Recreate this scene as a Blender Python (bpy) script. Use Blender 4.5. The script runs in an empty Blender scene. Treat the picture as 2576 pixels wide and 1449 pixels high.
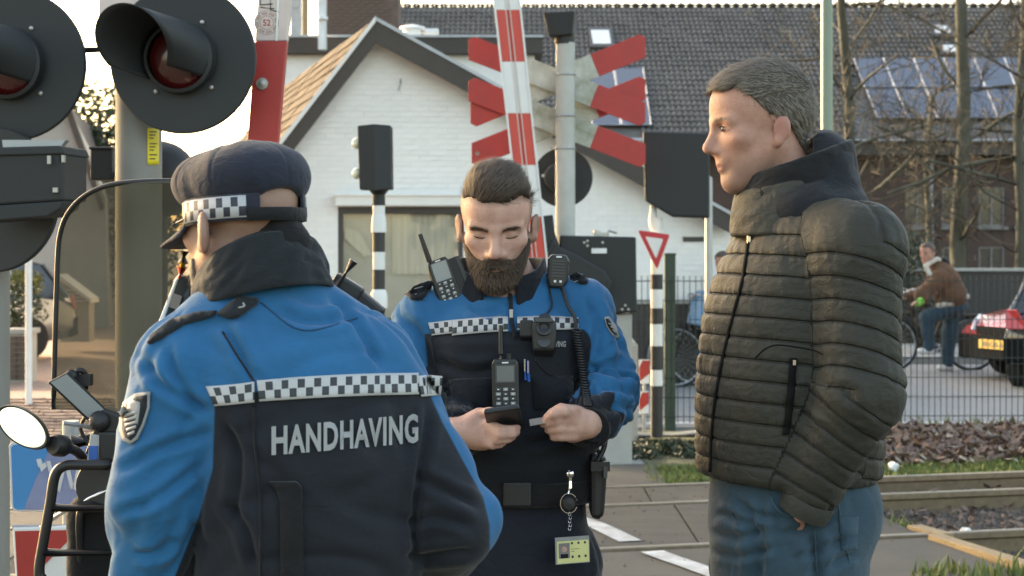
import bpy, bmesh, math, random
import numpy as np
from mathutils import Vector, Matrix, Euler
from mathutils.bvhtree import BVHTree

# ------------------------------------------------------------------ camera, sky, sun, exposure
SC = bpy.context.scene
COL = SC.collection
F, CX, HZ, CAMH = 4200.0, 1288.0, 624.0, 1.6      # focal length, centre column and horizon row (2576 px wide frame), camera height
cam_d = bpy.data.cameras.new('camera')
cam = bpy.data.objects.new('camera', cam_d)
COL.objects.link(cam)
cam.location = (0, 0, CAMH)
cam.rotation_euler = (math.radians(90), 0, 0)
cam_d.sensor_width = 36
cam_d.lens = F * 36 / 2576
cam_d.shift_y = (HZ - 724.5) / 2576
cam_d.clip_start = 0.05
cam_d.clip_end = 3000
cam_d.dof.use_dof = True
cam_d.dof.focus_distance = 3.5
cam_d.dof.aperture_fstop = 9
SC.camera = cam

SUN_EL, SUN_AZ = math.radians(15.5), math.radians(-44)   # azimuth from +Y towards +X
world = bpy.data.worlds.new('World')
SC.world = world
world.use_nodes = True
wn = world.node_tree.nodes
wl = world.node_tree.links
sky = wn.new('ShaderNodeTexSky')
sky.sky_type = 'NISHITA'
sky.sun_disc = False
sky.sun_elevation = SUN_EL
sky.sun_rotation = SUN_AZ
sky.air_density = 1.0
sky.dust_density = 3.0
sky.ozone_density = 1.0
wl.new(sky.outputs[0], wn['Background'].inputs[0])
wn['Background'].inputs[1].default_value = 0.15

sun_d = bpy.data.lights.new('sun', 'SUN')
sun_d.energy = 2.0
sun_d.angle = math.radians(0.6)
sun_d.color = (1.0, 0.88, 0.72)
sun = bpy.data.objects.new('sun', sun_d)
COL.objects.link(sun)
tosun = Vector((math.sin(SUN_AZ) * math.cos(SUN_EL), math.cos(SUN_AZ) * math.cos(SUN_EL), math.sin(SUN_EL)))
sun.rotation_euler = tosun.to_track_quat('Z', 'Y').to_euler()
sun.location = tosun * 50

SC.view_settings.view_transform = 'Standard'
SC.view_settings.look = 'None'
SC.view_settings.gamma = 1
SC.view_settings.use_curve_mapping = False
SC.view_settings.exposure = 2.55
SC.view_settings.use_white_balance = True      # white balance set for the open shade
SC.view_settings.white_balance_temperature = 8150
SC.view_settings.white_balance_tint = 10

random.seed(7)
RNG = np.random.default_rng(7)
# ------------------------------------------------------------------ helpers
def W(px, py, Y):
    """the point at depth Y seen at pixel (px, py) of the 2576-wide frame"""
    return Vector(((px - CX) * Y / F, Y, CAMH - (py - HZ) * Y / F))
def G(px, py):
    """the ground point seen at that pixel"""
    Y = CAMH * F / (py - HZ)
    return Vector(((px - CX) * Y / F, Y, 0))

def setp(o, label=None, cat=None, group=None, kind=None):
    if label: o['label'] = label
    if cat: o['category'] = cat
    if group: o['group'] = group
    if kind: o['kind'] = kind
    return o
def thing(name, label, cat, loc=(0, 0, 0), group=None):
    o = bpy.data.objects.new(name, None)
    o.empty_display_size = 0.1
    COL.objects.link(o)
    o.location = loc
    return setp(o, label, cat, group)
def put(name, me, parent=None, label=None, cat=None, group=None, kind=None):
    o = bpy.data.objects.new(name, me)
    COL.objects.link(o)
    if parent is not None:
        o.parent = parent
        if parent.type == 'EMPTY':
            o.location = -Vector(parent.location)
    return setp(o, label, cat, group, kind)
def copy_tree(o, parent=None):
    c = o.copy()
    COL.objects.link(c)
    if parent is not None: c.parent = parent
    for ch in list(o.children): copy_tree(ch, c)
    return c

# ---- materials
def mat(name, col, rough=0.7, metal=0.0, var=0.12, scale=8.0, bump=0.0, bscale=60.0, spec=0.5, col2=None, sheen=0.0, sss=0.0, coat=0.0, detail=6.0, stretch=None, streak=None):
    m = bpy.data.materials.new(name)
    m.use_nodes = True
    n, l = m.node_tree.nodes, m.node_tree.links
    b = n['Principled BSDF']
    b.inputs['Roughness'].default_value = rough
    b.inputs['Metallic'].default_value = metal
    b.inputs['Specular IOR Level'].default_value = spec
    if sheen:
        b.inputs['Sheen Weight'].default_value = sheen
        b.inputs['Sheen Roughness'].default_value = 0.5
    if coat: b.inputs['Coat Weight'].default_value = coat
    if sss:
        b.inputs['Subsurface Weight'].default_value = sss
        b.inputs['Subsurface Radius'].default_value = (0.012, 0.005, 0.003)
        b.inputs['Subsurface Scale'].default_value = 1.0
    tc = n.new('ShaderNodeTexCoord')
    vec = tc.outputs['Object']
    if stretch:
        mp = n.new('ShaderNodeMapping')
        mp.inputs['Scale'].default_value = stretch
        l.new(vec, mp.inputs[0]); vec = mp.outputs[0]
    c1 = tuple(col) + (1,)
    c2 = tuple(col2) + (1,) if col2 else tuple(min(1, c * (1 - var * 1.6)) for c in col) + (1,)
    nz = n.new('ShaderNodeTexNoise')
    nz.inputs['Scale'].default_value = scale
    nz.inputs['Detail'].default_value = detail
    nz.inputs['Roughness'].default_value = 0.65
    l.new(vec, nz.inputs['Vector'])
    rp = n.new('ShaderNodeValToRGB')
    rp.color_ramp.elements[0].position = 0.32
    rp.color_ramp.elements[1].position = 0.68
    rp.color_ramp.elements[0].color = c2
    rp.color_ramp.elements[1].color = c1
    l.new(nz.outputs[0], rp.inputs[0])
    out = rp.outputs[0]
    l.new(out, b.inputs['Base Color'])
    mr = n.new('ShaderNodeMapRange')
    mr.inputs['To Min'].default_value = max(0.02, rough - 0.1)
    mr.inputs['To Max'].default_value = min(1, rough + 0.1)
    l.new(nz.outputs[0], mr.inputs['Value'])
    l.new(mr.outputs[0], b.inputs['Roughness'])
    if bump:
        n2 = n.new('ShaderNodeTexNoise')
        n2.inputs['Scale'].default_value = bscale
        n2.inputs['Detail'].default_value = 5
        l.new(vec, n2.inputs['Vector'])
        bp = n.new('ShaderNodeBump')
        bp.inputs['Strength'].default_value = 1
        bp.inputs['Distance'].default_value = bump
        l.new(n2.outputs[0], bp.inputs['Height'])
        l.new(bp.outputs[0], b.inputs['Normal'])
    return m
def nodes(m): return m.node_tree.nodes, m.node_tree.links, m.node_tree.nodes['Principled BSDF']
def base_link(m):
    return next(k for k in m.node_tree.links if k.to_socket.name == 'Base Color').from_socket
def mask_col(m, attr, col, soft=0.0015, thr=0.0, var=0.1):
    """where the vertex attribute is above thr the cloth has another colour (crisp seam)"""
    n, l, b = nodes(m)
    a = n.new('ShaderNodeAttribute'); a.attribute_name = attr
    mr = n.new('ShaderNodeMapRange')
    mr.inputs['From Min'].default_value = thr - soft
    mr.inputs['From Max'].default_value = thr + soft
    l.new(a.outputs['Fac'], mr.inputs['Value'])
    mx = n.new('ShaderNodeMix'); mx.data_type = 'RGBA'
    l.new(mr.outputs[0], mx.inputs['Factor'])
    l.new(base_link(m), mx.inputs['A'])
    nz = n.new('ShaderNodeTexNoise'); nz.inputs['Scale'].default_value = 14
    rp = n.new('ShaderNodeValToRGB')
    rp.color_ramp.elements[0].position = 0.3; rp.color_ramp.elements[1].position = 0.7
    rp.color_ramp.elements[0].color = tuple(c * (1 - var) for c in col) + (1,)
    rp.color_ramp.elements[1].color = tuple(col) + (1,)
    l.new(nz.outputs[0], rp.inputs[0])
    l.new(rp.outputs[0], mx.inputs['B'])
    l.new(mx.outputs['Result'], b.inputs['Base Color'])

# ---- mesh building
def basis(d):
    d = Vector(d).normalized()
    u = d.cross(Vector((0, 0, 1)))
    if u.length < 1e-4: u = Vector((1, 0, 0))
    u.normalize()
    return u, u.cross(d).normalized(), d
class MB:
    def __init__(s): s.v, s.f = [], []
    def add(s, vs, fs):
        k = len(s.v)
        s.v += [tuple(x) for x in vs]
        s.f += [tuple(i + k for i in q) for q in fs]
        return s
    def box(s, c, h, R=None):
        vs = [Vector((x * h[0], y * h[1], z * h[2])) for x in (-1, 1) for y in (-1, 1) for z in (-1, 1)]
        if R is not None: vs = [R @ v for v in vs]
        vs = [v + Vector(c) for v in vs]
        return s.add(vs, [(0, 1, 3, 2), (4, 6, 7, 5), (0, 4, 5, 1), (2, 3, 7, 6), (0, 2, 6, 4), (1, 5, 7, 3)])
    def tube(s, pts, r, n=8, closed=False, flat=1.0):
        pts = [Vector(p) for p in pts]
        N = len(pts)
        rs = r if isinstance(r, (list, tuple)) else [r] * N
        vs, pu = [], None
        for i, p in enumerate(pts):
            if closed: t = pts[(i + 1) % N] - pts[i - 1]
            else: t = pts[min(i + 1, N - 1)] - pts[max(i - 1, 0)]
            t.normalize()
            if pu is None: u, w, _ = basis(t)
            else:
                u = pu - t * pu.dot(t)
                if u.length < 1e-5: u = basis(t)[0]
                u.normalize(); w = t.cross(u)
            pu = u
            for k in range(n):
                a = 2 * math.pi * k / n
                vs.append(p + u * (math.cos(a) * rs[i]) + w * (math.sin(a) * rs[i] * flat))
        fs = []
        for i in range(N if closed else N - 1):
            j = (i + 1) % N
            for k in range(n):
                k2 = (k + 1) % n
                fs.append((i * n + k, j * n + k, j * n + k2, i * n + k2)[::-1])
        if not closed:
            fs.append(tuple(range(n)))
            fs.append(tuple(range((N - 1) * n, N * n))[::-1])
        return s.add(vs, fs)
    def lathe(s, prof, base, axis=(0, 0, 1), n=24, caps=True):
        u, w, d = basis(axis)
        vs = []
        for r, z in prof:
            for k in range(n):
                a = 2 * math.pi * k / n
                vs.append(Vector(base) + u * (math.cos(a) * r) + w * (math.sin(a) * r) + d * z)
        fs = []
        for i in range(len(prof) - 1):
            for k in range(n):
                k2 = (k + 1) % n
                fs.append((i * n + k, i * n + k2, (i + 1) * n + k2, (i + 1) * n + k))
        if caps:
            fs.append(tuple(range(n))[::-1])
            fs.append(tuple(range((len(prof) - 1) * n, len(prof) * n)))
        return s.add(vs, fs)
    def prism(s, poly, ext):
        poly = [Vector(p) for p in poly]
        e = Vector(ext); n = len(poly)
        vs = poly + [p + e for p in poly]
        fs = [tuple(range(n))[::-1], tuple(range(n, 2 * n))]
        for k in range(n):
            k2 = (k + 1) % n
            fs.append((k, k2, n + k2, n + k))
        return s.add(vs, fs)
    def face(s, *ps): return s.add(ps, [tuple(range(len(ps)))])
    def mesh(s, name, m=None, smooth=None, fix=True):
        me = bpy.data.meshes.new(name)
        me.from_pydata(s.v, [], s.f)
        if fix:
            bm = bmesh.new(); bm.from_mesh(me)
            bmesh.ops.recalc_face_normals(bm, faces=bm.faces)
            bm.to_mesh(me); bm.free()
        if m: me.materials.append(m)
        if smooth is not None:
            me.polygons.foreach_set('use_smooth', [True] * len(me.polygons))
            me.set_sharp_from_angle(angle=smooth)
        me.update()
        return me
    def build(s, name, m, parent=None, smooth=None, bevel=0, fix=True, **kw):
        o = put(name, s.mesh(name, m, smooth, fix), parent, **kw)
        if bevel:
            b = o.modifiers.new('bevel', 'BEVEL')
            b.width = bevel; b.segments = 2; b.limit_method = 'ANGLE'; b.angle_limit = 0.7
            b.harden_normals = False
        return o
def np_mesh(name, v, f, m=None, smooth=True, attrs=None):
    me = bpy.data.meshes.new(name)
    v = np.asarray(v, np.float32); f = np.asarray(f, np.int32)
    k = f.shape[1]
    me.vertices.add(len(v)); me.vertices.foreach_set('co', v.ravel())
    me.loops.add(f.size); me.loops.foreach_set('vertex_index', f.ravel())
    me.polygons.add(len(f))
    me.polygons.foreach_set('loop_start', np.arange(0, f.size, k, dtype=np.int32))
    me.polygons.foreach_set('loop_total', np.full(len(f), k, np.int32))
    me.update(calc_edges=True)
    if smooth: me.polygons.foreach_set('use_smooth', np.ones(len(f), bool))
    for a, val in (attrs or {}).items():
        at = me.attributes.new(a, 'FLOAT', 'POINT')
        at.data.foreach_set('value', np.asarray(val, np.float32))
    if m: me.materials.append(m)
    me.validate()
    return me
def catmull(pts, n=6):
    P = [Vector(p) for p in pts]
    P = [P[0] * 2 - P[1]] + P + [P[-1] * 2 - P[-2]]
    out = []
    for i in range(1, len(P) - 2):
        for k in range(n):
            t = k / n
            a, b, c, d = P[i - 1:i + 3]
            out.append(0.5 * ((2 * b) + (c - a) * t + (2 * a - 5 * b + 4 * c - d) * t * t + (3 * b - a - 3 * c + d) * t ** 3))
    return out + [P[-2]]
def lerp(a, b, t): return a + (b - a) * t

# ---- noise in numpy
_perm = np.random.default_rng(3).permutation(256)
_perm = np.concatenate([_perm, _perm, _perm]).astype(np.int32)
_grad = np.random.default_rng(4).normal(size=(256, 3)); _grad /= np.linalg.norm(_grad, axis=1)[:, None]
def pnoise(p):
    p = np.asarray(p, np.float64)
    i = np.floor(p).astype(np.int64); f = p - i; i &= 255
    u = f * f * f * (f * (f * 6 - 15) + 10)
    res = 0
    for dx in (0, 1):
        for dy in (0, 1):
            for dz in (0, 1):
                h = _perm[_perm[_perm[i[:, 0] + dx] + i[:, 1] + dy] + i[:, 2] + dz]
                g = _grad[h & 255]
                d = (g * (f - np.array([dx, dy, dz]))).sum(1)
                w = (u[:, 0] if dx else 1 - u[:, 0]) * (u[:, 1] if dy else 1 - u[:, 1]) * (u[:, 2] if dz else 1 - u[:, 2])
                res = res + d * w
    return res
def ridge(p):           # soft pleats: creases in the valleys
    return 1 - 2.2 * np.abs(pnoise(p))
def crease(p, w=.09):   # narrow sharp valleys
    return -np.exp(-(pnoise(p) / w) ** 2)

# ---- signed distance modelling: a list of primitives, meshed sparsely with surface nets
def A3(v): return np.array(tuple(v), np.float64)
def cap(a, b, ra, rb=None):
    a, b = A3(a), A3(b); rb = ra if rb is None else rb
    ba = b - a; q = max(ba @ ba, 1e-12)
    def f(p):
        t = np.clip(((p - a) @ ba) / q, 0, 1)
        return np.linalg.norm(p - a - t[..., None] * ba, axis=-1) - (ra + (rb - ra) * t)
    r = max(ra, rb)
    return f, np.minimum(a, b) - r, np.maximum(a, b) + r
def ell(c, r, R=None):
    c, r = A3(c), A3(r)
    M = np.array(R, np.float64) if R is not None else np.eye(3)
    def f(p):
        q = (p - c) @ M
        k0 = np.linalg.norm(q / r, axis=-1); k1 = np.linalg.norm(q / (r * r), axis=-1)
        return k0 * (k0 - 1) / np.maximum(k1, 1e-9)
    m = max(r)
    return f, c - m, c + m
def rbox(c, h, rad, R=None):
    c, h = A3(c), A3(h) - rad
    M = np.array(R, np.float64) if R is not None else np.eye(3)
    def f(p):
        q = np.abs((p - c) @ M) - h
        return np.linalg.norm(np.maximum(q, 0), axis=-1) + np.minimum(q.max(-1), 0) - rad
    m = np.linalg.norm(h) + rad
    return f, c - m, c + m
def loft(sec, yaw=0.0, e=2.3):
    """stack of superellipse sections (z, cx, cy, half width, half depth), turned about z by yaw"""
    S = np.array(sec, np.float64); z0, z1 = S[0, 0], S[-1, 0]
    cy, sy = math.cos(yaw), math.sin(yaw)
    def f(p):
        z = np.clip(p[..., 2], z0, z1)
        g = [np.interp(z, S[:, 0], S[:, k]) for k in range(1, 5)]
        dx, dy = p[..., 0] - g[0], p[..., 1] - g[1]
        u, v = dx * cy + dy * sy, -dx * sy + dy * cy
        k = (np.abs(u / g[2]) ** e + np.abs(v / g[3]) ** e) ** (1 / e)
        d = (k - 1) * np.minimum(g[2], g[3])
        return np.maximum(d, np.maximum(z0 - p[..., 2], p[..., 2] - z1))
    w = max(S[:, 3].max(), S[:, 4].max()) * 1.1
    return f, np.array([S[:, 1].min() - w, S[:, 2].min() - w, z0]), np.array([S[:, 1].max() + w, S[:, 2].max() + w, z1])
class Field:
    def __init__(s, frame=None):
        s.ops = []
    def add(s, prim, k=0.0, mode='u'):
        s.ops.append((prim[0], prim[1], prim[2], k, mode)); return s
    def chain(s, pts, rs, k=0.02, k0=None):
        for i in range(len(pts) - 1):
            s.add(cap(pts[i], pts[i + 1], rs[i], rs[i + 1]), k0 if (i == 0 and k0 is not None) else k)
        return s
    def bounds(s):
        L = [o for o in s.ops if o[4] == 'u']
        return np.min([o[1] for o in L], 0), np.max([o[2] for o in L], 0)
    def ev(s, p, half=0.0):
        """p: (blocks, points, 3)"""
        d = np.full(p.shape[:2], 0.5)
        lo, hi = p.min(1), p.max(1)
        for f, a, b, k, m in s.ops:
            mg = k + 0.03 + half
            w = np.nonzero(((hi >= a - mg) & (lo <= b + mg)).all(1))[0]
            if not len(w):
                if m == 'i': d[:] = 0.5
                continue
            e = f(p[w]); c = d[w]
            if m == 'u':
                if k: h = np.maximum(k - np.abs(c - e), 0) / k; r = np.minimum(c, e) - h * h * k * 0.25
                else: r = np.minimum(c, e)
            else:
                if m == 's': e = -e
                if k: h = np.maximum(k - np.abs(c - e), 0) / k; r = np.maximum(c, e) + h * h * k * 0.25
                else: r = np.maximum(c, e)
            d[w] = r
        return d
    def at(s, p):
        p = np.asarray(p, np.float64)
        return s.ev(p[:, None, :])[:, 0]
def nets(ev, lo, hi, h, B=8):
    S = B * h
    lo = np.asarray(lo) - 2 * h; n = np.ceil((np.asarray(hi) + 2 * h - lo) / S).astype(int)
    bi = np.stack(np.meshgrid(*[np.arange(k) for k in n], indexing='ij'), -1).reshape(-1, 3)
    cen = lo + (bi + 0.5) * S
    d = np.concatenate([ev(c[:, None, :], S)[:, 0] for c in np.array_split(cen, max(1, len(cen) // 20000))])
    bi = bi[np.abs(d) < S * 1.25]
    o = np.stack(np.meshgrid(*[np.arange(B + 1)] * 3, indexing='ij'), -1).reshape(-1, 3)
    oc = np.array([(x, y, z) for x in (0, 1) for y in (0, 1) for z in (0, 1)])
    E = [(i, j) for i in range(8) for j in range(i + 1, 8) if np.abs(oc[i] - oc[j]).sum() == 1]
    keys, vs, sg = [], [], []
    for ch in np.array_split(bi, max(1, len(bi) // 400)):
        if not len(ch): continue
        D = ev(lo + (ch[:, None, :] * B + o[None]) * h).reshape(len(ch), B + 1, B + 1, B + 1)
        cor = np.stack([D[:, x:x + B, y:y + B, z:z + B] for x, y, z in oc], -1)
        ins = cor < 0
        a = ins.any(-1) & ~ins.all(-1)
        w = np.argwhere(a)
        if not len(w): continue
        c = cor[a]
        acc = np.zeros((len(c), 3)); cnt = np.zeros(len(c))
        for i, j in E:
            x = (c[:, i] < 0) != (c[:, j] < 0)
            t = np.where(x, c[:, i] / np.where(x, c[:, i] - c[:, j], 1), 0)
            acc += np.where(x[:, None], oc[i] + t[:, None] * (oc[j] - oc[i]), 0); cnt += x
        cell = ch[w[:, 0]] * B + w[:, 1:]
        keys.append(cell); vs.append(lo + (cell + acc / cnt[:, None]) * h); sg.append(c < 0)
    cell, v, sg = np.concatenate(keys), np.concatenate(vs), np.concatenate(sg)
    M = np.array([1 << 42, 1 << 21, 1])
    key = ((cell + 4) * M).sum(1); od = np.argsort(key); sk = key[od]
    def look(c):
        q = ((c + 4) * M).sum(1); i = np.clip(np.searchsorted(sk, q), 0, len(sk) - 1)
        return np.where(sk[i] == q, od[i], -1)
    fs = []
    for ax, far in ((0, 4), (1, 2), (2, 1)):
        x = np.nonzero(sg[:, 0] != sg[:, far])[0]
        e1, e2 = np.eye(3, dtype=int)[(ax + 1) % 3], np.eye(3, dtype=int)[(ax + 2) % 3]
        c = cell[x]
        q = np.stack([x, look(c - e1), look(c - e1 - e2), look(c - e2)], 1)
        ok = (q >= 0).all(1)
        q, s0 = q[ok], sg[x][ok, 0]
        fs.append(np.where(s0[:, None], q, q[:, ::-1]))
    return v, np.concatenate(fs)
def vnormals(v, f):
    n = np.cross(v[f[:, 2]] - v[f[:, 0]], v[f[:, 3 if f.shape[1] == 4 else 1]] - v[f[:, 1 if f.shape[1] == 4 else 0]])
    out = np.zeros_like(v)
    for k in range(f.shape[1]): np.add.at(out, f[:, k], n)
    return out / np.maximum(np.linalg.norm(out, axis=1), 1e-12)[:, None]
def smooth_mesh(v, f, it=1, lam=0.5):
    e = np.concatenate([f[:, [k, (k + 1) % f.shape[1]]] for k in range(f.shape[1])])
    cnt = np.bincount(e[:, 0], minlength=len(v)) + np.bincount(e[:, 1], minlength=len(v))
    for _ in range(it):
        a = np.zeros_like(v)
        np.add.at(a, e[:, 0], v[e[:, 1]]); np.add.at(a, e[:, 1], v[e[:, 0]])
        v = v + lam * (a / np.maximum(cnt, 1)[:, None] - v)
    return v
def seg_par(p, pts):
    """nearest distance to a polyline and the arc length there"""
    best = np.full(len(p), 1e9); arc = np.zeros(len(p)); L = 0.0
    for a, b in zip(pts[:-1], pts[1:]):
        a, b = A3(a), A3(b); ba = b - a; ln = np.linalg.norm(ba)
        t = np.clip((p - a) @ ba / (ln * ln), 0, 1)
        d = np.linalg.norm(p - a - t[:, None] * ba, axis=1)
        w = d < best
        best = np.where(w, d, best); arc = np.where(w, L + t * ln, arc); L += ln
    return best, arc
def poly_sd(q, poly):
    """signed distance (positive inside) of 2-D points to a polygon"""
    P = np.array(poly, np.float64); ins = np.zeros(len(q), bool); best = np.full(len(q), 1e9)
    for a, b in zip(P, np.roll(P, -1, 0)):
        ba = b - a; t = np.clip(((q - a) @ ba) / (ba @ ba), 0, 1)
        best = np.minimum(best, np.linalg.norm(q - a - t[:, None] * ba, axis=1))
        c = (a[1] > q[:, 1]) != (b[1] > q[:, 1])
        xs = a[0] + (q[:, 1] - a[1]) / np.where(b[1] == a[1], 1e-9, b[1] - a[1]) * (b[0] - a[0])
        ins ^= c & (q[:, 0] < xs)
    return np.where(ins, best, -best)
def pix(v):
    """frame pixels of points"""
    v = np.asarray(v)
    return np.stack([CX + F * v[:, 0] / v[:, 1], HZ + F * (CAMH - v[:, 2]) / v[:, 1]], 1)

# ---- things laid onto a curved surface
def bvh_of(v, f): return BVHTree.FromPolygons([tuple(x) for x in v], [tuple(int(i) for i in q) for q in f])
CAM = Vector((0, 0, CAMH))
def hit(bvh, px, py, off=0.002, back=None):
    d = W(px, py, 1.0) - CAM; d.normalize()
    loc, n, i, dist = bvh.ray_cast(CAM, d)
    if loc is None:
        if back is None: return None
        for k in range(1, 12):          # off the edge: take the depth of the nearest point below
            h = hit(bvh, px, py + 8 * k, off)
            if h is not None: return W(px, py, h.y)
        return None
    return loc - d * off
def band(bvh, top, bot, nu=40, nv=3, off=0.003, thick=0.003, name='band', m=None, parent=None, **kw):
    """a strip between two pixel polylines, lying on the surface; u runs in metres, v 0..1"""
    T, Bm = catmull([Vector((x, y, 0)) for x, y in top], 10), catmull([Vector((x, y, 0)) for x, y in bot], 10)
    def samp(P, t):
        x = t * (len(P) - 1); i = min(int(x), len(P) - 2)
        return P[i].lerp(P[i + 1], x - i)
    vs, last = [], None
    for i in range(nu + 1):
        a, b = samp(T, i / nu), samp(Bm, i / nu)
        for j in range(nv + 1):
            q = a.lerp(b, j / nv)
            h = hit(bvh, q.x, q.y, off)
            if h is None: h = W(q.x, q.y, last.y if last else 3.0)
            last = h; vs.append(h)
    k = nv + 1
    mb = MB(); mb.add(vs, [(i * k + j, i * k + j + 1, (i + 1) * k + j + 1, (i + 1) * k + j) for i in range(nu) for j in range(nv)])
    me = mb.mesh(name, m, 1.2, fix=False)
    us = [0.0]
    for i in range(nu): us.append(us[-1] + (vs[(i + 1) * k] - vs[i * k]).length)
    uv = me.uv_layers.new(name='uv')
    for lp in me.loops:
        uv.data[lp.index].uv = (us[lp.vertex_index // k], 1 - (lp.vertex_index % k) / nv)
    o = put(name, me, parent, **kw)
    if thick:
        s = o.modifiers.new('thick', 'SOLIDIFY'); s.thickness = thick; s.offset = 0
    return o
def patch(bvh, poly, off=0.003, thick=0.003, name='patch', m=None, parent=None, sub=0.012, **kw):
    """a flat shape, given as a pixel polygon, laid onto the surface"""
    bm = bmesh.new()
    bm.faces.new([bm.verts.new((x, y, 0)) for x, y in poly])
    bmesh.ops.triangulate(bm, faces=bm.faces)
    for _ in range(3): bmesh.ops.subdivide_edges(bm, edges=[e for e in bm.edges if e.calc_length() > sub * 1200], cuts=1)
    bmesh.ops.triangulate(bm, faces=bm.faces)
    last = None
    hs = {}
    for v in bm.verts: hs[v] = hit(bvh, v.co.x, v.co.y, off)
    good = [h for h in hs.values() if h is not None]
    ym = sum(h.y for h in good) / max(1, len(good)) if good else 3
    for v in bm.verts: v.co = hs[v] if hs[v] is not None else W(v.co.x, v.co.y, ym)
    bmesh.ops.recalc_face_normals(bm, faces=bm.faces)
    me = bpy.data.meshes.new(name); bm.to_mesh(me); bm.free()
    me.polygons.foreach_set('use_smooth', [True] * len(me.polygons))
    if m: me.materials.append(m)
    o = put(name, me, parent, **kw)
    if thick:
        s = o.modifiers.new('thick', 'SOLIDIFY'); s.thickness = thick; s.offset = 0
    return o
def glyphs(text, bold=0.0, space=1.0):
    """lettering as a flat mesh in its unit box (0..1 across, 0..1 up)"""
    cu = bpy.data.curves.new('t', 'FONT'); cu.body = text; cu.offset = bold; cu.space_character = space; cu.resolution_u = 3
    ob = bpy.data.objects.new('t', cu); COL.objects.link(ob)
    dg = bpy.context.evaluated_depsgraph_get()
    me = bpy.data.meshes.new_from_object(ob.evaluated_get(dg))
    bpy.data.objects.remove(ob); bpy.data.curves.remove(cu)
    v = np.array([x.co[:] for x in me.vertices]); f = [tuple(p.vertices) for p in me.polygons]
    bpy.data.meshes.remove(me)
    lo, hi = v.min(0), v.max(0)
    return (v[:, :2] - lo[:2]) / np.maximum(hi[:2] - lo[:2], 1e-6), f
def text_on(bvh, text, quad, m, parent, name='lettering', off=0.004, bold=0.02, space=1.0, **kw):
    """quad: pixel corners tl, tr, br, bl"""
    uv, f = glyphs(text, bold, space)
    q = [Vector((x, y, 0)) for x, y in quad]
    vs, last = [], None
    for u, w in uv:
        p = q[3].lerp(q[2], u).lerp(q[0].lerp(q[1], u), w)
        h = hit(bvh, p.x, p.y, off)
        if h is None: h = W(p.x, p.y, last.y if last else 3)
        last = h; vs.append(h)
    mb = MB(); mb.add(vs, f)
    return mb.build(name, m, parent, fix=False, **kw)
def text_flat(text, o, ux, uz, m, parent, name='lettering', bold=0.02, **kw):
    """lettering on a flat board: o lower left corner, ux and uz the full width and height vectors"""
    uv, f = glyphs(text, bold)
    mb = MB(); mb.add([Vector(o) + Vector(ux) * u + Vector(uz) * w for u, w in uv], f)
    return mb.build(name, m, parent, fix=False, **kw)
# ------------------------------------------------------------------ materials of the setting
M = {}
def dm(key, *a, **k): M[key] = mat(key, *a, **k); return M[key]
dm('soil', (0.075, 0.062, 0.048), 0.95, scale=3, bump=0.03, bscale=14, col2=(0.045, 0.05, 0.03))
dm('asphalt', (0.098, 0.090, 0.077), 0.9, scale=1.6, bump=0.006, bscale=150, col2=(0.066, 0.061, 0.053))
dm('road_asphalt', (0.25, 0.25, 0.245), 0.9, scale=0.8, bump=0.003, bscale=160, col2=(0.20, 0.20, 0.195))
dm('panel', (0.090, 0.080, 0.067), 0.88, scale=2.2, bump=0.006, bscale=120, col2=(0.054, 0.048, 0.041), stretch=(1, 3, 1))
dm('road_paint', (0.62, 0.62, 0.6), 0.7, scale=7, bump=0.001, bscale=200, col2=(0.27, 0.26, 0.24), detail=10)
dm('klinker', (0.30, 0.20, 0.16), 0.9, scale=5, col2=(0.2, 0.135, 0.11), bump=0.003)
dm('ballast', (0.11, 0.085, 0.062), 0.95, scale=18, col2=(0.05, 0.04, 0.03), bump=0.02, bscale=40)
dm('rail_steel', (0.20, 0.145, 0.085), 0.75, 0.0, scale=20, col2=(0.12, 0.082, 0.05), bump=0.001)
dm('rail_head', (0.27, 0.23, 0.17), 0.5, 0.3, scale=20, col2=(0.18, 0.145, 0.095))
dm('timber', (0.34, 0.25, 0.135), 0.75, scale=6, col2=(0.22, 0.15, 0.08), stretch=(14, 1, 14), bump=0.002)
dm('concrete', (0.36, 0.35, 0.32), 0.9, scale=4, bump=0.002, bscale=90)
dm('white_brick', (0.80, 0.795, 0.765), 0.8, scale=7, var=0.05, bump=0.003, bscale=45)
dm('white_mortar', (0.77, 0.765, 0.735), 0.9, scale=9, var=0.05)
dm('fascia', (0.060, 0.050, 0.042), 0.7, scale=5, var=0.15, bump=0.001)
dm('trim', (0.74, 0.73, 0.69), 0.6, scale=4, var=0.05)
dm('tan_tile', (0.088, 0.067, 0.053), 0.95, spec=0.08, scale=3, col2=(0.056, 0.043, 0.035), bump=0.004, bscale=60)
dm('grey_tile', (0.125, 0.115, 0.105), 0.75, scale=0.9, col2=(0.06, 0.056, 0.052), bump=0.004, bscale=30)
dm('dark_brick', (0.080, 0.047, 0.038), 0.9, scale=3, col2=(0.048, 0.034, 0.029), bump=0.008, bscale=30)
dm('brown_brick', (0.13, 0.09, 0.07), 0.9, scale=6, col2=(0.08, 0.056, 0.045), bump=0.008, bscale=30)
dm('win_frame', (0.045, 0.04, 0.036), 0.5, var=0.1)
dm('pale_frame', (0.15, 0.14, 0.135), 0.5, var=0.1)
dm('blind', (0.52, 0.52, 0.47), 0.9, scale=2, var=0.12)
dm('curtain', (0.64, 0.62, 0.54), 0.9, scale=3, var=0.1, stretch=(14, 1, 1))
dm('dark_glass', (0.03, 0.035, 0.04), 0.08, spec=0.8, var=0.1)
dm('solar', (0.035, 0.05, 0.085), 0.25, spec=0.8, scale=2, var=0.2)
dm('solar_rim', (0.45, 0.47, 0.5), 0.4, 0.6, var=0.1)
dm('zinc', (0.42, 0.44, 0.46), 0.5, 0.5, var=0.15)
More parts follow.
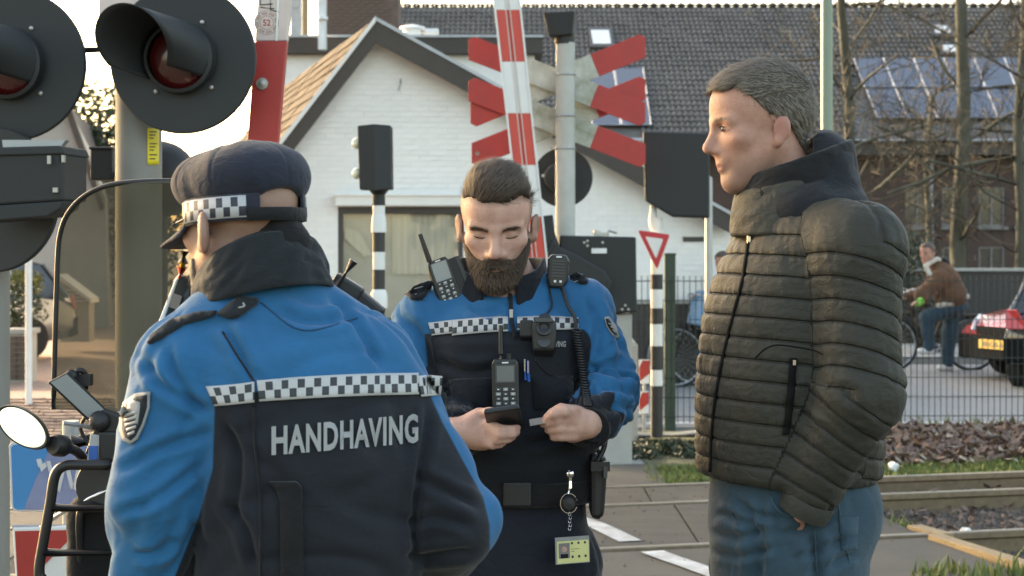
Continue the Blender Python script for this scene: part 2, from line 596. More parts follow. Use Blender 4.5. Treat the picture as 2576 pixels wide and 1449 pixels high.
dm('white_metal', (0.74, 0.74, 0.72), 0.45, scale=5, var=0.07)
dm('bark', (0.105, 0.10, 0.075), 0.95, scale=5, col2=(0.055, 0.052, 0.034), bump=0.015, bscale=18, stretch=(1, 1, 0.35))
dm('twig', (0.085, 0.07, 0.05), 0.95, scale=5)
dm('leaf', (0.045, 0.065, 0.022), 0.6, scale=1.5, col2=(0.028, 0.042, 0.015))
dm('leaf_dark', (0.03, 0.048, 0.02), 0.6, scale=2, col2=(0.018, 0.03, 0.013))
dm('leaf_yellow', (0.17, 0.17, 0.035), 0.7, scale=2, col2=(0.09, 0.10, 0.025))
dm('grass', (0.19, 0.22, 0.055), 0.8, scale=9, col2=(0.085, 0.11, 0.032))
dm('grass_soil', (0.085, 0.095, 0.035), 0.95, scale=5, col2=(0.06, 0.052, 0.03), bump=0.02, bscale=30)
dm('dead_leaf', (0.24, 0.155, 0.115), 0.85, scale=14, col2=(0.085, 0.052, 0.045))
dm('stone', (0.155, 0.125, 0.105), 0.9, scale=9, col2=(0.065, 0.05, 0.04))
dm('plaster', (0.42, 0.41, 0.37), 0.9, scale=2, var=0.1)
dm('litter', (0.72, 0.72, 0.70), 0.7, var=0.1)
def tint(key, lo=.82, hi=1.12):          # per-object shade so that alike pieces differ
    n, l, b = nodes(M[key])
    oi = n.new('ShaderNodeObjectInfo'); mr = n.new('ShaderNodeMapRange')
    mr.inputs['To Min'].default_value = lo; mr.inputs['To Max'].default_value = hi
    l.new(oi.outputs['Random'], mr.inputs['Value'])
    mx = n.new('ShaderNodeMix'); mx.data_type = 'RGBA'; mx.blend_type = 'MULTIPLY'; mx.inputs['Factor'].default_value = 1
    l.new(base_link(M[key]), mx.inputs['A']); l.new(mr.outputs[0], mx.inputs['B'])
    l.new(mx.outputs['Result'], b.inputs['Base Color'])
for k in ('tan_tile', 'klinker'): tint(k)
tint('white_brick', .97, 1.02); tint('grey_tile', .9, 1.1)
# solar cells: fine lines
n_, l_, b_ = nodes(M['solar'])

# ------------------------------------------------------------------ ground
def sheet(name, pts, z, m, parent=None, thick=0.0, **kw):
    mb = MB(); P = [(p[0], p[1], z) for p in pts]
    if thick: mb.prism(P, (0, 0, -thick))
    else: mb.face(*P)
    me = mb.mesh(name, M[m])
    if not thick and me.polygons[0].normal.z < 0: me.flip_normals()
    return put(name, me, parent, **kw)
SK = 0.25                                   # the tracks run slightly away to the right
def railY(off, X): return off + SK * X
RA, RB, RC = 11.03, 10.25, 8.77
sheet('ground', [(-500, -60), (500, -60), (500, 900), (-500, 900)], -0.22, 'soil', kind='structure')
EDGE = [(3.6, 2.0), (2.62, 8.1), (2.30, 9.27), (2.16, 10.6), (2.05, 11.4)]
def edgeX(Y): return float(np.interp(Y, [e[1] for e in EDGE], [e[0] for e in EDGE]))
def strip(name, o0, o1, x0, x1f, m, z, thick=0.2, **kw):
    P0 = [(x0, railY(o0, x0)), (x1f(o0), railY(o0, x1f(o0))), (x1f(o1), railY(o1, x1f(o1))), (x0, railY(o1, x0))]
    return sheet(name, P0, z, m, thick=thick, **kw)
def ex(o):
    X = 2.3
    for _ in range(6): X = edgeX(railY(o, X))
    return X
fl = 0.065
# crossing: asphalt on this side, panels between the rails, asphalt beyond
strip('road', RC - 7.2, RC - fl - 0.035, -9, ex, 'asphalt', -0.004, kind='structure')
pan = thing('level_crossing_deck', 'grey brown level crossing panels set between the rails', 'crossing deck', (0, 9.5, -0.2))
pan['kind'] = 'structure'
for o0, o1 in ((RC + fl, RB - fl), (RB + fl, RA - fl)):
    L = ex((o0 + o1) / 2)
    xs = [L]
    while xs[-1] > -6.5: xs.append(xs[-1] - 1.2)
    for a, b in zip(xs[1:], xs[:-1]):
        q = [(a + .004, railY(o0, a)), (b - .004, railY(o0, b)), (b - .004, railY(o1, b)), (a + .004, railY(o1, a))]
        if b == L: q[1] = (ex(o0) - .004, railY(o0, ex(o0))); q[2] = (ex(o1) - .004, railY(o1, ex(o1)))
        mb = MB(); mb.prism([(x, y, random.uniform(-.004, 0)) for x, y in q], (0, 0, -.18))
        mb.build('deck_panel', M['panel'], pan, bevel=0.006)
strip('far_apron', RA + fl + 0.02, RA + 1.15, -9, lambda o: 1.05, 'asphalt', -0.004, kind='structure')
sheet('forecourt', [(-3.2, 11.3), (1.02, 12.35), (1.02, 15.3), (1.3, 20.1), (-3.7, 20.1)], -0.03, 'concrete', thick=0.2, kind='structure')
# far lane on the left, clinker paved, with a run of separate bricks near the crossing
sheet('side_street', [(-9, 9.9), (-2.45, 11.4), (-3.4, 18), (-7.5, 60), (-30, 60), (-30, 9.9)], -0.012, 'klinker', thick=0.1, kind='structure')
# public road beyond the fence
sheet('far_road', [(1.05, 15.12), (40, 15.5), (40, 23.6), (1.35, 23.2)], -0.02, 'road_asphalt', thick=0.15, kind='structure')
sheet('far_pavement', [(2.9, 23.35), (40, 23.75), (40, 27), (2.9, 26.6)], 0.08, 'concrete', thick=0.3, kind='structure')
sheet('road_marking', [(0.6, 18.0), (40, 18.7), (40, 18.85), (0.6, 18.14)], -0.015, 'road_paint', kind='structure')
sheet('road_marking', [(1.2, 15.3), (40, 15.7), (40, 15.95), (1.2, 15.53)], -0.015, 'road_paint', kind='structure')
# curved white line over the crossing
ctr = [G(1380, 1283), G(1490, 1318), G(1560, 1350), G(1640, 1388), G(1740, 1424), G(1830, 1456), G(1960, 1500), G(2200, 1590)]
cl = catmull([(p.x, p.y, 0) for p in ctr], 6)
def ribbon(name, line, w, z, m, **kw):
    mb = MB(); vs = []
    for i, p in enumerate(line):
        t = (line[min(i + 1, len(line) - 1)] - line[max(i - 1, 0)]).normalized()
        nn = Vector((-t.y, t.x, 0))
        vs += [(p.x + nn.x * w, p.y + nn.y * w, z), (p.x - nn.x * w, p.y - nn.y * w, z)]
    mb.add(vs, [(2 * i, 2 * i + 1, 2 * i + 3, 2 * i + 2) for i in range(len(line) - 1)])
    me = mb.mesh(name, m)
    if me.polygons[0].normal.z < 0: me.flip_normals()
    return put(name, me, **kw)
for a, b in ((RC + fl + .03, 99), (0, RC - fl - .06)):
    seg = [p for p in cl if a < p.y - SK * p.x < b]
    if len(seg) > 1: ribbon('road_marking', seg, 0.065, 0.004, M['road_paint'], kind='structure')

# rails with head, web and foot
prof = [(-.035, 0), (.035, 0), (.036, -.03), (.012, -.045), (.010, -.115), (.065, -.135), (.065, -.15), (-.065, -.15), (-.065, -.135), (-.010, -.115), (-.012, -.045), (-.036, -.03)]
for nm, off, lab in (('rail', RA, 'rusty rail next to the grass verge, farthest from the road edge'), ('rail', RB, 'middle rail, between the two rows of crossing panels'), ('rail', RC, 'rail with a shiny head running along the diagonal timber')):
    d = Vector((1, SK, 0)).normalized(); nn = Vector((-d.y, d.x, 0))
    a, b = Vector((-9, railY(off, -9), 0)), Vector((16, railY(off, 16), 0))
    r = thing(nm, lab, 'rail', (0, off, -.15), 'rails of the crossing')
    mb = MB(); mb.prism([a + nn * x + Vector((0, 0, z - .001)) for x, z in prof], b - a)
    mb.build('rail_body', M['rail_steel'], r)
    mb = MB(); mb.prism([a + nn * x + Vector((0, 0, z)) for x, z in ((-.028, 0), (.028, 0), (.022, .004), (-.022, .004))], b - a)
    mb.build('running_surface', M['rail_head'], r)
# ballast bed to the right of the crossing and gravel lying on it
sheet('ballast_bed', [(2.0, railY(7.6, 2.0)), (20, railY(7.6, 20)), (20, railY(11.2, 20)), (2.0, railY(11.2, 2.0))], -0.135, 'ballast', thick=0.08, kind='structure')
def scatter_mesh(n, region, zf, size, shape='stone', seed=1):
    rg = np.random.default_rng(seed); vs, fs = [], []
    for i in range(n):
        x, y = region(rg); z = zf(x, y); s = size * (rg.uniform(.35, 1.0) + .9 * rg.uniform(0, 1) ** 5); k = len(vs)
        if shape == 'stone':
            a0 = rg.uniform(0, 6.28)
            pts = [(math.cos(a0 + a) * s * rg.uniform(.7, 1.1), math.sin(a0 + a) * s * rg.uniform(.7, 1.1)) for a in (0, 1.57, 3.14, 4.71)]
            vs += [(x + p[0], y + p[1], z - s * .2) for p in pts] + [(x + p[0] * .5, y + p[1] * .5, z + s * rg.uniform(.5, .9)) for p in pts]
            fs += [(k, k + 1, k + 5, k + 4), (k + 1, k + 2, k + 6, k + 5), (k + 2, k + 3, k + 7, k + 6), (k + 3, k, k + 4, k + 7), (k + 4, k + 5, k + 6, k + 7)]
        elif shape == 'leaf':
            R = Euler((rg.uniform(-.9, .9), rg.uniform(-.9, .9), rg.uniform(0, 6.28))).to_matrix()
            for q in ((-s, 0, 0), (0, -s * .45, .1 * s), (s, 0, .25 * s), (0, s * .45, .1 * s)):
                w = R @ Vector(q); vs.append((x + w.x, y + w.y, z + w.z + s * .5))
            fs.append((k, k + 1, k + 2, k + 3))
        else:   # grass blade
            a = rg.uniform(0, 6.28); h = s; w = .006 + .05 * s * rg.uniform(.3, 1); b = rg.uniform(.1, .6) * h
            c, sn = math.cos(a), math.sin(a)
            vs += [(x - sn * w, y + c * w, z), (x + sn * w, y - c * w, z), (x + c * b * .35 + sn * w * .6, y + sn * b * .35 - c * w * .6, z + h * .6), (x + c * b * .35 - sn * w * .6, y + sn * b * .35 + c * w * .6, z + h * .6), (x + c * b, y + sn * b, z + h)]
            fs += [(k, k + 1, k + 2, k + 3), (k + 3, k + 2, k + 4)]
    mb = MB(); mb.v, mb.f = vs, fs
    return mb
scatter_mesh(5200, lambda g: (lambda x, o: (x, railY(o, x)))(g.uniform(2.05, 5.5), g.uniform(7.7, 11.1)), lambda x, y: -.13, .026).build('ballast_gravel', M['stone'], kind='stuff')
scatter_mesh(1600, lambda g: (lambda x, o: (x, railY(o, x)))(g.uniform(2.1, 5.2), g.uniform(8.9, 11.0)), lambda x, y: -.115, .03, 'leaf', 5).build('weeds', M['dead_leaf'], kind='stuff')
scatter_mesh(700, lambda g: (lambda x, o: (x, railY(o, x)))(g.uniform(-3, 2.1), g.choice([RA, RB, RC]) + g.normal() * .35), lambda x, y: .0, .007, 'stone', 8).build('grit', M['stone'], kind='stuff')
# verge between rails and fence
def verge_z(x, y): return -0.10 + 0.09 * max(0, min(1, (y - 12.2) / 2.0)) if x > 2.3 else -0.03
nx, ny = 70, 24; mb = MB(); vs = []
for i in range(nx + 1):
    for j in range(ny + 1):
        x = lerp(1.0, 22, (i / nx) ** 1.6); y0 = railY(RA + .12, x); y = lerp(y0, max(15.05, y0 + .5) + (x - 1) * .012, j / ny)
        vs.append((x, y, (verge_z(x, y) if 0 < j < ny else -.1) + random.uniform(-.012, .012)))
mb.add(vs, [(i * (ny + 1) + j, (i + 1) * (ny + 1) + j, (i + 1) * (ny + 1) + j + 1, i * (ny + 1) + j + 1) for i in range(nx) for j in range(ny)])
mb.build('verge', M['grass_soil'], smooth=1.0, kind='structure')
def vr(x0, x1, o0, o1):
    def r(g):
        x = g.uniform(x0, x1); return x, g.uniform(railY(o0, x), railY(o1, x))
    return r
scatter_mesh(15000, vr(.95, 5.2, RA + .12, RA + 1.05), lambda x, y: verge_z(x, y), .04, 'blade', 11).build('grass', M['grass'], kind='stuff')
scatter_mesh(1800, vr(2.2, 5.6, RA + .9, RA + 3.2), lambda x, y: verge_z(x, y), .06, 'blade', 12).build('grass', M['grass'], kind='stuff')
scatter_mesh(9000, vr(2.1, 5.6, RA + .95, RA + 3.1), lambda x, y: verge_z(x, y) + .012 if y < 14.75 else -.5, .052, 'leaf', 13).build('leaf_litter', M['dead_leaf'], kind='stuff')
dm('pale_leaf', (0.36, 0.30, 0.23), 0.85, scale=14, col2=(0.18, 0.14, 0.10))
scatter_mesh(650, vr(2.1, 5.6, RA + .7, RA + 2.9), lambda x, y: verge_z(x, y) + .03 if y < 14.75 else -.5, .045, 'leaf', 23).build('leaf_litter', M['pale_leaf'], kind='stuff')
scatter_mesh(520, lambda g: (g.uniform(1.95, 2.75), g.uniform(7.95, 8.32)), lambda x, y: -.02 - .05 * abs(math.sin(x * 23)), .11, 'blade', 14).build('grass', M['grass'], kind='stuff')
scatter_mesh(420, lambda g: (g.uniform(2.0, 2.35), g.uniform(9.6, 9.95)), lambda x, y: -.1, .10, 'blade', 15).build('grass', M['grass'], kind='stuff')
scatter_mesh(160, lambda g: (g.uniform(2.5, 5.2), g.uniform(14.6, 15.0)), lambda x, y: .0, .10, 'blade', 16).build('grass', M['grass'], kind='stuff')
# low creeping plants by the kerb
def leafball(name, c, r, n, size, m, seed, parent=None, shell=.45, **kw):
    g = np.random.default_rng(seed)
    d = g.normal(size=(n, 3)); d /= np.linalg.norm(d, axis=1)[:, None]
    rad = g.uniform(shell, 1, n) ** .6 * (1 + .35 * pnoise(d * 2.2 + seed * 3.1))
    P = np.array(c) + d * rad[:, None] * np.array(r)
    vs = np.empty((n, 4, 3)); nn = g.normal(size=(n, 3)) + d * .8; nn /= np.linalg.norm(nn, axis=1)[:, None]
    u = np.cross(nn, g.normal(size=(n, 3))); u /= np.linalg.norm(u, axis=1)[:, None]; w = np.cross(nn, u)
    s = size * g.uniform(.6, 1.4, (n, 1))
    vs[:, 0], vs[:, 1], vs[:, 2], vs[:, 3] = P - u * s, P - w * s * .5, P + u * s, P + w * s * .5
    me = np_mesh(name, vs.reshape(-1, 3), np.arange(4 * n).reshape(n, 4), m, smooth=False)
    return put(name, me, parent, **kw)
for i, (px, py, Y, rx, rz, mk, lab) in enumerate([(1575, 1160, 13.1, .28, .075, 'leaf_dark', 'low dark creeping shrub by the kerb, closest to the officer'), (1655, 1155, 13.4, .30, .075, 'leaf', 'leafy shrub in the middle of the kerb planting'), (1735, 1160, 13.2, .26, .075, 'leaf_dark', 'dark shrub by the kerb just beside the padded jacket')]):
    p = W(px, py, Y); t = thing('shrub', lab, 'shrub', (p.x, p.y, 0), 'shrubs along the kerb')
    leafball('foliage', (p.x, p.y, -.01), (rx, .3, rz), 900, .022, M[mk], 30 + i, t, kind='stuff')
    mb = MB()
    for k in range(5): mb.tube([(p.x, p.y, -.04), (p.x + random.uniform(-.2, .2), p.y + random.uniform(-.1, .1), rz)], .006, 5)
    mb.build('stem', M['twig'], t)
# concrete kerb rail
dm('kerb_grey', (0.24, 0.24, 0.215), 0.8, scale=4, col2=(0.17, 0.175, 0.15), bump=0.002)
a, b = W(1480, 0, 14.0), W(1850, 0, 14.2)
mb = MB(); mb.tube([(a.x, a.y, .018), (b.x, b.y, .03)], .062, 14); mb.build('kerb', M['kerb_grey'], smooth=1.0, kind='structure')
# timbers
t = thing('timber_beam', 'long yellow brown timber lying diagonally at the end of the crossing deck', 'timber')
a, b = Vector((2.33, 9.20, -.03)), Vector((2.78, 7.7, -.03))
d = (b - a).normalized(); nn = Vector((-d.y, d.x, 0))
mb = MB(); mb.prism([a - nn * .045 + Vector((0, 0, -.06)), a + nn * .045 + Vector((0, 0, -.06)), a + nn * .045 + Vector((0, 0, .055)), a - nn * .045 + Vector((0, 0, .055))], b - a)
o = mb.build('timber_beam', M['timber'], bevel=.006); bpy.data.objects.remove(t); setp(o, 'long yellow brown timber lying diagonally at the end of the crossing deck', 'timber', 'timbers at the edge of the crossing')
mb = MB(); a = Vector((2.02, 9.98, -.02)); mb.box(a, (.16, .045, .045), Euler((0, 0, .12)).to_matrix())
setp(mb.build('timber_beam', M['timber'], bevel=.006), 'short timber end between the rails, beside the jeans', 'timber', 'timbers at the edge of the crossing')
mb = MB(); a = Vector((2.36, 9.42, -.03)); mb.box(a, (.05, .16, .045), Euler((0, 0, .35)).to_matrix())
setp(mb.build('timber_beam', M['timber'], bevel=.006), 'stub of timber just behind the nearest rail, in line with the long timber', 'timber', 'timbers at the edge of the crossing')
def crumple(name, c, s, lab, seed):
    g = np.random.default_rng(seed); bm = bmesh.new(); bmesh.ops.create_icosphere(bm, subdivisions=2, radius=1)
    for v in bm.verts: v.co = Vector(c) + Vector((v.co.x * s[0], v.co.y * s[1], v.co.z * s[2])) * float(g.uniform(.55, 1.1))
    me = bpy.data.meshes.new(name); bm.to_mesh(me); bm.free(); me.materials.append(M['litter'])
    setp(put(name, me), lab, 'litter', 'litter by the tracks')
q = W(2430, 1328, 9.75); crumple('paper_wad', (q.x, q.y, -.075), (.045, .05, .05), 'crumpled white paper on the ballast between the rails', 3)
q = W(2247, 1148, 12.5); crumple('paper_cup', (q.x, q.y, verge_z(q.x, q.y) + .045), (.045, .04, .05), 'pale crushed cup lying in the dead leaves under the fence', 4)
q = W(2391, 1192, 12.0); crumple('paper_scrap', (q.x, q.y, verge_z(q.x, q.y) + .03), (.02, .02, .025), 'tiny white scrap in the grass verge', 5)

# ------------------------------------------------------------------ white painted brick house
HY = 20.0
house = thing('white_house', 'white painted brick house with a steep gable and dark verge boards', 'house', W(1200, 960, HY))
PK, LE, RE = W(950, 82, HY), W(560, 560, HY), W(1850, 560, HY)
BL, BR = Vector((LE.x, HY, -.2)), Vector((RE.x, HY, -.2))
wx0, wx1, wz0, wz1 = W(850, 0, HY).x, W(1165, 0, HY).x, W(0, 812, HY).z, W(0, 520, HY).z
def gable_z(x):
    return lerp(LE.z, PK.z, (x - LE.x) / (PK.x - LE.x)) if x < PK.x else lerp(PK.z, RE.z, (x - PK.x) / (RE.x - PK.x))
# wall with a real window opening
mb = MB()
def wall_col(xa, xb, za, zb=None):
    pts = [(xa, HY, za), (xb, HY, za)]
    if zb is None:
        pts.append((xb, HY, gable_z(xb)))
        if xa < PK.x < xb: pts.append(tuple(PK))
        pts.append((xa, HY, gable_z(xa)))
    else: pts += [(xb, HY, zb), (xa, HY, zb)]
    mb.prism(pts, (0, .25, 0))
wall_col(LE.x, wx0, -.2); wall_col(wx1, RE.x, -.2); wall_col(wx0, wx1, wz1); wall_col(wx0, wx1, -.2, wz0)
rid = Vector((-2.4, 9.0, 0))
wall = mb.build('wall', M['white_mortar'], house)
mb = MB()
mb.prism([LE + Vector((.02, .25, -3)), LE + Vector((.27, .25, -3)), LE + Vector((.27, .25, 0)), LE + Vector((.02, .25, 0))], rid)
mb.prism([RE + Vector((-.27, .25, -3)), RE + Vector((-.02, .25, -3)), RE + Vector((-.02, .25, 0)), RE + Vector((-.27, .25, 0))], rid)
mb.build('side_wall', M['white_mortar'], house)
# bricks: relief courses, the nearest 300 single
bm_ = MB(); bm_.v = [(-.108, 0, -.029), (.108, 0, -.029), (.108, 0, .029), (-.108, 0, .029), (-.106, -.0022, -.0278), (.106, -.0022, -.0278), (.106, -.0022, .0278), (-.106, -.0022, .0278)]
bm_.f = [(4, 5, 6, 7), (0, 1, 5, 4), (1, 2, 6, 5), (2, 3, 7, 6), (3, 0, 4, 7)]
brick_me = bm_.mesh('brick', M['white_brick'], fix=False)
L = []
r = 0; z = 0.3
while z < PK.z:
    x = LE.x + (.112 if r % 2 else .0)
    while x < RE.x:
        if gable_z(x - .11) - .05 > z and gable_z(x + .11) - .05 > z and x - .11 > LE.x and x + .11 < RE.x and not (wx0 - .13 < x < wx1 + .13 and wz0 - .05 < z < wz1 + .05):
            L.append((x, HY - .001, z))
        x += .225
    z += .066; r += 1
def vis(p):     # bricks in the open part of the gable first
    q = CX + F * p[0] / p[1]; s = HZ + F * (CAMH - p[2]) / p[1]
    return (0 if (760 < q < 1180 and s < 470) else 1) * 5 + abs(q - 1000) / 800
L.sort(key=vis)
for p in L[:290]:
    o = put('brick', brick_me, house); o.location = Vector(p) - house.location + Vector((0, random.uniform(-.003, .002), 0))
mb = MB()
for p in L[290:]: mb.add([(v[0] + p[0], v[1] + p[1] + random.uniform(-.003, .002), v[2] + p[2]) for v in bm_.v], bm_.f)
mb.build('brickwork', M['white_brick'], house, fix=False, kind='stuff')
# window
wf = thing('w', '', '', (0, 0, 0)); bpy.data.objects.remove(wf)
mb = MB(); e = .055
for (xa, xb, za, zb) in ((wx0, wx0 + e, wz0, wz1), (wx1 - e, wx1, wz0, wz1), (wx0 + e, wx1 - e, wz1 - .085, wz1), (wx0 + e, wx1 - e, wz0, wz0 + e)):
    mb.box(((xa + xb) / 2, HY + .06, (za + zb) / 2), ((xb - xa) / 2, .045, (zb - za) / 2))
wfr = mb.build('window', M['win_frame'], house)
gl = M['dark_glass']
def clear_glass(name, tintc=(.9, .95, .92), refl=.12, rough=.03):
    m = bpy.data.materials.new(name); m.use_nodes = True
    n, l = m.node_tree.nodes, m.node_tree.links
    n.remove(n['Principled BSDF'])
    t, g, x = n.new('ShaderNodeBsdfTransparent'), n.new('ShaderNodeBsdfGlossy'), n.new('ShaderNodeMixShader')
    t.inputs[0].default_value = tintc + (1,); g.inputs['Roughness'].default_value = rough
    x.inputs[0].default_value = refl
    l.new(t.outputs[0], x.inputs[1]); l.new(g.outputs[0], x.inputs[2]); l.new(x.outputs[0], n['Material Output'].inputs[0])
    M[name] = m; return m
clear_glass('clear_glass', (.97, .97, .95))
mb = MB(); mb.box(((wx0 + wx1) / 2, HY + .06, (wz0 + wz1) / 2), ((wx1 - wx0) / 2 - e, .004, (wz1 - wz0) / 2 - e)); mb.build('pane', M['clear_glass'], wfr)
mb = MB(); mb.box(((wx0 + wx1) / 2, HY + .13, (wz0 + wz1) / 2), ((wx1 - wx0) / 2, .004, (wz1 - wz0) / 2)); mb.build('blind', M['blind'], wfr)
mb = MB(); vs = []
for i in range(41):
    x = lerp(W(985, 0, HY).x, W(1158, 0, HY).x, i / 40)
    vs += [(x, HY + .105 + .012 * math.sin(i * 1.6), W(0, 540, HY).z), (x, HY + .105 + .012 * math.sin(i * 1.6 + .4), W(0, 690 - 30 * (i / 40 > .8), HY).z)]
mb.add(vs, [(2 * i, 2 * i + 1, 2 * i + 3, 2 * i + 2) for i in range(40)]); mb.build('curtain', M['curtain'], wfr, smooth=2)
mb = MB()   # pale film strips stuck behind the pane
def pane_poly(*pts): mb.prism([W(x, y, HY + .09) for x, y in pts], (0, .003, 0))
pane_poly((868, 572), (905, 585), (935, 640), (915, 645), (868, 600))
mb.build('film', M['curtain'], wfr)
mb = MB(); mb.box(((wx0 + wx1) / 2, HY - .07, W(0, 503, HY).z), ((wx1 - wx0) / 2 + .02, .075, .072)); mb.box(((wx0 + wx1) / 2, HY - .08, W(0, 492, HY).z), ((wx1 - wx0) / 2 + .04, .09, .012))
mb.build('shutter_box', M['trim'], house, bevel=.008)
mb = MB(); mb.box(W(1744, 602, HY - .004), (.125, .012, .03)); mb.build('wall_vent', M['win_frame'], house)
for px, py in ((1008, 230), (1290, 330)):
    mb = MB(); a = W(px, py - 32, HY - .02); mb.tube([a, a + Vector((0, -.02, -.06)), a + Vector((-.03, -.02, -.14))], .008, 6); mb.build('hook', M['zinc'], house)
# verge boards
def board(A, B, h, y0, d, name, m, lift=0.0):
    A, B = Vector(A), Vector(B)
    t = (B - A).normalized(); up = Vector((-t.z, 0, t.x)); up = up if up.z > 0 else -up
    A, B = A + up * lift, B + up * lift
    mb = MB(); mb.prism([(A.x, y0, A.z), (B.x, y0, B.z), (B.x - up.x * h, y0, B.z - up.z * h), (A.x - up.x * h, y0, A.z - up.z * h)], (0, d, 0))
    return mb.build(name, M[m], house, bevel=.004)
P2 = PK + Vector((0, 0, .16))
mb = MB()
lo, hi = .23, .02
A = [W(600, 517, HY), W(950, 60, HY), W(1850, 553, HY)]
th = [Vector((.0, 0, -.26)), Vector((0, 0, -.26)), Vector((0, 0, -.215))]
y0 = HY - .30
def vb(i, j, name):
    mb = MB(); mb.prism([Vector((A[i].x, y0, A[i].z)), Vector((A[j].x, y0, A[j].z)), Vector((A[j].x, y0, A[j].z)) + th[j], Vector((A[i].x, y0, A[i].z)) + th[i]], (0, .05, 0)); return mb.build(name, M['fascia'], house, bevel=.003)
vb(0, 1, 'verge_board'); vb(1, 2, 'verge_board')
# metal verge trim that catches the sun on the left slope
mb = MB(); mb.prism([Vector((A[0].x - .05, y0 - .02, A[0].z + .0)), Vector((A[1].x - .0, y0 - .02, A[1].z + .05)), Vector((A[1].x, y0 - .02, A[1].z - .02)), Vector((A[0].x - .05, y0 - .02, A[0].z - .08))], (0, .09, 0)); mb.build('verge_trim', M['trim'], house)
mb = MB(); mb.prism([Vector((A[1].x, y0 - .015, A[1].z + .045)), Vector((A[2].x, y0 - .015, A[2].z + .04)), Vector((A[2].x, y0 - .015, A[2].z + .0)), Vector((A[1].x, y0 - .015, A[1].z + .0))], (0, .08, 0)); mb.build('verge_trim', M['zinc'], house)
# left roof plane running away, in separate tiles
o_ = Vector((A[1].x, y0 + .06, A[1].z + .02)); dn = (Vector((A[0].x, y0 + .06, A[0].z + .02)) - o_); Ld = dn.length; dn.normalize()
rg_ = rid.normalized(); Lr = rid.length + .4
nrm = dn.cross(rg_).normalized(); nrm = nrm if nrm.z > 0 else -nrm
def slab(o0, d1, l1, d2, l2, n, t, name, m):
    mb = MB(); mb.prism([o0, o0 + d1 * l1, o0 + d1 * l1 + d2 * l2, o0 + d2 * l2], n * -t); return mb.build(name, M[m], house)
slab(o_ - nrm * .03, dn, Ld, rg_, Lr, nrm, .1, 'roof', 'fascia')
dr = Vector((A[2].x - A[1].x, 0, A[2].z - A[1].z)); Lr2 = dr.length; dr.normalize()
nr2 = dr.cross(rg_).normalized(); nr2 = nr2 if nr2.z > 0 else -nr2
slab(o_ - Vector((0, 0, .05)), dr, Lr2, rg_, Lr, nr2, .1, 'roof', 'fascia')
tw, tl = .36, .22
nrow, ncol = int(Ld / tl), int(Lr / tw)
tmb = MB(); tb = [Vector((0, 0, 0)), rg_ * (tw - .012), rg_ * (tw - .012) + dn * (tl + .05) + nrm * .018, dn * (tl + .05) + nrm * .018]
tmb.prism(tb, nrm * .012); tile_me = tmb.mesh('roof_tile', M['tan_tile'])
k = 0
for r in range(nrow):
    for c in range(ncol):
        k += 1
        p = o_ + dn * (r * tl) + rg_ * (c * tw)
        o = put('roof_tile', tile_me, house); o.location = p - house.location + nrm * random.uniform(-.004, .006)

# ------------------------------------------------------------------ flat roofed block behind
FY = 31.0
blk = thing('flat_roofed_building', 'flat roofed block with a dark deep fascia behind the white gable', 'building', W(1040, 840, FY))
mb = MB(); a, b = W(690, 130, FY), W(1345, 130, FY); mb.prism([(a.x, FY + .2, -.2), (b.x, FY + .2, -.2), (b.x, FY + .2, a.z), (a.x, FY + .2, a.z)], (0, 7, 0)); mb.build('wall', M['white_mortar'], blk)
mb = MB(); a, b = W(680, 135, FY), W(1365, 92, FY); mb.prism([(a.x, FY, a.z), (b.x, FY, a.z), (b.x, FY, b.z), (a.x, FY, b.z)], (0, 7.4, 0)); mb.build('fascia', M['fascia'], blk, bevel=.01)
mb = MB(); a, b = W(678, 94, FY), W(1367, 88, FY); mb.prism([(a.x, FY - .03, a.z), (b.x, FY - .03, a.z), (b.x, FY - .03, b.z), (a.x, FY - .03, b.z)], (0, 7.5, 0)); mb.build('roof_trim', M['zinc'], blk)
mb = MB(); mb.lathe([(.17, 0), (.17, .12), (.25, .13), (.22, .17), (.12, .2), (.02, .21)], W(1036, 90, FY + 1), n=20); mb.build('roof_light', M['white_metal'], blk, smooth=.6)
mb = MB(); mb.box(W(1085, 80, FY + 1.2), (.14, .1, .05)); mb.box(W(1062, 76, FY + 1.2), (.05, .05, .07)); mb.build('roof_vent', M['white_metal'], blk, bevel=.01)
p = W(811, 125, FY - .4); mb = MB(); mb.tube([p, p + Vector((0, 0, 1.6))], .082, 12); mb.lathe([(.1, 0), (.1, .05)], p + Vector((0, 0, .55)), n=14)
setp(mb.build('flue_pipe', M['white_metal'], smooth=.7), 'tall white flue pipe standing before the dark fascia', 'pipe')
p = W(768, 88, FY + .8); mb = MB(); mb.box(p + Vector((0, 0, .8)), (.055, .055, .8)); setp(mb.build('wooden_post', M['timber'], bevel=.01), 'brown wooden post on the flat roof beside the white flue', 'post')
mb = MB(); mb.box(W(745, 40, FY + 1.5), (.1, .12, .42)); mb.box(W(735, 15, FY + 1.5), (.14, .14, .06)); setp(mb.build('roof_duct', M['zinc'], bevel=.01), 'grey duct on the flat roof, next to the wooden post', 'duct')
ch = thing('brick_chimney', 'broad brown brick chimney stack above the flat roof', 'chimney', W(912, 90, FY + 6))
c0, c1 = W(822, 100, FY + 6), W(1002, -60, FY + 6)
mb = MB(); mb.box(((c0.x + c1.x) / 2, FY + 6.5, (c0.z - 3 + c1.z) / 2), ((c1.x - c0.x) / 2, .5, (c1.z - c0.z + 3) / 2)); mb.build('stack', M['brown_brick'], ch)
bq = MB(); bq.box((0, 0, 0), (.1, .012, .027)); bqm = bq.mesh('brick', M['brown_brick'])
for r in range(18):
    for c in range(6):
        o = put('brick', bqm, ch); o.location = Vector((c0.x + .12 + c * .215 + (.1 if r % 2 else 0), FY + 5.995, c0.z - .1 + r * .072)) - ch.location

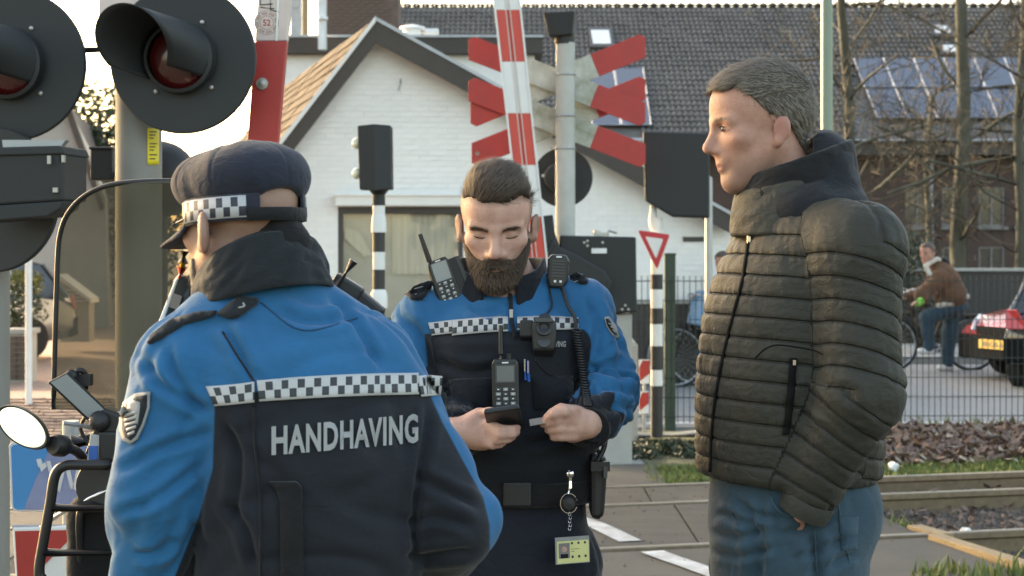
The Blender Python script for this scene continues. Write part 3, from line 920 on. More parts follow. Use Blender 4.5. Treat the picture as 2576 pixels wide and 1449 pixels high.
# ------------------------------------------------------------------ long tiled building
EY, RY = 54.0, 64.0
tb_ = thing('tiled_brick_building', 'long dark brick building under a grey pantile roof with solar panels', 'building', W(1900, 760, EY))
e0, e1 = W(1000, 0, EY).x - 1, W(2650, 0, EY).x + 12
ez, rz_ = W(0, 352, EY).z, W(0, 17, RY).z
sl = Vector((0, RY - EY, rz_ - ez)); SLn = sl.length; sl.normalize(); nr = Vector((0, -sl.z, sl.y))
def rp_(x, s, h=0.0): return Vector((x, EY, ez)) + sl * s + nr * h
mb = MB(); mb.prism([rp_(e0, 0), rp_(e1, 0), rp_(e1, SLn), rp_(e0, SLn)], nr * -.25); mb.prism([Vector((e0, RY, rz_)), Vector((e1, RY, rz_)), Vector((e1, RY + 10, ez)), Vector((e0, RY + 10, ez))], (0, 0, -.25)); mb.build('roof', M['grey_tile'], tb_)
FYb = EY + .7
cuts = [(W(x, 0, FYb).x, W(x + w, 0, FYb).x) for x, w in ((2462, 66), (2556, 66), (2370, 62), (2278, 60), (2650, 66), (1640, 60), (1900, 60))]
rows = [(W(0, 708, FYb).z, W(0, 620, FYb).z), (W(0, 570, FYb).z, W(0, 470, FYb).z)]
xs = sorted(set([e0, e1] + [c for q in cuts for c in q])); mb = MB()
for xa, xb in zip(xs[:-1], xs[1:]):
    isw = any(abs(xa - c[0]) < 1e-6 for c in cuts)
    spans = [(-.2, ez)] if not isw else [(-.2, rows[0][0]), (rows[0][1], rows[1][0]), (rows[1][1], ez)]
    for za, zb in spans: mb.prism([(xa, FYb, za), (xb, FYb, za), (xb, FYb, zb), (xa, FYb, zb)], (0, .3, 0))
mb.build('wall', M['dark_brick'], tb_)
for xa, xb in cuts:
    for za, zb in rows:
        mb = MB()
        for q in ((xa, xa + .07, za, zb), (xb - .07, xb, za, zb), (xa + .07, xb - .07, zb - .07, zb), (xa + .07, xb - .07, za, za + .07), ((xa + xb) / 2 - .03, (xa + xb) / 2 + .03, za + .07, zb - .07)):
            mb.box(((q[0] + q[1]) / 2, FYb + .1, (q[2] + q[3]) / 2), ((q[1] - q[0]) / 2, .05, (q[3] - q[2]) / 2))
        w = mb.build('window', M['pale_frame'], tb_)
        mb = MB(); mb.box(((xa + xb) / 2, FYb + .12, (za + zb) / 2), ((xb - xa) / 2 - .01, .01, (zb - za) / 2 - .01)); mb.build('pane', M['dark_glass'], w)
        mb = MB(); mb.box(((xa + xb) / 2, FYb - .04, za - .05), ((xb - xa) / 2 + .08, .1, .05)); mb.build('sill', M['pale_frame'], w)
mb = MB(); mb.tube([Vector((e0, EY - .1, ez - .02)), Vector((e1, EY - .1, ez - .02))], .12, 8); mb.build('gutter', M['zinc'], tb_)
mb = MB(); mb.box(((e0 + e1) / 2, EY + .35, ez - .28), ((e1 - e0) / 2, .36, .2)); mb.build('eave_board', M['fascia'], tb_)
for px in (2345, 2592):
    mb = MB(); a = W(px, 0, EY + .55); mb.tube([(a.x, EY + .6, ez - .2), (a.x, EY + .6, 0)], .06, 8); mb.build('downpipe', M['zinc'], tb_)
# pantiles
cw, cl_ = .19, .415
pv, pf = [], []
for j, (s, h) in enumerate(((0, .055), (cl_ + .03, .0))):
    for k in range(7):
        u = k / 6; pv.append(Vector((u * cw, 0, 0)) + sl * s + nr * (h + .045 * math.sin(u * 2 * math.pi) * (1 if u < .5 else .55) + .03))
for k in range(7):
    pv.append(pv[k] - nr * .03)
for k in range(6): pf += [(k, k + 1, k + 8, k + 7), (14 + k, 15 + k, k + 1, k)]
nsl, nco = int(SLn / cl_), int((W(2640, 0, EY).x - e0) / cw) + 8
TL = []
def in_panel(x, s):
    q = rp_(x, s, .1); a, b = pix([q])[0]
    return (a > 2150 and 160 < b < 352) or (1466 < a < 1620 and 178 < b < 352)
for r in range(nsl):
    for c in range(nco):
        x, s = e0 + c * cw, r * cl_
        if not in_panel(x + .1, s + .2): TL.append((x, s))
TL.sort(key=lambda q: (0 if 2180 < pix([rp_(q[0], q[1])])[0][0] < 2420 or 1050 < pix([rp_(q[0], q[1])])[0][0] < 1180 else 1, q[1]))
pm = MB(); pm.v, pm.f = [tuple(v) for v in pv], pf; pme = pm.mesh('roof_tile', M['grey_tile'], 1.0, fix=False)
for x, s in TL[:290]:
    o = put('roof_tile', pme, tb_); o.location = rp_(x, s, random.uniform(-.006, .008)) - tb_.location
mb = MB()
for x, s in TL[290:]:
    q = rp_(x, s, random.uniform(-.008, .01)); mb.add([v + q for v in pv], pf)
mb.build('pantiles', M['grey_tile'], tb_, smooth=1.0, fix=False, kind='stuff')
mb = MB()
for k in range(int((e1 - e0) / .35)):
    a = Vector((e0 + k * .35, RY, rz_ + .05)); mb.tube([a, a + Vector((.33, 0, .02))], .13, 8)
mb.build('ridge_tiles', M['grey_tile'], tb_, kind='stuff', smooth=1.0)
def s_of(py):       # distance up the slope where the roof meets that row
    k = (HZ - py) / F; A_, B_ = ez - CAMH, sl.z
    return (k * EY - A_) / (B_ - k * sl.y)
def on_roof(px, py, h=.0):
    s = s_of(py); q = rp_(0, s); return rp_((px - CX) * q.y / F, s, h)
def roof_quad(name, pxs, y0, y1, h0, h1, m, rim=None, sk=0, par=None):
    a, b, c, d = on_roof(pxs[0], y1, h0), on_roof(pxs[1], y1, h0), on_roof(pxs[1] - sk, y0, h0), on_roof(pxs[0] - sk, y0, h0)
    mb = MB(); mb.prism([a, b, c, d], nr * (h1 - h0)); o = mb.build(name, M[m], par or tb_)
    if rim:
        mb = MB()
        for p, q in ((a, b), (b, c), (c, d), (d, a)): mb.tube([p + nr * (h1 - h0), q + nr * (h1 - h0)], rim, 4)
        mb.build('panel_frame', M['solar_rim'], o)
    return o
for x0 in range(2140, 2650, 76):
    roof_quad('solar_panel', (x0 + 34, x0 + 108), 158, 230, .14, .18, 'solar', .022, 28)
    roof_quad('solar_panel', (x0 + 66, x0 + 140), 236, 308, .14, .18, 'solar', .022, 28)
for x0 in (1470, 1545):
    roof_quad('solar_panel', (x0 + 10, x0 + 82), 182, 250, .14, .18, 'solar', .022, 10)
    roof_quad('solar_panel', (x0 + 20, x0 + 92), 256, 326, .14, .18, 'solar', .022, 10)
for a, b, y0, y1, op in ((1484, 1545, 80, 130, 1), (2345, 2398, 68, 103, 1), (2366, 2422, 118, 150, 1)):
    o = roof_quad('roof_window', (a, b), y0, y1, .08, .2, 'win_frame', None, 6)
    o2 = roof_quad('roof_pane', (a + 8, b - 8), y0 + 9, y1 - 7, .202, .215, 'white_metal', None, 6, o)
# ------------------------------------------------------------------ trees, lamp post and things behind the fence
def grow(mbs, tips, p, d, r, L, lvl, g, maxl, spread=.55, up=.12):
    n = 4; pts, rs = [Vector(p)], [r]
    for k in range(n):
        d = (d + Vector(g.normal(size=3)) * .13 + Vector((0, 0, up * .3))).normalized()
        pts.append(pts[-1] + d * (L / n)); rs.append(r * (1 - .42 * (k + 1) / n))
    rs = [max(q, .006) for q in rs]
    mbs[0 if lvl < 2 else 1].tube(pts, rs, 8 if lvl < 2 else (5 if lvl < 3 else 3))
    if lvl >= maxl: return
    for k in range(g.integers(2, 5) if lvl else g.integers(4, 7)):
        i = int(g.integers(1, n + 1)); a = g.uniform(0, 6.28); u, w, t = basis(d)
        nd = (d * g.uniform(.35, .9) + (u * math.cos(a) + w * math.sin(a)) * g.uniform(.5, 1.0) * spread * 1.7).normalized()
        grow(mbs, tips, pts[i], nd, rs[i] * g.uniform(.42, .62), L * g.uniform(.5, .78), lvl + 1, g, maxl, spread, up)
def bare_tree(px, Y, r, h, lean, seed, lab, maxl=5, low=None):
    g = np.random.default_rng(seed); b = W(px, 0, Y); b.z = -.2
    t = thing('bare_tree', lab, 'tree', b, 'bare winter trees before the tiled building')
    mbs = [MB(), MB()]
    pts = [b + Vector((lean * (k / 8) + .05 * math.sin(k * 1.3 + seed), 0, h * k / 8)) for k in range(9)]
    mbs[0].tube(pts, [r * (1.35 if k == 0 else 1 - .05 * k) for k in range(9)], 12)
    for k in range(2, 9):
        for j in range(2 if k < 8 else 4):
            a = g.uniform(0, 6.28); d = Vector((math.cos(a), math.sin(a) * .7, g.uniform(.1, .8))).normalized()
            grow(mbs, None, pts[k], d, r * g.uniform(.14, .32), h * g.uniform(.16, .30), 2 if j else 1, g, maxl)
    for p_, d_, r_, l_ in (low or []): grow(mbs, None, p_, d_.normalized(), r_, l_, 1, g, maxl)
    mbs[0].build('trunk', M['bark'], t, smooth=1.0)
    mbs[1].build('twigs', M['twig'], t, smooth=1.0, kind='stuff')
    return t
bare_tree(2412, 31, .165, 7.5, .1, 21, 'thick bare tree with a straight mossy trunk beside the roof windows', 5, [(W(2412, 318, 31), Vector((1.2, .1, .25)), .045, 2.2), (W(2400, 300, 31), Vector((-1, 0, -.35)), .04, 2.4)])
bare_tree(2150, 33, .13, 7.5, -.25, 33, 'bare tree half hidden behind the standing man', 5, [(W(2160, 500, 33), Vector((1, 0, .5)), .05, 2.2)])
bare_tree(2328, 35, .085, 5.0, .1, 35, 'thin bare tree with pale stem between the two thicker trunks', 4)
bare_tree(2560, 30, .12, 6.5, .1, 36, 'bare tree leaning in from the frame edge above the red car', 5, [(W(2576, 470, 30), Vector((-1, 0, .15)), .045, 2.0), (W(2570, 390, 30), Vector((-1, 0, -.3)), .045, 2.6)])
# street lamp
dm('lamp_green', (0.20, 0.25, 0.18), 0.5, scale=3, var=0.08)
p = W(2080, 0, 16); t = thing('street_lamp', 'pale green street lamp post rising behind the standing man', 'street lamp', (p.x, p.y, 0))
mb = MB(); mb.lathe([(.075, -.2), (.075, 1.1), (.06, 1.15), (.055, 4.5), (.045, 6.2)], (p.x, p.y, 0), n=16); mb.build('pole', M['lamp_green'], t, smooth=.7)
mb = MB(); mb.tube(catmull([(p.x, p.y, 6.1), (p.x + .1, p.y - .1, 6.6), (p.x + .6, p.y - .5, 6.75)], 5), .035, 8); mb.build('arm', M['lamp_green'], t, smooth=.9)
mb = MB(); mb.box((p.x + .8, p.y - .66, 6.72), (.3, .1, .05), Euler((0, 0, -.7)).to_matrix()); mb.build('lamp_head', M['zinc'], t, bevel=.02)
p = W(1783, 0, 14.2); mb = MB(); mb.lathe([(.032, -.1), (.032, 2.15), (.028, 2.2), (.0, 2.22)], (p.x, p.y, 0), n=12)
dm('galva', (0.40, 0.41, 0.41), 0.5, 0.5, scale=4, var=0.12)
setp(mb.build('sign_pole', M['galva'], smooth=.7), 'slim grey metal pole standing against the white wall beside the man in the padded jacket', 'pole')

# ---- mesh fence
dm('fence_green', (0.022, 0.045, 0.03), 0.5, var=0.1)
dm('fence_wire', (0.035, 0.045, 0.04), 0.5, var=0.1)
FE = 15.0
fence = thing('mesh_fence', 'dark green wire mesh fence between the verge and the far road', 'fence', (2.9, FE, 0))
fx0, fx1, fz0, fz1 = W(1598, 0, FE).x, W(2680, 0, FE).x, .03, W(0, 694, FE).z
def fy(x): return FE + (x - fx0) * .03
for px in (1685, 2258):
    x = W(px, 0, FE).x; mb = MB(); mb.box((x, fy(x), .70), (.05, .035, .84)); mb.box((x, fy(x), 1.545), (.055, .04, .01)); mb.build('post', M['fence_green'], fence, bevel=.005)
wm = MB(); wm.tube([(0, 0, fz0), (0, 0, fz1)], .0042, 5); wme = wm.mesh('wire', M['fence_wire'])
x = fx0
while x < fx1:
    o = put('wire', wme, fence); o.location = Vector((x, fy(x) - .045, 0)) - fence.location; x += .054
for k in range(8):
    z = lerp(fz0 + .06, fz1 - .045, k / 7); mb = MB()
    mb.tube([(fx0 - .02, fy(fx0) - .052, z), (fx1, fy(fx1) - .052, z)], .0052, 5); mb.build('cross_wire', M['fence_wire'], fence)

# ---- low dark wall and hedge behind the cyclist
dm('dark_wall', (0.055, 0.05, 0.045), 0.9, scale=4, bump=0.01, bscale=30)
mb = MB(); a, b = W(2180, 0, 27.4), W(2800, 0, 27.4); mb.box(((a.x + b.x) / 2 + 1, 27.4, .5), ((b.x - a.x) / 2 + 1, .12, .72)); 
gw = thing('garden_wall', 'low dark garden wall before the brick building', 'wall', ((a.x + b.x) / 2, 27.4, 0)); mb.build('wall_body', M['dark_wall'], gw)
mb = MB(); mb.box(((a.x + b.x) / 2 + 1, 27.4, 1.245), ((b.x - a.x) / 2 + 1, .17, .025)); mb.build('coping', M['concrete'], gw, bevel=.006)
for i, (px, py, Y, rx, rz, mk, lab) in enumerate([(2270, 700, 26.6, .7, .8, 'leaf_dark', 'dark bushy shrub behind the cyclist, against the garden wall'), (2330, 790, 24.4, .32, .6, 'twig', 'dry brown bush just before the bicycle wheel'), (1660, 820, 24.6, .9, .6, 'leaf_dark', 'dark hedge bush behind the parked bicycle'), (1560, 820, 24.9, .9, .55, 'leaf_dark', 'dark hedge bush behind the black drive cabinet')]):
    p = W(px, py, Y); t = thing('shrub', lab, 'shrub', (p.x, p.y, 0), 'shrubs across the road')
    leafball('foliage', (p.x, p.y, max(p.z, rz * .8)), (rx, .4, rz), 1500, .045, M[mk], 50 + i, t, kind='stuff')
    mb = MB()
    for k in range(6): mb.tube([(p.x + random.uniform(-.1, .1), p.y, -.1), (p.x + random.uniform(-.5, .5) * rx, p.y + random.uniform(-.1, .1), rz * 1.2)], .02, 5)
    mb.build('stem', M['twig'], t)

gw2 = thing('garden_wall', 'low dark wall along the white gable behind the parked bicycles', 'wall', (2.1, 19.88, 0))
mb = MB(); mb.box((2.0, 19.88, .36), (.80, .05, .58)); mb.build('wall_body', M['dark_wall'], gw2)
mb = MB(); mb.box((2.0, 19.88, .955), (.82, .07, .02)); mb.build('coping', M['concrete'], gw2, bevel=.006)
# ---- left background
dm('grey_render', (0.36, 0.36, 0.34), 0.9, scale=1.5, var=0.12)
lh = thing('grey_house', 'grey rendered house with a dark sloping verge behind the near signal post', 'house', W(170, 800, 34))
a = [W(40, 330, 34), W(150, 262, 34), W(255, 480, 34)]
mb = MB(); mb.prism([W(-150, 860, 34), W(275, 860, 34), W(265, 500, 34), W(186, 292, 34), W(60, 260, 34), W(-150, 420, 34)], (-1.5, 8, 0)); mb.build('wall', M['grey_render'], lh)
mb = MB(); mb.prism([W(178, 270, 33.8), W(262, 520, 33.8), W(252, 530, 33.8), W(166, 285, 33.8)], (-1.6, 9, 0)); mb.build('verge_board', M['fascia'], lh)
mb = MB(); mb.prism([W(-170, 420, 33.7), W(60, 245, 33.7), W(180, 270, 33.7), W(180, 282, 33.7), W(60, 258, 33.7), W(-170, 434, 33.7)], (-1.6, 9, 0)); mb.build('roof', M['grey_tile'], lh)
for px in (178, 194, 211):
    mb = MB(); mb.box(W(px + 6, 395, 33.96), (.03, .02, .03)); mb.build('vent_brick', M['win_frame'], lh)
t = thing('white_shed', 'small white shed with a pale roof edge seen through the windscreen', 'shed', W(185, 800, 26))
mb = MB(); mb.prism([W(152, 860, 26), W(224, 860, 26), W(224, 756, 26), W(196, 735, 26), W(152, 700, 26)], (-.02, .4, 0)); mb.build('wall', M['plaster'], t)
mb = MB(); mb.prism([W(146, 690, 25.8), W(228, 752, 25.8), W(228, 762, 25.8), W(146, 702, 25.8)], (-.02, .6, 0)); mb.build('roof', M['trim'], t)
for k in range(4):
    mb = MB(); y = 722 + k * 9; mb.box((W(176 + k * 3, 0, 25.96).x, 25.97, W(0, y + 8, 25.96).z), (.13 + .02 * k, .012, .012)); mb.build('siding_board', M['trim'], t)
def leafy_tree(px, py, Y, rx, rz, n, sz, mk, seed, lab, name='leafy_tree', trunk=.12):
    p = W(px, py, Y); t = thing(name, lab, 'tree', (p.x, p.y, 0), 'trees and bushes behind the near signals')
    g = np.random.default_rng(seed)
    cr = leafball('crown', p, (rx, rx * .8, rz), n, sz, M[mk], seed, t, shell=.3)
    mb = MB(); mb.tube([(p.x, p.y, -.2), (p.x + .05, p.y, p.z * .5), (p.x, p.y, p.z + rz * .3)], [trunk, trunk * .8, trunk * .4], 8)
    for k in range(6):
        a = g.uniform(0, 6.28); mb.tube([(p.x, p.y, p.z - rz * .5 + k * rz * .15), (p.x + math.cos(a) * rx * .7, p.y + math.sin(a) * rx * .5, p.z + g.uniform(-.3, .6) * rz)], [trunk * .4, trunk * .1], 5)
    mb.build('trunk', M['bark'], t, smooth=1.0)
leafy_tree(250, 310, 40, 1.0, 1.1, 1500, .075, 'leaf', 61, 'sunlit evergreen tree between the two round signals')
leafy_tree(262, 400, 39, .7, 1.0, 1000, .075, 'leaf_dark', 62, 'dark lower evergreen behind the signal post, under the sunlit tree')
leafy_tree(60, 715, 22, .28, .2, 800, .03, 'leaf_yellow', 63, 'yellow green clipped bush behind the windscreen edge', 'bush', .03)
leafy_tree(30, 770, 21, .45, .32, 1300, .03, 'leaf_dark', 64, 'dark green bush above the brick pier', 'bush', .03)
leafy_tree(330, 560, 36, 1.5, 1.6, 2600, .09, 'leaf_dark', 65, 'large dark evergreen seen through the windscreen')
leafy_tree(-20, 600, 38, 1.6, 1.5, 1500, .08, 'leaf', 66, 'green tree at the edge behind the dark signal housing')
t = thing('leafy_tree', 'tall dark evergreen added out of view to the left to shade the tracks', 'tree', (-10.2, 21.4, 0), 'trees and bushes behind the near signals')  # unseen tree, added to keep the sun off the ground by the tracks
leafball('crown', (-10.2, 21.4, 6.6), (3.0, 3.0, 4.2), 5200, .2, M['leaf_dark'], 72, t, shell=.25)
mb = MB(); mb.tube([(-10.2, 21.4, -.2), (-10.1, 21.4, 3), (-10.2, 21.4, 8)], [.26, .2, .05], 10); mb.build('trunk', M['bark'], t, smooth=1.0)
# big evergreen added out of view so that its shade falls over the crossing
t = thing('leafy_tree', 'tall broad evergreen added out of view left of the near signals to shade the crossing', 'tree', (-7.8, 13.7, 0), 'trees and bushes behind the near signals')
leafball('crown', (-7.8, 13.7, 5.4), (2.9, 2.9, 3.3), 9000, .17, M['leaf'], 71, t, shell=.25)
mb = MB(); mb.tube([(-7.8, 13.7, -.2), (-7.75, 13.7, 2), (-7.8, 13.8, 5), (-7.7, 13.7, 7.5)], [.24, .2, .15, .05], 10)
for k in range(9): a = k * 2.4; mb.tube([(-7.8, 13.7, 2.4 + k * .45), (-7.8 + math.cos(a) * 2, 13.7 + math.sin(a) * 2, 3.6 + k * .45)], [.07, .02], 6)
mb.build('trunk', M['bark'], t, smooth=1.0)
p = W(72, 0, 17); mb = MB(); mb.lathe([(.035, -.1), (.035, 1.5), (.0, 1.52)], (p.x, p.y, 0), n=10); setp(mb.build('gate_post', M['white_metal'], smooth=.7), 'pale thin post beside the windscreen edge', 'post')
# brick pier and low wall
pier = thing('brick_pier', 'brown brick garden pier with a pale cap stone at the street corner', 'pier', G(42, 960))
q = G(42, 960); mb = MB(); mb.box((q.x, q.y + .18, .27), (.145, .16, .30)); mb.build('core', M['concrete'], pier)
bq2 = MB(); bq2.box((0, 0, 0), (.085, .012, .028)); bqm2 = bq2.mesh('brick', M['brown_brick'])
for r in range(8):
    for c in (-1, 1):
        o = put('brick', bqm2, pier); o.location = Vector((q.x + c * .088 * (1 if r % 2 else .85), q.y + .012, .05 + r * .066)) - pier.location
mb = MB(); mb.box((q.x, q.y + .18, .60), (.18, .2, .03)); mb.build('cap_stone', M['concrete'], pier, bevel=.01)
mb = MB(); mb.box((q.x - 2.2, q.y + .3, .25), (1.9, .1, .28)); setp(mb.build('low_wall', M['brown_brick']), 'low brown brick wall joining the garden pier', 'wall')
# clinker paving near the crossing, single bricks where they can be told apart
kb = MB(); kb.box((0, 0, 0), (.1, .048, .02)); kbm = kb.mesh('paving_brick', M['klinker'])
st = bpy.data.objects['side_street']
k = 0
for r in range(24):
    for c in range(12):
        x, y = -2.75 - c * .215 - (.1 if r % 2 else 0) - .03 * r, 12.2 + r * .11 * (1 + r * .05)
        o = put('paving_brick', kbm, st); o.location = (x, y, -.004 + random.uniform(-.002, .003)); o.rotation_euler = (0, 0, random.uniform(-.02, .02)); k += 1

# ---- cars
dm('car_silver', (0.22, 0.23, 0.24), 0.3, 0.6, var=0.03, coat=1)
dm('car_red', (0.45, 0.03, 0.03), 0.25, 0.1, var=0.03, coat=1)
dm('car_dark', (0.03, 0.035, 0.042), 0.25, 0.3, var=0.03, coat=1)
dm('tyre', (0.02, 0.02, 0.02), 0.9)
dm('lens_red', (0.5, 0.03, 0.03), 0.15, var=0.02, coat=1)
dm('lens_clear', (0.8, 0.8, 0.8), 0.1, var=0.02, coat=1)
dm('plate_yellow', (0.50, 0.31, 0.02), 0.5, var=0.05)
dm('black_plastic', (0.014, 0.015, 0.016), 0.95, var=0.2, scale=20, spec=0.03)
dm('black_text', (0.02, 0.02, 0.02), 0.6)
dm('chrome', (0.75, 0.75, 0.75), 0.12, 1.0, var=0.02)
def car(name, lab, loc, yaw, mk, group=None, plate=None):
    """rear of the car at -y, body along +y"""
    Lc, Wd = 4.1, .86
    t = thing(name, lab, 'car', loc, group)
    R = Matrix.Translation(Vector(loc)) @ Matrix.Rotation(yaw, 4, 'Z')
    st = [(0, .42, .72, .80), (.06, .30, .86, .84), (.5, .24, .92, .86), (1.6, .22, .94, .86), (3.0, .22, .92, .86), (3.8, .26, .78, .82), (4.05, .36, .66, .74)]
    def ring(y, z0, z1, w): return [R @ Vector(v) for v in ((-w * .9, y, z0), (-w, y, z0 + .14), (-w, y, (z0 + z1) / 2), (-w * .94, y, z1 - .05), (-w * .8, y, z1), (w * .8, y, z1), (w * .94, y, z1 - .05), (w, y, (z0 + z1) / 2), (w, y, z0 + .14), (w * .9, y, z0))]
    def skin(mb, rings):
        k = len(mb.v); n = len(rings[0])
        for r in rings: mb.v += [tuple(v) for v in r]
        for i in range(len(rings) - 1):
            for j in range(n): mb.f.append((k + i * n + j, k + i * n + (j + 1) % n, k + (i + 1) * n + (j + 1) % n, k + (i + 1) * n + j))
        mb.f.append(tuple(range(k, k + n))); mb.f.append(tuple(range(k + (len(rings) - 1) * n, k + len(rings) * n)))
    mb = MB(); skin(mb, [ring(*s) for s in st]); body = mb.build('body', M[mk], t, smooth=.8)
    def cab(y, z, w): return [R @ Vector(v) for v in ((-w, y, z), (w, y, z))]
    prof = [(.10, .88, .76), (.42, 1.36, .60), (.9, 1.45, .58), (2.0, 1.44, .58), (2.9, .93, .72)]
    mb = MB(); vs = [v for p_ in prof for v in cab(*p_)]; mb.add(vs, [(2 * i, 2 * i + 1, 2 * i + 3, 2 * i + 2) for i in range(4)] + [(0, 2, 4, 6, 8), (1, 9, 7, 5, 3), (0, 8, 9, 1)]); mb.build('cabin', M['dark_glass'], t)
    mb = MB(); vs = [R @ Vector(v) for (y, z, w) in prof[1:4] for v in ((-w - .01, y, z + .012), (w + .01, y, z + .012))]; mb.add(vs, [(0, 1, 3, 2), (2, 3, 5, 4)])
    for sx in (-1, 1):
        for (a, b) in (((.62 * sx, .42, 1.37), (.78 * sx, .10, .88)), ((.6 * sx, 2.0, 1.45), (.74 * sx, 2.9, .93)), ((.6 * sx, .9, 1.46), (.78 * sx, .95, .92))): mb.tube([R @ Vector(a), R @ Vector(b)], .035, 6)
    mb.build('roof', M[mk], t)
    for y in (.75, 3.25):
        for sx in (-1, 1):
            mb = MB(); c = R @ Vector((sx * .74, y, .31)); ax = R.to_3x3() @ Vector((sx, 0, 0))
            mb.lathe([(.2, 0), (.3, .0), (.31, .04), (.31, .14), (.28, .15), (.2, .145)], c, ax, 24); w = mb.build('wheel', M['tyre'], t, smooth=.6)
            mb = MB(); mb.lathe([(.2, .1), (.19, .135), (.06, .12), (.03, .14)], c, ax, 16); mb.build('rim', M['zinc'], w, smooth=.6)
    mb = MB(); mb.prism([R @ Vector(v) for v in ((-.83, -.03, .34), (.83, -.03, .34), (.84, .1, .30), (-.84, .1, .30))], (0, 0, .26)); mb.build('bumper', M['black_plastic'], t, bevel=.02)
    for sx in (-1, 1):
        mb = MB(); mb.prism([R @ Vector(v) for v in ((sx * .55, .0, .70), (sx * .80, .03, .70), (sx * .82, .1, .92), (sx * .68, .06, .92))], R.to_3x3() @ Vector((0, -.05, 0))); mb.build('tail_light', M['lens_red'], t, bevel=.01)
    pl = MB(); pl.box(R @ Vector((0, -.045, .52)), (.26, .012, .055), R.to_3x3()); pp = pl.build('number_plate', M['plate_yellow'], t)
    if plate: text_flat(plate, R @ Vector((-.2, -.06, .485)), R.to_3x3() @ Vector((.4, 0, 0)), (0, 0, .07), M['black_text'], pp)
    mb = MB(); mb.prism([R @ Vector(v) for v in ((-.80, 4.0, .24), (.80, 4.0, .24), (.70, 4.12, .26), (-.70, 4.12, .26))], (0, 0, .30)); mb.build('bumper', M['black_plastic'], t, bevel=.02)
    for sx in (-1, 1):
        mb = MB(); mb.prism([R @ Vector(v) for v in ((sx * .42, 4.075, .60), (sx * .74, 3.86, .62), (sx * .76, 3.70, .78), (sx * .50, 3.98, .72))], R.to_3x3() @ Vector((0, .06, .01))); mb.build('head_light', M['lens_clear'], t, bevel=.01)
        mb = MB(); mb.box(R @ Vector((sx * .86, 2.75, .95)), (.09, .05, .06), R.to_3x3()); mb.build('wing_mirror', M[mk], t, bevel=.02)
    mb = MB(); mb.box(R @ Vector((0, 4.07, .61)), (.36, .03, .05), R.to_3x3()); mb.build('grille', M['black_plastic'], t)
    pl = MB(); pl.box(R @ Vector((0, 4.135, .45)), (.26, .012, .055), R.to_3x3()); pp = pl.build('number_plate', M['plate_yellow'], t)
    if plate: text_flat(plate, R @ Vector((.2, 4.149, .415)), R.to_3x3() @ Vector((-.4, 0, 0)), (0, 0, .07), M['black_text'], pp)
    return t
car('hatchback_car', 'silver hatchback parked in the side street behind the windscreen', W(140, 0, 25) + Vector((0, 0, -W(140, 0, 25).z)), 2.2, 'car_silver')
car('hatchback_car', 'red hatchback with a yellow number plate waiting behind the fence', (9.68, 21.8, -.02), 1.95, 'car_red', plate='38-GB-6')
dc = car('hatchback_car', 'dark car overlapping the red hatchback at the frame edge', (6.32, 18.6, -.02), -.5, 'car_dark')

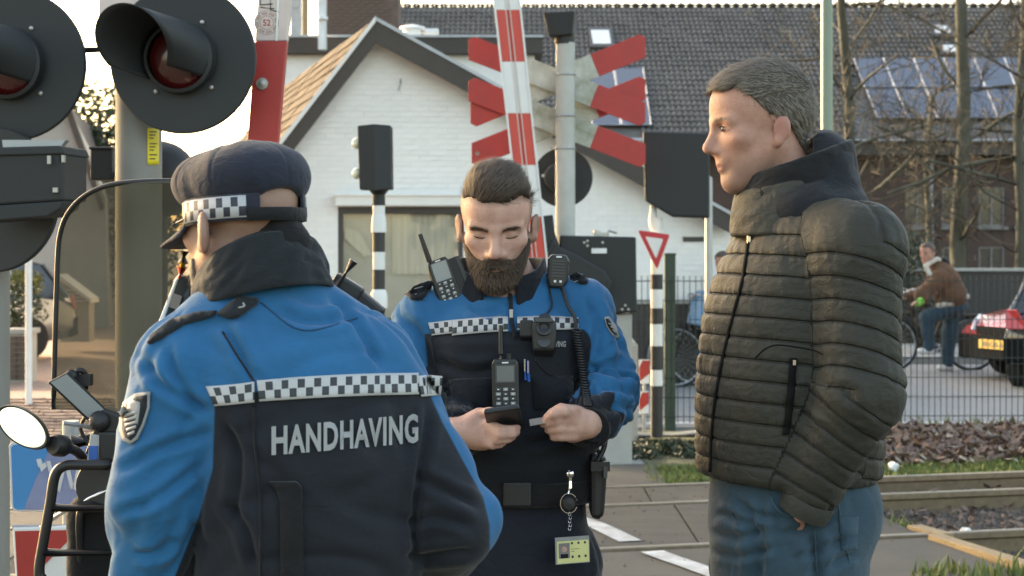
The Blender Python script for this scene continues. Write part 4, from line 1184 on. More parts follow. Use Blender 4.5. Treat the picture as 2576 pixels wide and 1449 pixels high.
# ---- bicycles
dm('bike_black', (0.02, 0.02, 0.022), 0.4, var=0.1)
dm('bike_blue', (0.03, 0.16, 0.30), 0.5, var=0.1)
def bicycle(lab, loc, yaw, group, frame='bike_black', wheel_r=.35, crate=None):
    t = thing('bicycle', lab, 'bicycle', loc, group)
    R = Matrix.Translation(Vector(loc)) @ Matrix.Rotation(yaw, 4, 'Z')
    X = lambda x, z, y=0: R @ Vector((x, y, z))
    ax = R.to_3x3() @ Vector((0, 1, 0))
    for cx in (-.54, .56):      # front wheel at -x
        mb = MB(); c = X(cx, wheel_r)
        mb.tube([c + (R.to_3x3() @ Vector((math.cos(a), 0, math.sin(a)))) * wheel_r for a in np.linspace(0, 2 * math.pi, 33)[:-1]], .018, 6, closed=True)
        w = mb.build('wheel', M['tyre'], t, smooth=1.0)
        mb = MB(); mb.tube([c + (R.to_3x3() @ Vector((math.cos(a), 0, math.sin(a)))) * (wheel_r - .026) for a in np.linspace(0, 2 * math.pi, 33)[:-1]], .012, 5, closed=True); mb.build('rim', M['zinc'], w, smooth=1.0)
        mb = MB()
        for a in np.linspace(0, math.pi, 13)[:-1]: d = (R.to_3x3() @ Vector((math.cos(a), 0, math.sin(a)))) * (wheel_r - .03); mb.tube([c - d, c + d], .0016, 3)
        mb.build('spokes', M['zinc'], w)
    mb = MB()
    for pts, r in (([X(-.54, .35), X(-.40, .82), X(-.36, .98)], .018), ([X(-.40, .78), X(.0, .30), X(.2, .85)], .02), ([X(-.39, .85), X(.17, .72)], .018), ([X(0, .30), X(.56, .35), X(.17, .72)], .014), ([X(.2, .8), X(.23, .95)], .014)): mb.tube(pts, r, 8)
    mb.build('frame', M[frame], t, smooth=1.0)
    mb = MB(); mb.tube(catmull([X(-.22, 1.06, -.28), X(-.33, 1.08, -.22), X(-.37, 1.03, 0), X(-.33, 1.08, .22), X(-.22, 1.06, .28)], 5), .013, 8); mb.build('handlebar', M['zinc'], t, smooth=1.0)
    mb = MB(); mb.box(X(.25, .97), (.13, .075, .028), R.to_3x3()); mb.build('saddle', M['black_plastic'], t, bevel=.025)
    mb = MB(); mb.lathe([(.09, -.01), (.09, .01)], X(0, .30), ax, 18); mb.tube([X(0, .30, .05), X(.1, .16, .06)], .012, 6); mb.tube([X(0, .30, -.05), X(-.1, .44, -.06)], .012, 6); mb.box(X(.1, .15, .1), (.045, .04, .012), R.to_3x3()); mb.box(X(-.1, .45, -.1), (.045, .04, .012), R.to_3x3()); mb.build('crank', M['zinc'], t)
    mb = MB(); mb.tube([X(.2, .72), X(.78, .74)], .008, 6); mb.box(X(.52, .735), (.22, .06, .008), R.to_3x3()); mb.tube([X(.72, .73), X(.58, .36)], .008, 6); mb.build('carrier', M['bike_black'], t)
    mb = MB(); mb.tube([X(.56, wheel_r) + (R.to_3x3() @ Vector((math.cos(a), 0, math.sin(a)))) * (wheel_r + .035) for a in np.linspace(-.1, 2.6, 14)], .02, 6, flat=.4); mb.build('mudguard', M['bike_black'], t)
    return t
bp = G(2345, 930)
bicycle('black city bicycle ridden by the man in the brown jacket', (bp.x + .02, bp.y + .15, -.02), 0.12, 'bicycles across the fence')
b2 = G(1700, 960)
bicycle('dark bicycle parked behind the striped sign post', (2.44, 19.5, -.02), .08, 'bicycles across the fence')
b3 = W(1790, 920, 19.6)
bicycle('blue bicycle half hidden by the grey pole and the padded jacket', (2.72, 19.68, -.02), -.06, 'bicycles across the fence', 'bike_blue')
mb = MB(); c = W(1768, 785, 19.35); mb.box(c, (.13, .12, .17), Euler((0, .25, .3)).to_matrix()); mb.box(c + Vector((.02, 0, .19)), (.08, .09, .05), Euler((0, .3, .4)).to_matrix())
dm('bag_blue', (0.05, 0.22, 0.42), 0.7, scale=9, col2=(0.25, 0.3, 0.36))
setp(mb.build('shopping_bag', M['bag_blue'], bevel=.03), 'bright blue shopping bag hanging on the bicycle behind the grey pole', 'bag')
# ------------------------------------------------------------------ railway crossing hardware
dm('signal_black', (0.013, 0.0145, 0.015), 0.6, scale=4, var=0.25)
dm('signal_disc', (0.017, 0.020, 0.021), 0.65, scale=3, var=0.2)
dm('post_grey', (0.21, 0.205, 0.185), 0.55, scale=3, var=0.1)
dm('post_far', (0.42, 0.43, 0.40), 0.6, scale=4, col2=(0.34, 0.35, 0.31))
dm('red_paint', (0.42, 0.028, 0.022), 0.5, scale=5, var=0.12)
dm('red_bright', (0.58, 0.055, 0.035), 0.45, scale=5, var=0.08)
dm('white_paint', (0.70, 0.69, 0.66), 0.5, scale=4, var=0.06)
dm('mossy_white', (0.55, 0.55, 0.50), 0.8, scale=5, col2=(0.22, 0.22, 0.15))
dm('pink_white', (0.62, 0.50, 0.45), 0.6, scale=8, var=0.07)
dm('sticker_ink', (0.35, 0.16, 0.13), 0.7, var=0.1)
dm('yellow_label', (0.72, 0.60, 0.03), 0.5, var=0.05)
dm('bolt_steel', (0.42, 0.41, 0.38), 0.45, 0.7)
def disc_signal(t, c, ax, r, visor=True, front=1):
    """round black backboard, red lens, tubular hood"""
    u, w, d = basis(ax)
    mb = MB(); mb.lathe([(r * .985, 0), (r, .006), (r, .018), (r * .985, .024), (.0, .026)], c, ax, 64, caps=False); mb.lathe([(r * .985, 0), (0.001, 0)], c, ax, 64, caps=False)
    b = mb.build('backboard', M['signal_disc'], t, smooth=.5)
    mb = MB(); mb.lathe([(.115, .02), (.128, .05), (.125, .075), (.112, .08)], c, ax, 40, caps=False); mb.build('lens_ring', M['signal_black'], b, smooth=.6)
    mb = MB(); mb.lathe([(.112, .05), (.08, .072), (.04, .083), (.001, .086)], c, ax, 32, caps=False); mb.build('lens', M['lens_dark'], b, smooth=1.0)
    if visor:
        mb = MB(); n = 40; vs = []
        side = u
        for j, tt in enumerate(np.linspace(0, 1, 8)):
            for i in range(n + 1):
                a = math.radians(-125 + 250 * i / n)
                Lh = .27 * max(.0, (.42 + .58 * math.cos(a * .72)))
                off = Vector(c) + d * (.05 + Lh * tt) + Vector((-.115, 0, .035)) * tt
                rr = .132 - .006 * tt
                vs.append(off + Vector((0, 0, 1)) * (math.cos(a) * rr) + Vector((d.y, -d.x, 0)).normalized() * (-math.sin(a) * rr))
        mb.add(vs, [(j * (n + 1) + i, j * (n + 1) + i + 1, (j + 1) * (n + 1) + i + 1, (j + 1) * (n + 1) + i) for j in range(7) for i in range(n)])
        v = mb.build('hood', M['signal_disc'], b, smooth=2.0)
        s = v.modifiers.new('thick', 'SOLIDIFY'); s.thickness = .004
    for a in (.5, 2.1, 3.9, 5.4):
        mb = MB(); q = Vector(c) + u * math.cos(a) * .15 + w * math.sin(a) * .15 + d * .024; mb.lathe([(.008, 0), (.008, .008), (.003, .011)], q, ax, 8); mb.build('screw', M['bolt_steel'], b)
dm('lens_dark', (0.055, 0.005, 0.005), 0.25, var=0.1, coat=0.6)

NY = 6.0
sg = thing('crossing_signal', 'near grey signal post with two large round black warning lights', 'railway signal', (W(347, 0, NY).x, NY + .2, 0))
pc = Vector((W(349, 0, NY + .2).x, NY + .2, 0))
mb = MB(); mb.lathe([(.085, -.2), (.085, 3.2)], pc, n=32); mb.build('post', M['post_grey'], sg, smooth=.6)
mb = MB(); mb.box(pc + Vector((-.05, -.02, W(0, 10, NY).z)), (.07, .1, .05)); mb.build('bracket', M['pink_white'], sg, bevel=.006)
ax = Vector((-.10, -1, -.01)).normalized()
disc_signal(sg, W(463, 150, NY), ax, .268)
disc_signal(sg, W(36, 165, NY + .02), ax, .272)
mb = MB(); a, b = W(463, 120, NY + .10), W(36, 130, NY + .12); mb.tube([a, b], .025, 10); mb.build('cross_arm', M['signal_black'], sg, smooth=.8)
for px, py in ((463, 150), (36, 165)):
    mb = MB(); mb.lathe([(.13, .03), (.13, .10), (.10, .15), (.02, .17)], W(px, py, NY), (-ax), 28); mb.build('lamp_housing', M['signal_black'], sg, smooth=.6)
# yellow label on the post, facing the road
bv = bvh_of([(pc.x + math.cos(a) * .0855, pc.y + math.sin(a) * .0855, z) for z in (0, 3) for a in np.linspace(0, 2 * math.pi, 49)[:-1]], [(i, (i + 1) % 48, 48 + (i + 1) % 48, 48 + i) for i in range(48)])
lb = band(bv, [(371, 322), (400, 322)], [(371, 414), (400, 414)], 8, 8, .002, .001, 'label', M['yellow_label'], sg)
for k, y in enumerate((330, 338, 346, 360, 368, 376, 388, 398)):
    band(bv, [(376, y), (395 - (k % 3) * 4, y)], [(376, y + 3), (395 - (k % 3) * 4, y + 3)], 5, 1, .0035, 0, 'print', M['black_text'], lb)
# lower lights that face the other road, seen from behind
NB = 5.7
lo = thing('crossing_signal', 'low black signal housing seen from behind under the round lights', 'railway signal', W(60, 900, NB))
mb = MB(); mb.lathe([(.255, 0), (.26, .008), (.26, .02), (.25, .026)], W(-22, 502, NB + .25), (0.25, 1, 0), 56); mb.build('backboard', M['signal_disc'], lo, smooth=.5)
mb = MB(); pts = [W(-70, 378, NB), W(150, 372, NB), W(160, 392, NB), W(160, 505, NB), W(-70, 520, NB)]; mb.prism(pts, (0.03, .2, 0)); h = mb.build('housing', M['signal_black'], lo, bevel=.008)
mb = MB(); pts = [W(-72, 372, NB - .01), W(152, 366, NB - .01), W(163, 388, NB - .01), W(-72, 394, NB - .01)]; mb.prism(pts, (0.03, .23, 0)); mb.build('housing_lid', M['signal_disc'], lo, bevel=.006)
mb = MB(); pts = [W(-60, 520, NB), W(160, 505, NB), W(152, 525, NB), W(120, 545, NB), W(-60, 560, NB)]; mb.prism(pts, (0.02, .16, 0)); mb.build('hood', M['signal_disc'], lo, bevel=.006)
mb = MB(); mb.box(W(124, 402, NB - .015), (.006, .006, .014)); mb.box(W(160, 400, NB + .02), (.008, .02, .012)); mb.box(W(140, 478, NB - .01), (.008, .008, .008)); mb.build('latch', M['bolt_steel'], lo)
mb = MB(); mb.prism([W(5, 352, NB + .12), W(165, 352, NB + .12), W(150, 372, NB + .12), W(8, 375, NB + .12)], (0, .05, 0)); mb.build('bracket', M['galva'], lo)
p = W(-10, 0, NB + .45); mb = MB(); mb.lathe([(.05, -.2), (.05, 2.1)], (p.x, p.y, 0), n=16); mb.build('post', M['post_grey'], lo, smooth=.6)
# rear lamp behind the post
rl = thing('rear_warning_light', 'dark domed warning light half hidden behind the near signal post', 'railway signal', W(390, 900, 6.9))
mb = MB(); mb.lathe([(.15, 0), (.155, .05), (.14, .13), (.09, .19), (.02, .21)], W(398, 455, 6.7), (.3, -1, .1), 32); mb.build('lamp_housing', M['signal_black'], rl, smooth=.6)
mb = MB(); mb.box(W(268, 415, 6.9), (.045, .09, .065)); mb.box(W(268, 376, 6.9), (.05, .1, .006)); mb.build('junction_box', M['signal_black'], rl, bevel=.008)
mb = MB(); mb.tube([W(398, 455, 6.75), W(268, 430, 6.95)], .03, 8); p = W(398, 0, 6.95); mb.lathe([(.04, -.2), (.04, 1.9)], (p.x, p.y, 0), n=12); mb.build('post', M['signal_black'], rl)
# near raised barrier arm
NBY = 6.15
ba = thing('crossing_barrier', 'raised red and white barrier arm with a round sticker beside the near lights', 'barrier', W(655, 1500, NBY))
def arm_piece(py0, py1, mk, name, w0=None):
    def cx_(py): return 690 - 0.083 * py
    def hw(py): return 41 - .008 * py
    mb = MB(); mb.prism([W(cx_(py0) - hw(py0), py0, NBY), W(cx_(py0) + hw(py0), py0, NBY), W(cx_(py1) + hw(py1), py1, NBY), W(cx_(py1) - hw(py1), py1, NBY)], (0.0, .05, 0)); return mb.build(name, M[mk], ba, bevel=.005)
wp = arm_piece(-300, 103, 'pink_white', 'white_section'); arm_piece(103, 420, 'red_paint', 'red_section'); arm_piece(420, 760, 'pink_white', 'white_section'); arm_piece(760, 1080, 'red_paint', 'red_section')
mb = MB(); mb.prism([W(711, -300, NBY - .004), W(716, -300, NBY - .004), W(697, 103, NBY - .004), W(693, 103, NBY - .004)], (0, .008, 0)); mb.build('edge_strip', M['trim'], ba)
mb = MB(); q = W(660, 211, NBY); mb.lathe([(.021, 0), (.023, .004), (.021, .009), (.010, .010), (.011, .016), (.004, .018)], q, (0, -1, 0), 20); mb.build('bolt', M['bolt_steel'], ba, smooth=.6)
def ringprint(c, r0, r1, name='print', m='sticker_ink', par=None, n=40):
    mb = MB(); vs = []
    for i in range(n):
        a = 2 * math.pi * i / n; vs += [Vector(c) + Vector((math.cos(a) * r0, 0, math.sin(a) * r0)), Vector(c) + Vector((math.cos(a) * r1, 0, math.sin(a) * r1))]
    mb.add(vs, [(2 * i, 2 * i + 1, 2 * ((i + 1) % n) + 1, 2 * ((i + 1) % n)) for i in range(n)]); return mb.build(name, M[m], par)
c = W(671, 57, NBY - .0012)
dm('sticker', (0.60, 0.49, 0.43), 0.6, var=0.06)
mb = MB(); mb.lathe([(.047, 0), (.047, .0008)], W(671, 57, NBY), (0, -1, 0), 32); stk = mb.build('sticker', M['sticker'], ba)
ringprint(c, .024, .026, par=stk); ringprint(c, .043, .0445, par=stk)
text_flat('52', W(671, 57, NBY - .0013) - Vector((.014, 0, .012)), (.028, 0, 0), (0, 0, .024), M['red_paint'], stk)
mb = MB()
for i in range(40):     # ring of small print
    a = 2 * math.pi * i / 40
    if i % 5 == 4: continue
    q = c + Vector((math.cos(a) * .035, -.0004, math.sin(a) * .035)); e1 = Vector((math.cos(a), 0, math.sin(a))) * .0045; e2 = Vector((-math.sin(a), 0, math.cos(a))) * .0014
    mb.face(q - e1 - e2, q - e1 + e2, q + e1 + e2, q + e1 - e2)
mb.build('print', M['sticker_ink'], stk)
mb = MB()
def stroke(pts, r=.0022): mb.tube([W(x, y, NBY - .001) for x, y in pts], r, 5)
stroke([(655, -20), (655, 12), (686, 10)]); stroke([(655, -4), (676, -6)]); stroke([(680, -25), (681, 25), (702, 30)]); stroke([(655, 18), (690, 22)])
mb.build('graffiti', M['black_text'], wp)

# ---- far crossing signal with double St Andrew's cross
Yf = 13.0
fs = thing('crossing_signal', 'far grey signal post with a double red and white crossbuck', 'railway signal', (W(1425, 0, Yf).x, Yf, 0))
pf_ = Vector((W(1422, 0, Yf).x, Yf, 0))
mb = MB(); zt = W(0, 108, Yf).z; mb.lathe([(.085, -.2), (.085, 1.4), (.078, 1.45), (.075, zt)], pf_, n=24); mb.build('post', M['post_far'], fs, smooth=.5)
mb = MB(); z = W(0, 112, Yf).z; mb.lathe([(.077, 0), (.077, .085)], pf_ + Vector((-.005, 0, z)), n=20); mb.build('collar', M['signal_black'], fs, smooth=.6)
mb = MB(); a, b = W(1370, 27, Yf - .13), W(1449, 115, Yf)
q = [W(1366, 30, Yf - .12), W(1446, 26, Yf - .12), W(1440, 88, Yf - .1), W(1380, 92, Yf - .1)]; mb.prism(q, (.03, .25, 0)); mb.build('top_lamp', M['signal_black'], fs, bevel=.012)
for py in (188, 292, 374):
    mb = MB(); mb.lathe([(.083, -.006), (.086, 0), (.083, .006)], pf_ + Vector((0, 0, W(0, py, Yf).z)), n=24); mb.build('clamp_band', M['galva'], fs, smooth=.8)
def blade(a, b, Y, hw, ends=(.29, .29), pt=.35):
    """one board: red tips, white mossy middle; pixel end points"""
    A_, B_ = W(a[0], a[1], Y), W(b[0], b[1], Y); d = B_ - A_; L_ = d.length; d.normalize(); u = Vector((-d.z, 0, d.x))
    h = hw * Y / F
    def piece(t0, t1, name, mk, p0=False, p1=False):
        s, e = A_ + d * (L_ * t0), A_ + d * (L_ * t1); q = []
        k = -u.x / d.x * h                      # plumb cut ends, the sharp corner taken off
        cutA = [s + u * h + d * k, s - u * h - d * k]; cutB = [e + u * h + d * k, e - u * h - d * k]
        c = .55 * h
        if not p0: cutA = [s + u * h, s - u * h]
        elif k < 0: cutA = [s + u * h + d * (k + c), s + u * (h - c * .8) + d * (k * (1 - c * .8 / h)), s - u * h - d * k]
        else: cutA = [s + u * h + d * k, s - u * (h - c * .8) - d * (k * (1 - c * .8 / h)), s - u * h + d * (c - k)]
        if not p1: cutB = [e + u * h, e - u * h]
        elif k > 0: cutB = [e + u * h + d * (k - c), e + u * (h - c * .8) + d * (k * (1 - c * .8 / h)), e - u * h - d * k]
        else: cutB = [e + u * h + d * k, e - u * (h - c * .8) - d * (k * (1 - c * .8 / h)), e - u * h - d * (c + k)]
        q = cutA + cutB[::-1]
        mb = MB(); mb.prism(q, (0, .022, 0)); return mb.build(name, M[mk], fs, bevel=.003)
    r = piece(0, ends[0], 'red_tip', 'red_paint', p0=True); piece(ends[0], 1 - ends[1], 'white_board', 'mossy_white'); piece(1 - ends[1], 1, 'red_tip', 'red_paint', p1=True)
    return r
yb = Yf + .09
blade((1178, 118), (1624, 290), yb, 30); blade((1183, 292), (1624, 112), yb + .056, 30)
blade((1178, 222), (1624, 394), yb + .028, 30); rt = blade((1186, 392), (1624, 218), yb + .084, 30)
ringprint(W(1201, 386, yb + .081), .011, .016, 'sticker', 'mossy_white', rt); ringprint(W(1201, 386, yb + .081), .003, .008, 'sticker', 'mossy_white', rt)
# round light seen edge of back
mb = MB(); c = W(1416, 447, Yf + .26); mb.lathe([(.232, 0), (.236, .006), (.236, .016), (.001, .02)], c, (0, -1, 0), 48); b = mb.build('backboard', M['signal_black'], fs, smooth=.5)
mb = MB(); mb.lathe([(.11, .018), (.115, .07), (.1, .11), (.04, .125), (.001, .13)], c + Vector((-.04, 0, 0)), (0, -1, 0), 32, caps=False); mb.build('lamp_housing', M['signal_disc'], b, smooth=.7)
mb = MB(); mb.lathe([(.012, 0), (.012, .015)], W(1366, 442, Yf + .0), (0, -1, 0), 10); mb.lathe([(.014, 0), (.014, .015)], W(1388, 373, Yf + .1), (0, -1, 0), 10); mb.build('bolt', M['bolt_steel'], b)
# striped barrier arm in front of it
Yb = 12.4
ba2 = thing('crossing_barrier', 'raised red and white striped barrier arm before the crossbuck', 'barrier', W(1340, 860, Yb))
def bx_(py): return 1275 + .1085 * py
ys = [(-120, 25, 'white_paint'), (25, 155, 'red_bright'), (155, 285, 'white_paint'), (285, 415, 'red_bright'), (415, 545, 'white_paint'), (545, 675, 'red_bright'), (675, 790, 'white_paint')]
for y0, y1, mk in ys:
    h = 30 - .006 * y0
    mb = MB()
    for sx in (-1, 1):
        mb.prism([W(bx_(y0) + sx * h, y0, Yb), W(bx_(y0) + sx * h * .12, y0, Yb), W(bx_(y1) + sx * h * .12, y1, Yb), W(bx_(y1) + sx * h, y1, Yb)], (0, .05, 0))
    s = mb.build('red_section' if 'red' in mk else 'white_section', M[mk], ba2, bevel=.003)
    mb = MB(); mb.prism([W(bx_(y0) - h * .12, y0, Yb + .014), W(bx_(y0) + h * .12, y0, Yb + .014), W(bx_(y1) + h * .12, y1, Yb + .014), W(bx_(y1) - h * .12, y1, Yb + .014)], (0, .02, 0)); mb.build('groove', M[mk], s)
for sx in (-1, 1):
    mb = MB(); mb.prism([W(bx_(-120) + sx * 30, -120, Yb - .008), W(bx_(-120) + sx * 35, -120, Yb - .008), W(bx_(790) + sx * 32, 790, Yb - .008), W(bx_(790) + sx * 27, 790, Yb - .008)], (0, .066, 0)); mb.build('edge_rail', M['white_paint'], ba2)
    mb = MB(); mb.prism([W(bx_(-120) + sx * 4, -120, Yb - .001), W(bx_(-120) + sx * 6.5, -120, Yb - .001), W(bx_(790) + sx * 6.5, 790, Yb - .001), W(bx_(790) + sx * 4, 790, Yb - .001)], (0, .006, 0)); mb.build('edge_rail', M['pink_white'], ba2)
# barrier drive: cabinet and counterweight arm
dv = thing('barrier_drive', 'black barrier drive cabinet with a counterweight arm behind the bearded officer', 'barrier drive', W(1510, 960, 12.7))
mb = MB(); mb.prism([W(1408, 592, 12.55), W(1600, 596, 12.55), W(1603, 785, 12.55), W(1412, 800, 12.55)], (0, .4, 0)); cb = mb.build('cabinet', M['signal_black'], dv, bevel=.012)
mb = MB(); mb.prism([W(1320, 548, 12.45), W(1391, 540, 12.45), W(1396, 585, 12.45), W(1415, 640, 12.45), W(1330, 650, 12.45)], (0, .3, 0)); mb.build('counterweight', M['signal_black'], dv, bevel=.01)
arm = [(1392, 600), (1410, 622), (1450, 640), (1520, 680), (1540, 710), (1530, 740), (1470, 735), (1400, 690), (1360, 660)]
mb = MB(); mb.prism([W(x, y, 12.42) for x, y in arm], (0, .1, 0)); mb.build('arm_plate', M['signal_disc'], dv, bevel=.01)
mb = MB(); mb.prism([W(x * .86 + 1450 * .14, y * .86 + 672 * .14, 12.41) for x, y in arm], (0, .02, 0)); mb.build('arm_cover', M['signal_black'], dv, bevel=.006)
mb = MB(); mb.box(W(1507, 631, 12.54), (.057, .008, .019)); mb.build('label', M['white_paint'], cb)
for px, py in ((1470, 610), (1478, 618), (1516, 610), (1573, 768), (1565, 778), (1581, 778), (1478, 606)):
    mb = MB(); mb.lathe([(.010, 0), (.010, .01)], W(px, py, 12.55), (0, -1, 0), 8); mb.build('screw', M['bolt_steel'], cb)
mb = MB(); a = W(1512, 590, 12.6); mb.box(a, (.06, .03, .012)); mb.lathe([(.03, 0), (.028, .03), (.01, .035)], a + Vector((-.03, 0, .0)), n=12); mb.tube([a + Vector((.04, 0, 0)), a + Vector((.06, 0, .03)), a + Vector((.12, 0, .01))], .01, 6); mb.build('hinge', M['bolt_steel'], cb)
mb = MB(); a, b = W(1440, 792, 12.6), W(1590, 792, 12.6); mb.prism([(a.x, 12.6, -.2), (b.x, 12.6, -.2), (b.x, 12.6, a.z), (a.x, 12.6, a.z)], (0, .35, 0)); mb.build('plinth', M['concrete'], dv)
# pale timber stump and box by the drive
mb = MB(); a = W(1582, 905, 13.6); mb.box((a.x, a.y, .3), (.07, .06, .52)); mb.lathe([(.07, 0), (.03, .05), (.01, .055)], (a.x, a.y, .82), n=4); setp(mb.build('bollard', M['concrete'], bevel=.01), 'grey concrete bollard beside the black drive cabinet', 'bollard')

# ---- banded poles
dm('band_black', (0.022, 0.022, 0.022), 0.5, var=0.2)
def banded(t, px, Y, bands, r, ztop, bulges=()):
    x = W(px, 0, Y).x
    for y0, y1, mk in bands:
        mb = MB(); za, zb = W(0, y1, Y).z, W(0, y0, Y).z; mb.lathe([(r, za), (r, zb)], (x, Y, 0), n=20); mb.build('white_band' if 'white' in mk else 'black_band', M[mk], t, smooth=.6)
    for y0, y1, k in bulges:
        mb = MB(); za, zb = W(0, y1, Y).z, W(0, y0, Y).z; h = zb - za; mb.lathe([(r, za), (r * k, za + .002), (r * k, za + h * .55), (r * k * .93, za + h * .8), (r * 1.03, zb)], (x, Y, 0), n=20); mb.build('collar', M['white_paint'], t, smooth=.6)
Y1 = 11.6
vb_ = thing('banded_pole', 'black and white banded pole carrying a black detector box before the window', 'traffic pole', (W(953, 0, Y1).x, Y1, 0))
banded(vb_, 953, Y1, [(515, 558, 'white_paint'), (585, 634, 'band_black'), (634, 678, 'white_paint'), (678, 728, 'band_black'), (728, 775, 'white_paint'), (775, 830, 'band_black'), (830, 880, 'white_paint'), (880, 1100, 'band_black')], .043, 0, [(540, 585, 1.22), (728, 775, 1.4)])
mb = MB(); mb.lathe([(.045, W(0, 517, Y1).z), (.043, W(0, 490, Y1).z), (.07, W(0, 478, Y1).z), (.085, W(0, 474, Y1).z)], (W(953, 0, Y1).x, Y1, 0), n=16); mb.build('neck', M['signal_black'], vb_, smooth=.7)
mb = MB(); q = [W(899, 316, Y1 - .09), W(940, 311, Y1 - .13), W(983, 315, Y1 - .09), W(985, 476, Y1 - .09), W(945, 480, Y1 - .13), W(904, 477, Y1 - .09)]
a, b, c, d, e, f = q; back = Vector((0, .2, 0)); mb.add([a, b, c, d, e, f, a + back, c + back, d + back, f + back], [(0, 1, 4, 5), (1, 2, 3, 4), (2, 7, 8, 3), (0, 5, 9, 6), (6, 9, 8, 7), (0, 6, 7, 2, 1), (5, 4, 3, 8, 9)]); bx = mb.build('detector_box', M['signal_black'], vb_, bevel=.008)
dm('pale_lens', (0.75, 0.74, 0.55), 0.25, var=0.05, coat=.5)
for py in (361, 437):
    mb = MB(); mb.lathe([(.032, 0), (.04, .01), (.038, .03), (.02, .045), (.002, .048)], W(903, py, Y1 + .02), (-1, -.25, 0), 20); mb.build('side_lens', M['pale_lens'], bx, smooth=.8)
Y2 = 13.6
yp = thing('banded_pole', 'black and white banded pole with a give way sign by the fence', 'traffic pole', (W(1652, 0, Y2).x, Y2, 0))
banded(yp, 1652, Y2, [(575, 690, 'white_paint'), (690, 728, 'band_black'), (728, 775, 'white_paint'), (775, 815, 'band_black'), (815, 870, 'white_paint'), (870, 930, 'band_black'), (930, 970, 'white_paint'), (970, 1100, 'band_black')], .05, 0, [(548, 578, 1.0)])
mb = MB(); mb.lathe([(.032, W(0, 575, Y2).z), (.04, W(0, 555, Y2).z), (.028, W(0, 530, Y2).z), (.026, W(0, 515, Y2).z)], (W(1637, 0, Y2).x + .02, Y2, 0), n=16); mb.build('neck', M['white_paint'], yp, smooth=.7)
mb = MB(); mb.prism([W(1617, 330, Y2 - .1), W(1785, 335, Y2 - .1), W(1785, 548, Y2 - .1), W(1690, 545, Y2 - .1), W(1622, 505, Y2 - .1)], (.03, .25, 0)); mb.build('signal_box', M['signal_black'], yp, bevel=.015)
def tri(s, y, name, mk, par, d=.006):
    c = Vector(((W(1602, 0, Y2).x + W(1688, 0, Y2).x) / 2, 0, 0)); A_, B_, C_ = W(1601, 576, Y2 - .1), W(1688, 588, Y2 - .1), W(1653, 683, Y2 - .1)
    g = (A_ + B_ + C_) / 3; q = []
    P = [g + (v - g) * s for v in (A_, B_, C_)]
    for i in range(3):
        p0, p1, p2 = P[i - 1], P[i], P[(i + 1) % 3]
        q += [p1 + (p0 - p1) * .07, p1 + ((p0 - p1) + (p2 - p1)) * .02, p1 + (p2 - p1) * .07]
    mb = MB(); mb.prism([v + Vector((0, y, 0)) for v in q], (0, d, 0)); return mb.build(name, M[mk], par)
dm('sign_red', (0.50, 0.02, 0.03), 0.4, var=0.05)
yi = thing('give_way_sign', 'red and white inverted triangle give way sign on the banded pole', 'road sign', W(1652, 624, Y2 - .1))
tri(1.0, 0, 'sign_plate', 'white_paint', yi, .012); tri(.93, -.003, 'red_border', 'sign_red', yi, .003); tri(.52, -.006, 'white_centre', 'white_paint', yi, .003)
# red and white marker board near the fence
for i, (x0, x1, y0, y1, lab) in enumerate(((1608, 1634, 905, 965, 'red and white marker board beside the banded sign pole'), (1608, 1632, 985, 1040, 'lower red and white marker board near the kerb rail'))):
    mk_ = thing('marker_board', lab, 'marker board', W((x0 + x1) / 2, 1085, 14.2), 'marker boards by the fence')
    mb = MB(); mb.prism([W(x0, y1, 14.2), W(x1, y1, 14.2), W(x1, y0, 14.2), W(x0, y0, 14.2)], (0, .015, 0)); mb.build('board', M['white_paint'], mk_)
    mb = MB(); mb.prism([W(x0, y1 - 5, 14.197), W(x1, y1 - 25, 14.197), W(x1, y0 + 2, 14.197), W(x0 + 8, y0 + 2, 14.197), W(x0, y0 + 20, 14.197)], (0, .003, 0)); mb.build('red_stripe', M['red_paint'], mk_)
    mb = MB(); p = W((x0 + x1) / 2, y1, 14.23); mb.tube([(p.x, p.y, -.1), (p.x, p.y, p.z + .1)], .015, 8); mb.build('stake', M['galva'], mk_)
# ------------------------------------------------------------------ people: shared builders
def skin_mat(name, col, col2, lip=(0.30, 0.10, 0.085), stubble=None):
    m = mat(name, col, 0.52, var=0.1, scale=48, col2=col2, detail=9.0, bump=0.0009, bscale=300, sss=0.10, spec=0.35)
    mask_col(m, 'flush_shade', lip, soft=0.45, thr=0.5)
    if stubble: mask_col(m, 'stubble', stubble, soft=0.5, thr=0.5, var=0.3)
    M[name] = m
    return m
def cloth(name, col, rough=0.85, var=0.10, sheen=0.12, bump=0.0006, bscale=500, scale=9, col2=None, wr=.0035):
    m = mat(name, col, rough, var=var, scale=scale, bump=bump, bscale=bscale, sheen=sheen, spec=0.25, col2=col2); M[name] = m
    n, l, b = nodes(m)                       # soft wrinkles over the weave
    tc = n.new('ShaderNodeTexCoord'); nz = n.new('ShaderNodeTexNoise'); nz.inputs['Scale'].default_value = 26; nz.inputs['Detail'].default_value = 3; nz.inputs['Distortion'].default_value = 1.2
    mp = n.new('ShaderNodeMapping'); mp.inputs['Scale'].default_value = (1, 1, 1.7); l.new(tc.outputs['Object'], mp.inputs[0]); l.new(mp.outputs[0], nz.inputs['Vector'])
    bp = n.new('ShaderNodeBump'); bp.inputs['Distance'].default_value = wr; l.new(nz.outputs[0], bp.inputs['Height'])
    old = next((k for k in l if k.to_socket.name == 'Normal' and k.to_node == b), None)
    if old: l.new(old.from_socket, bp.inputs['Normal'])
    l.new(bp.outputs[0], b.inputs['Normal']); return m
BLUE, NAVY = (0.008, 0.112, 0.248), (0.008, 0.0105, 0.0155)
m_ = cloth('uniform_blue', BLUE, 0.78, 0.14, scale=6, wr=.0016); mask_col(m_, 'navy', NAVY)
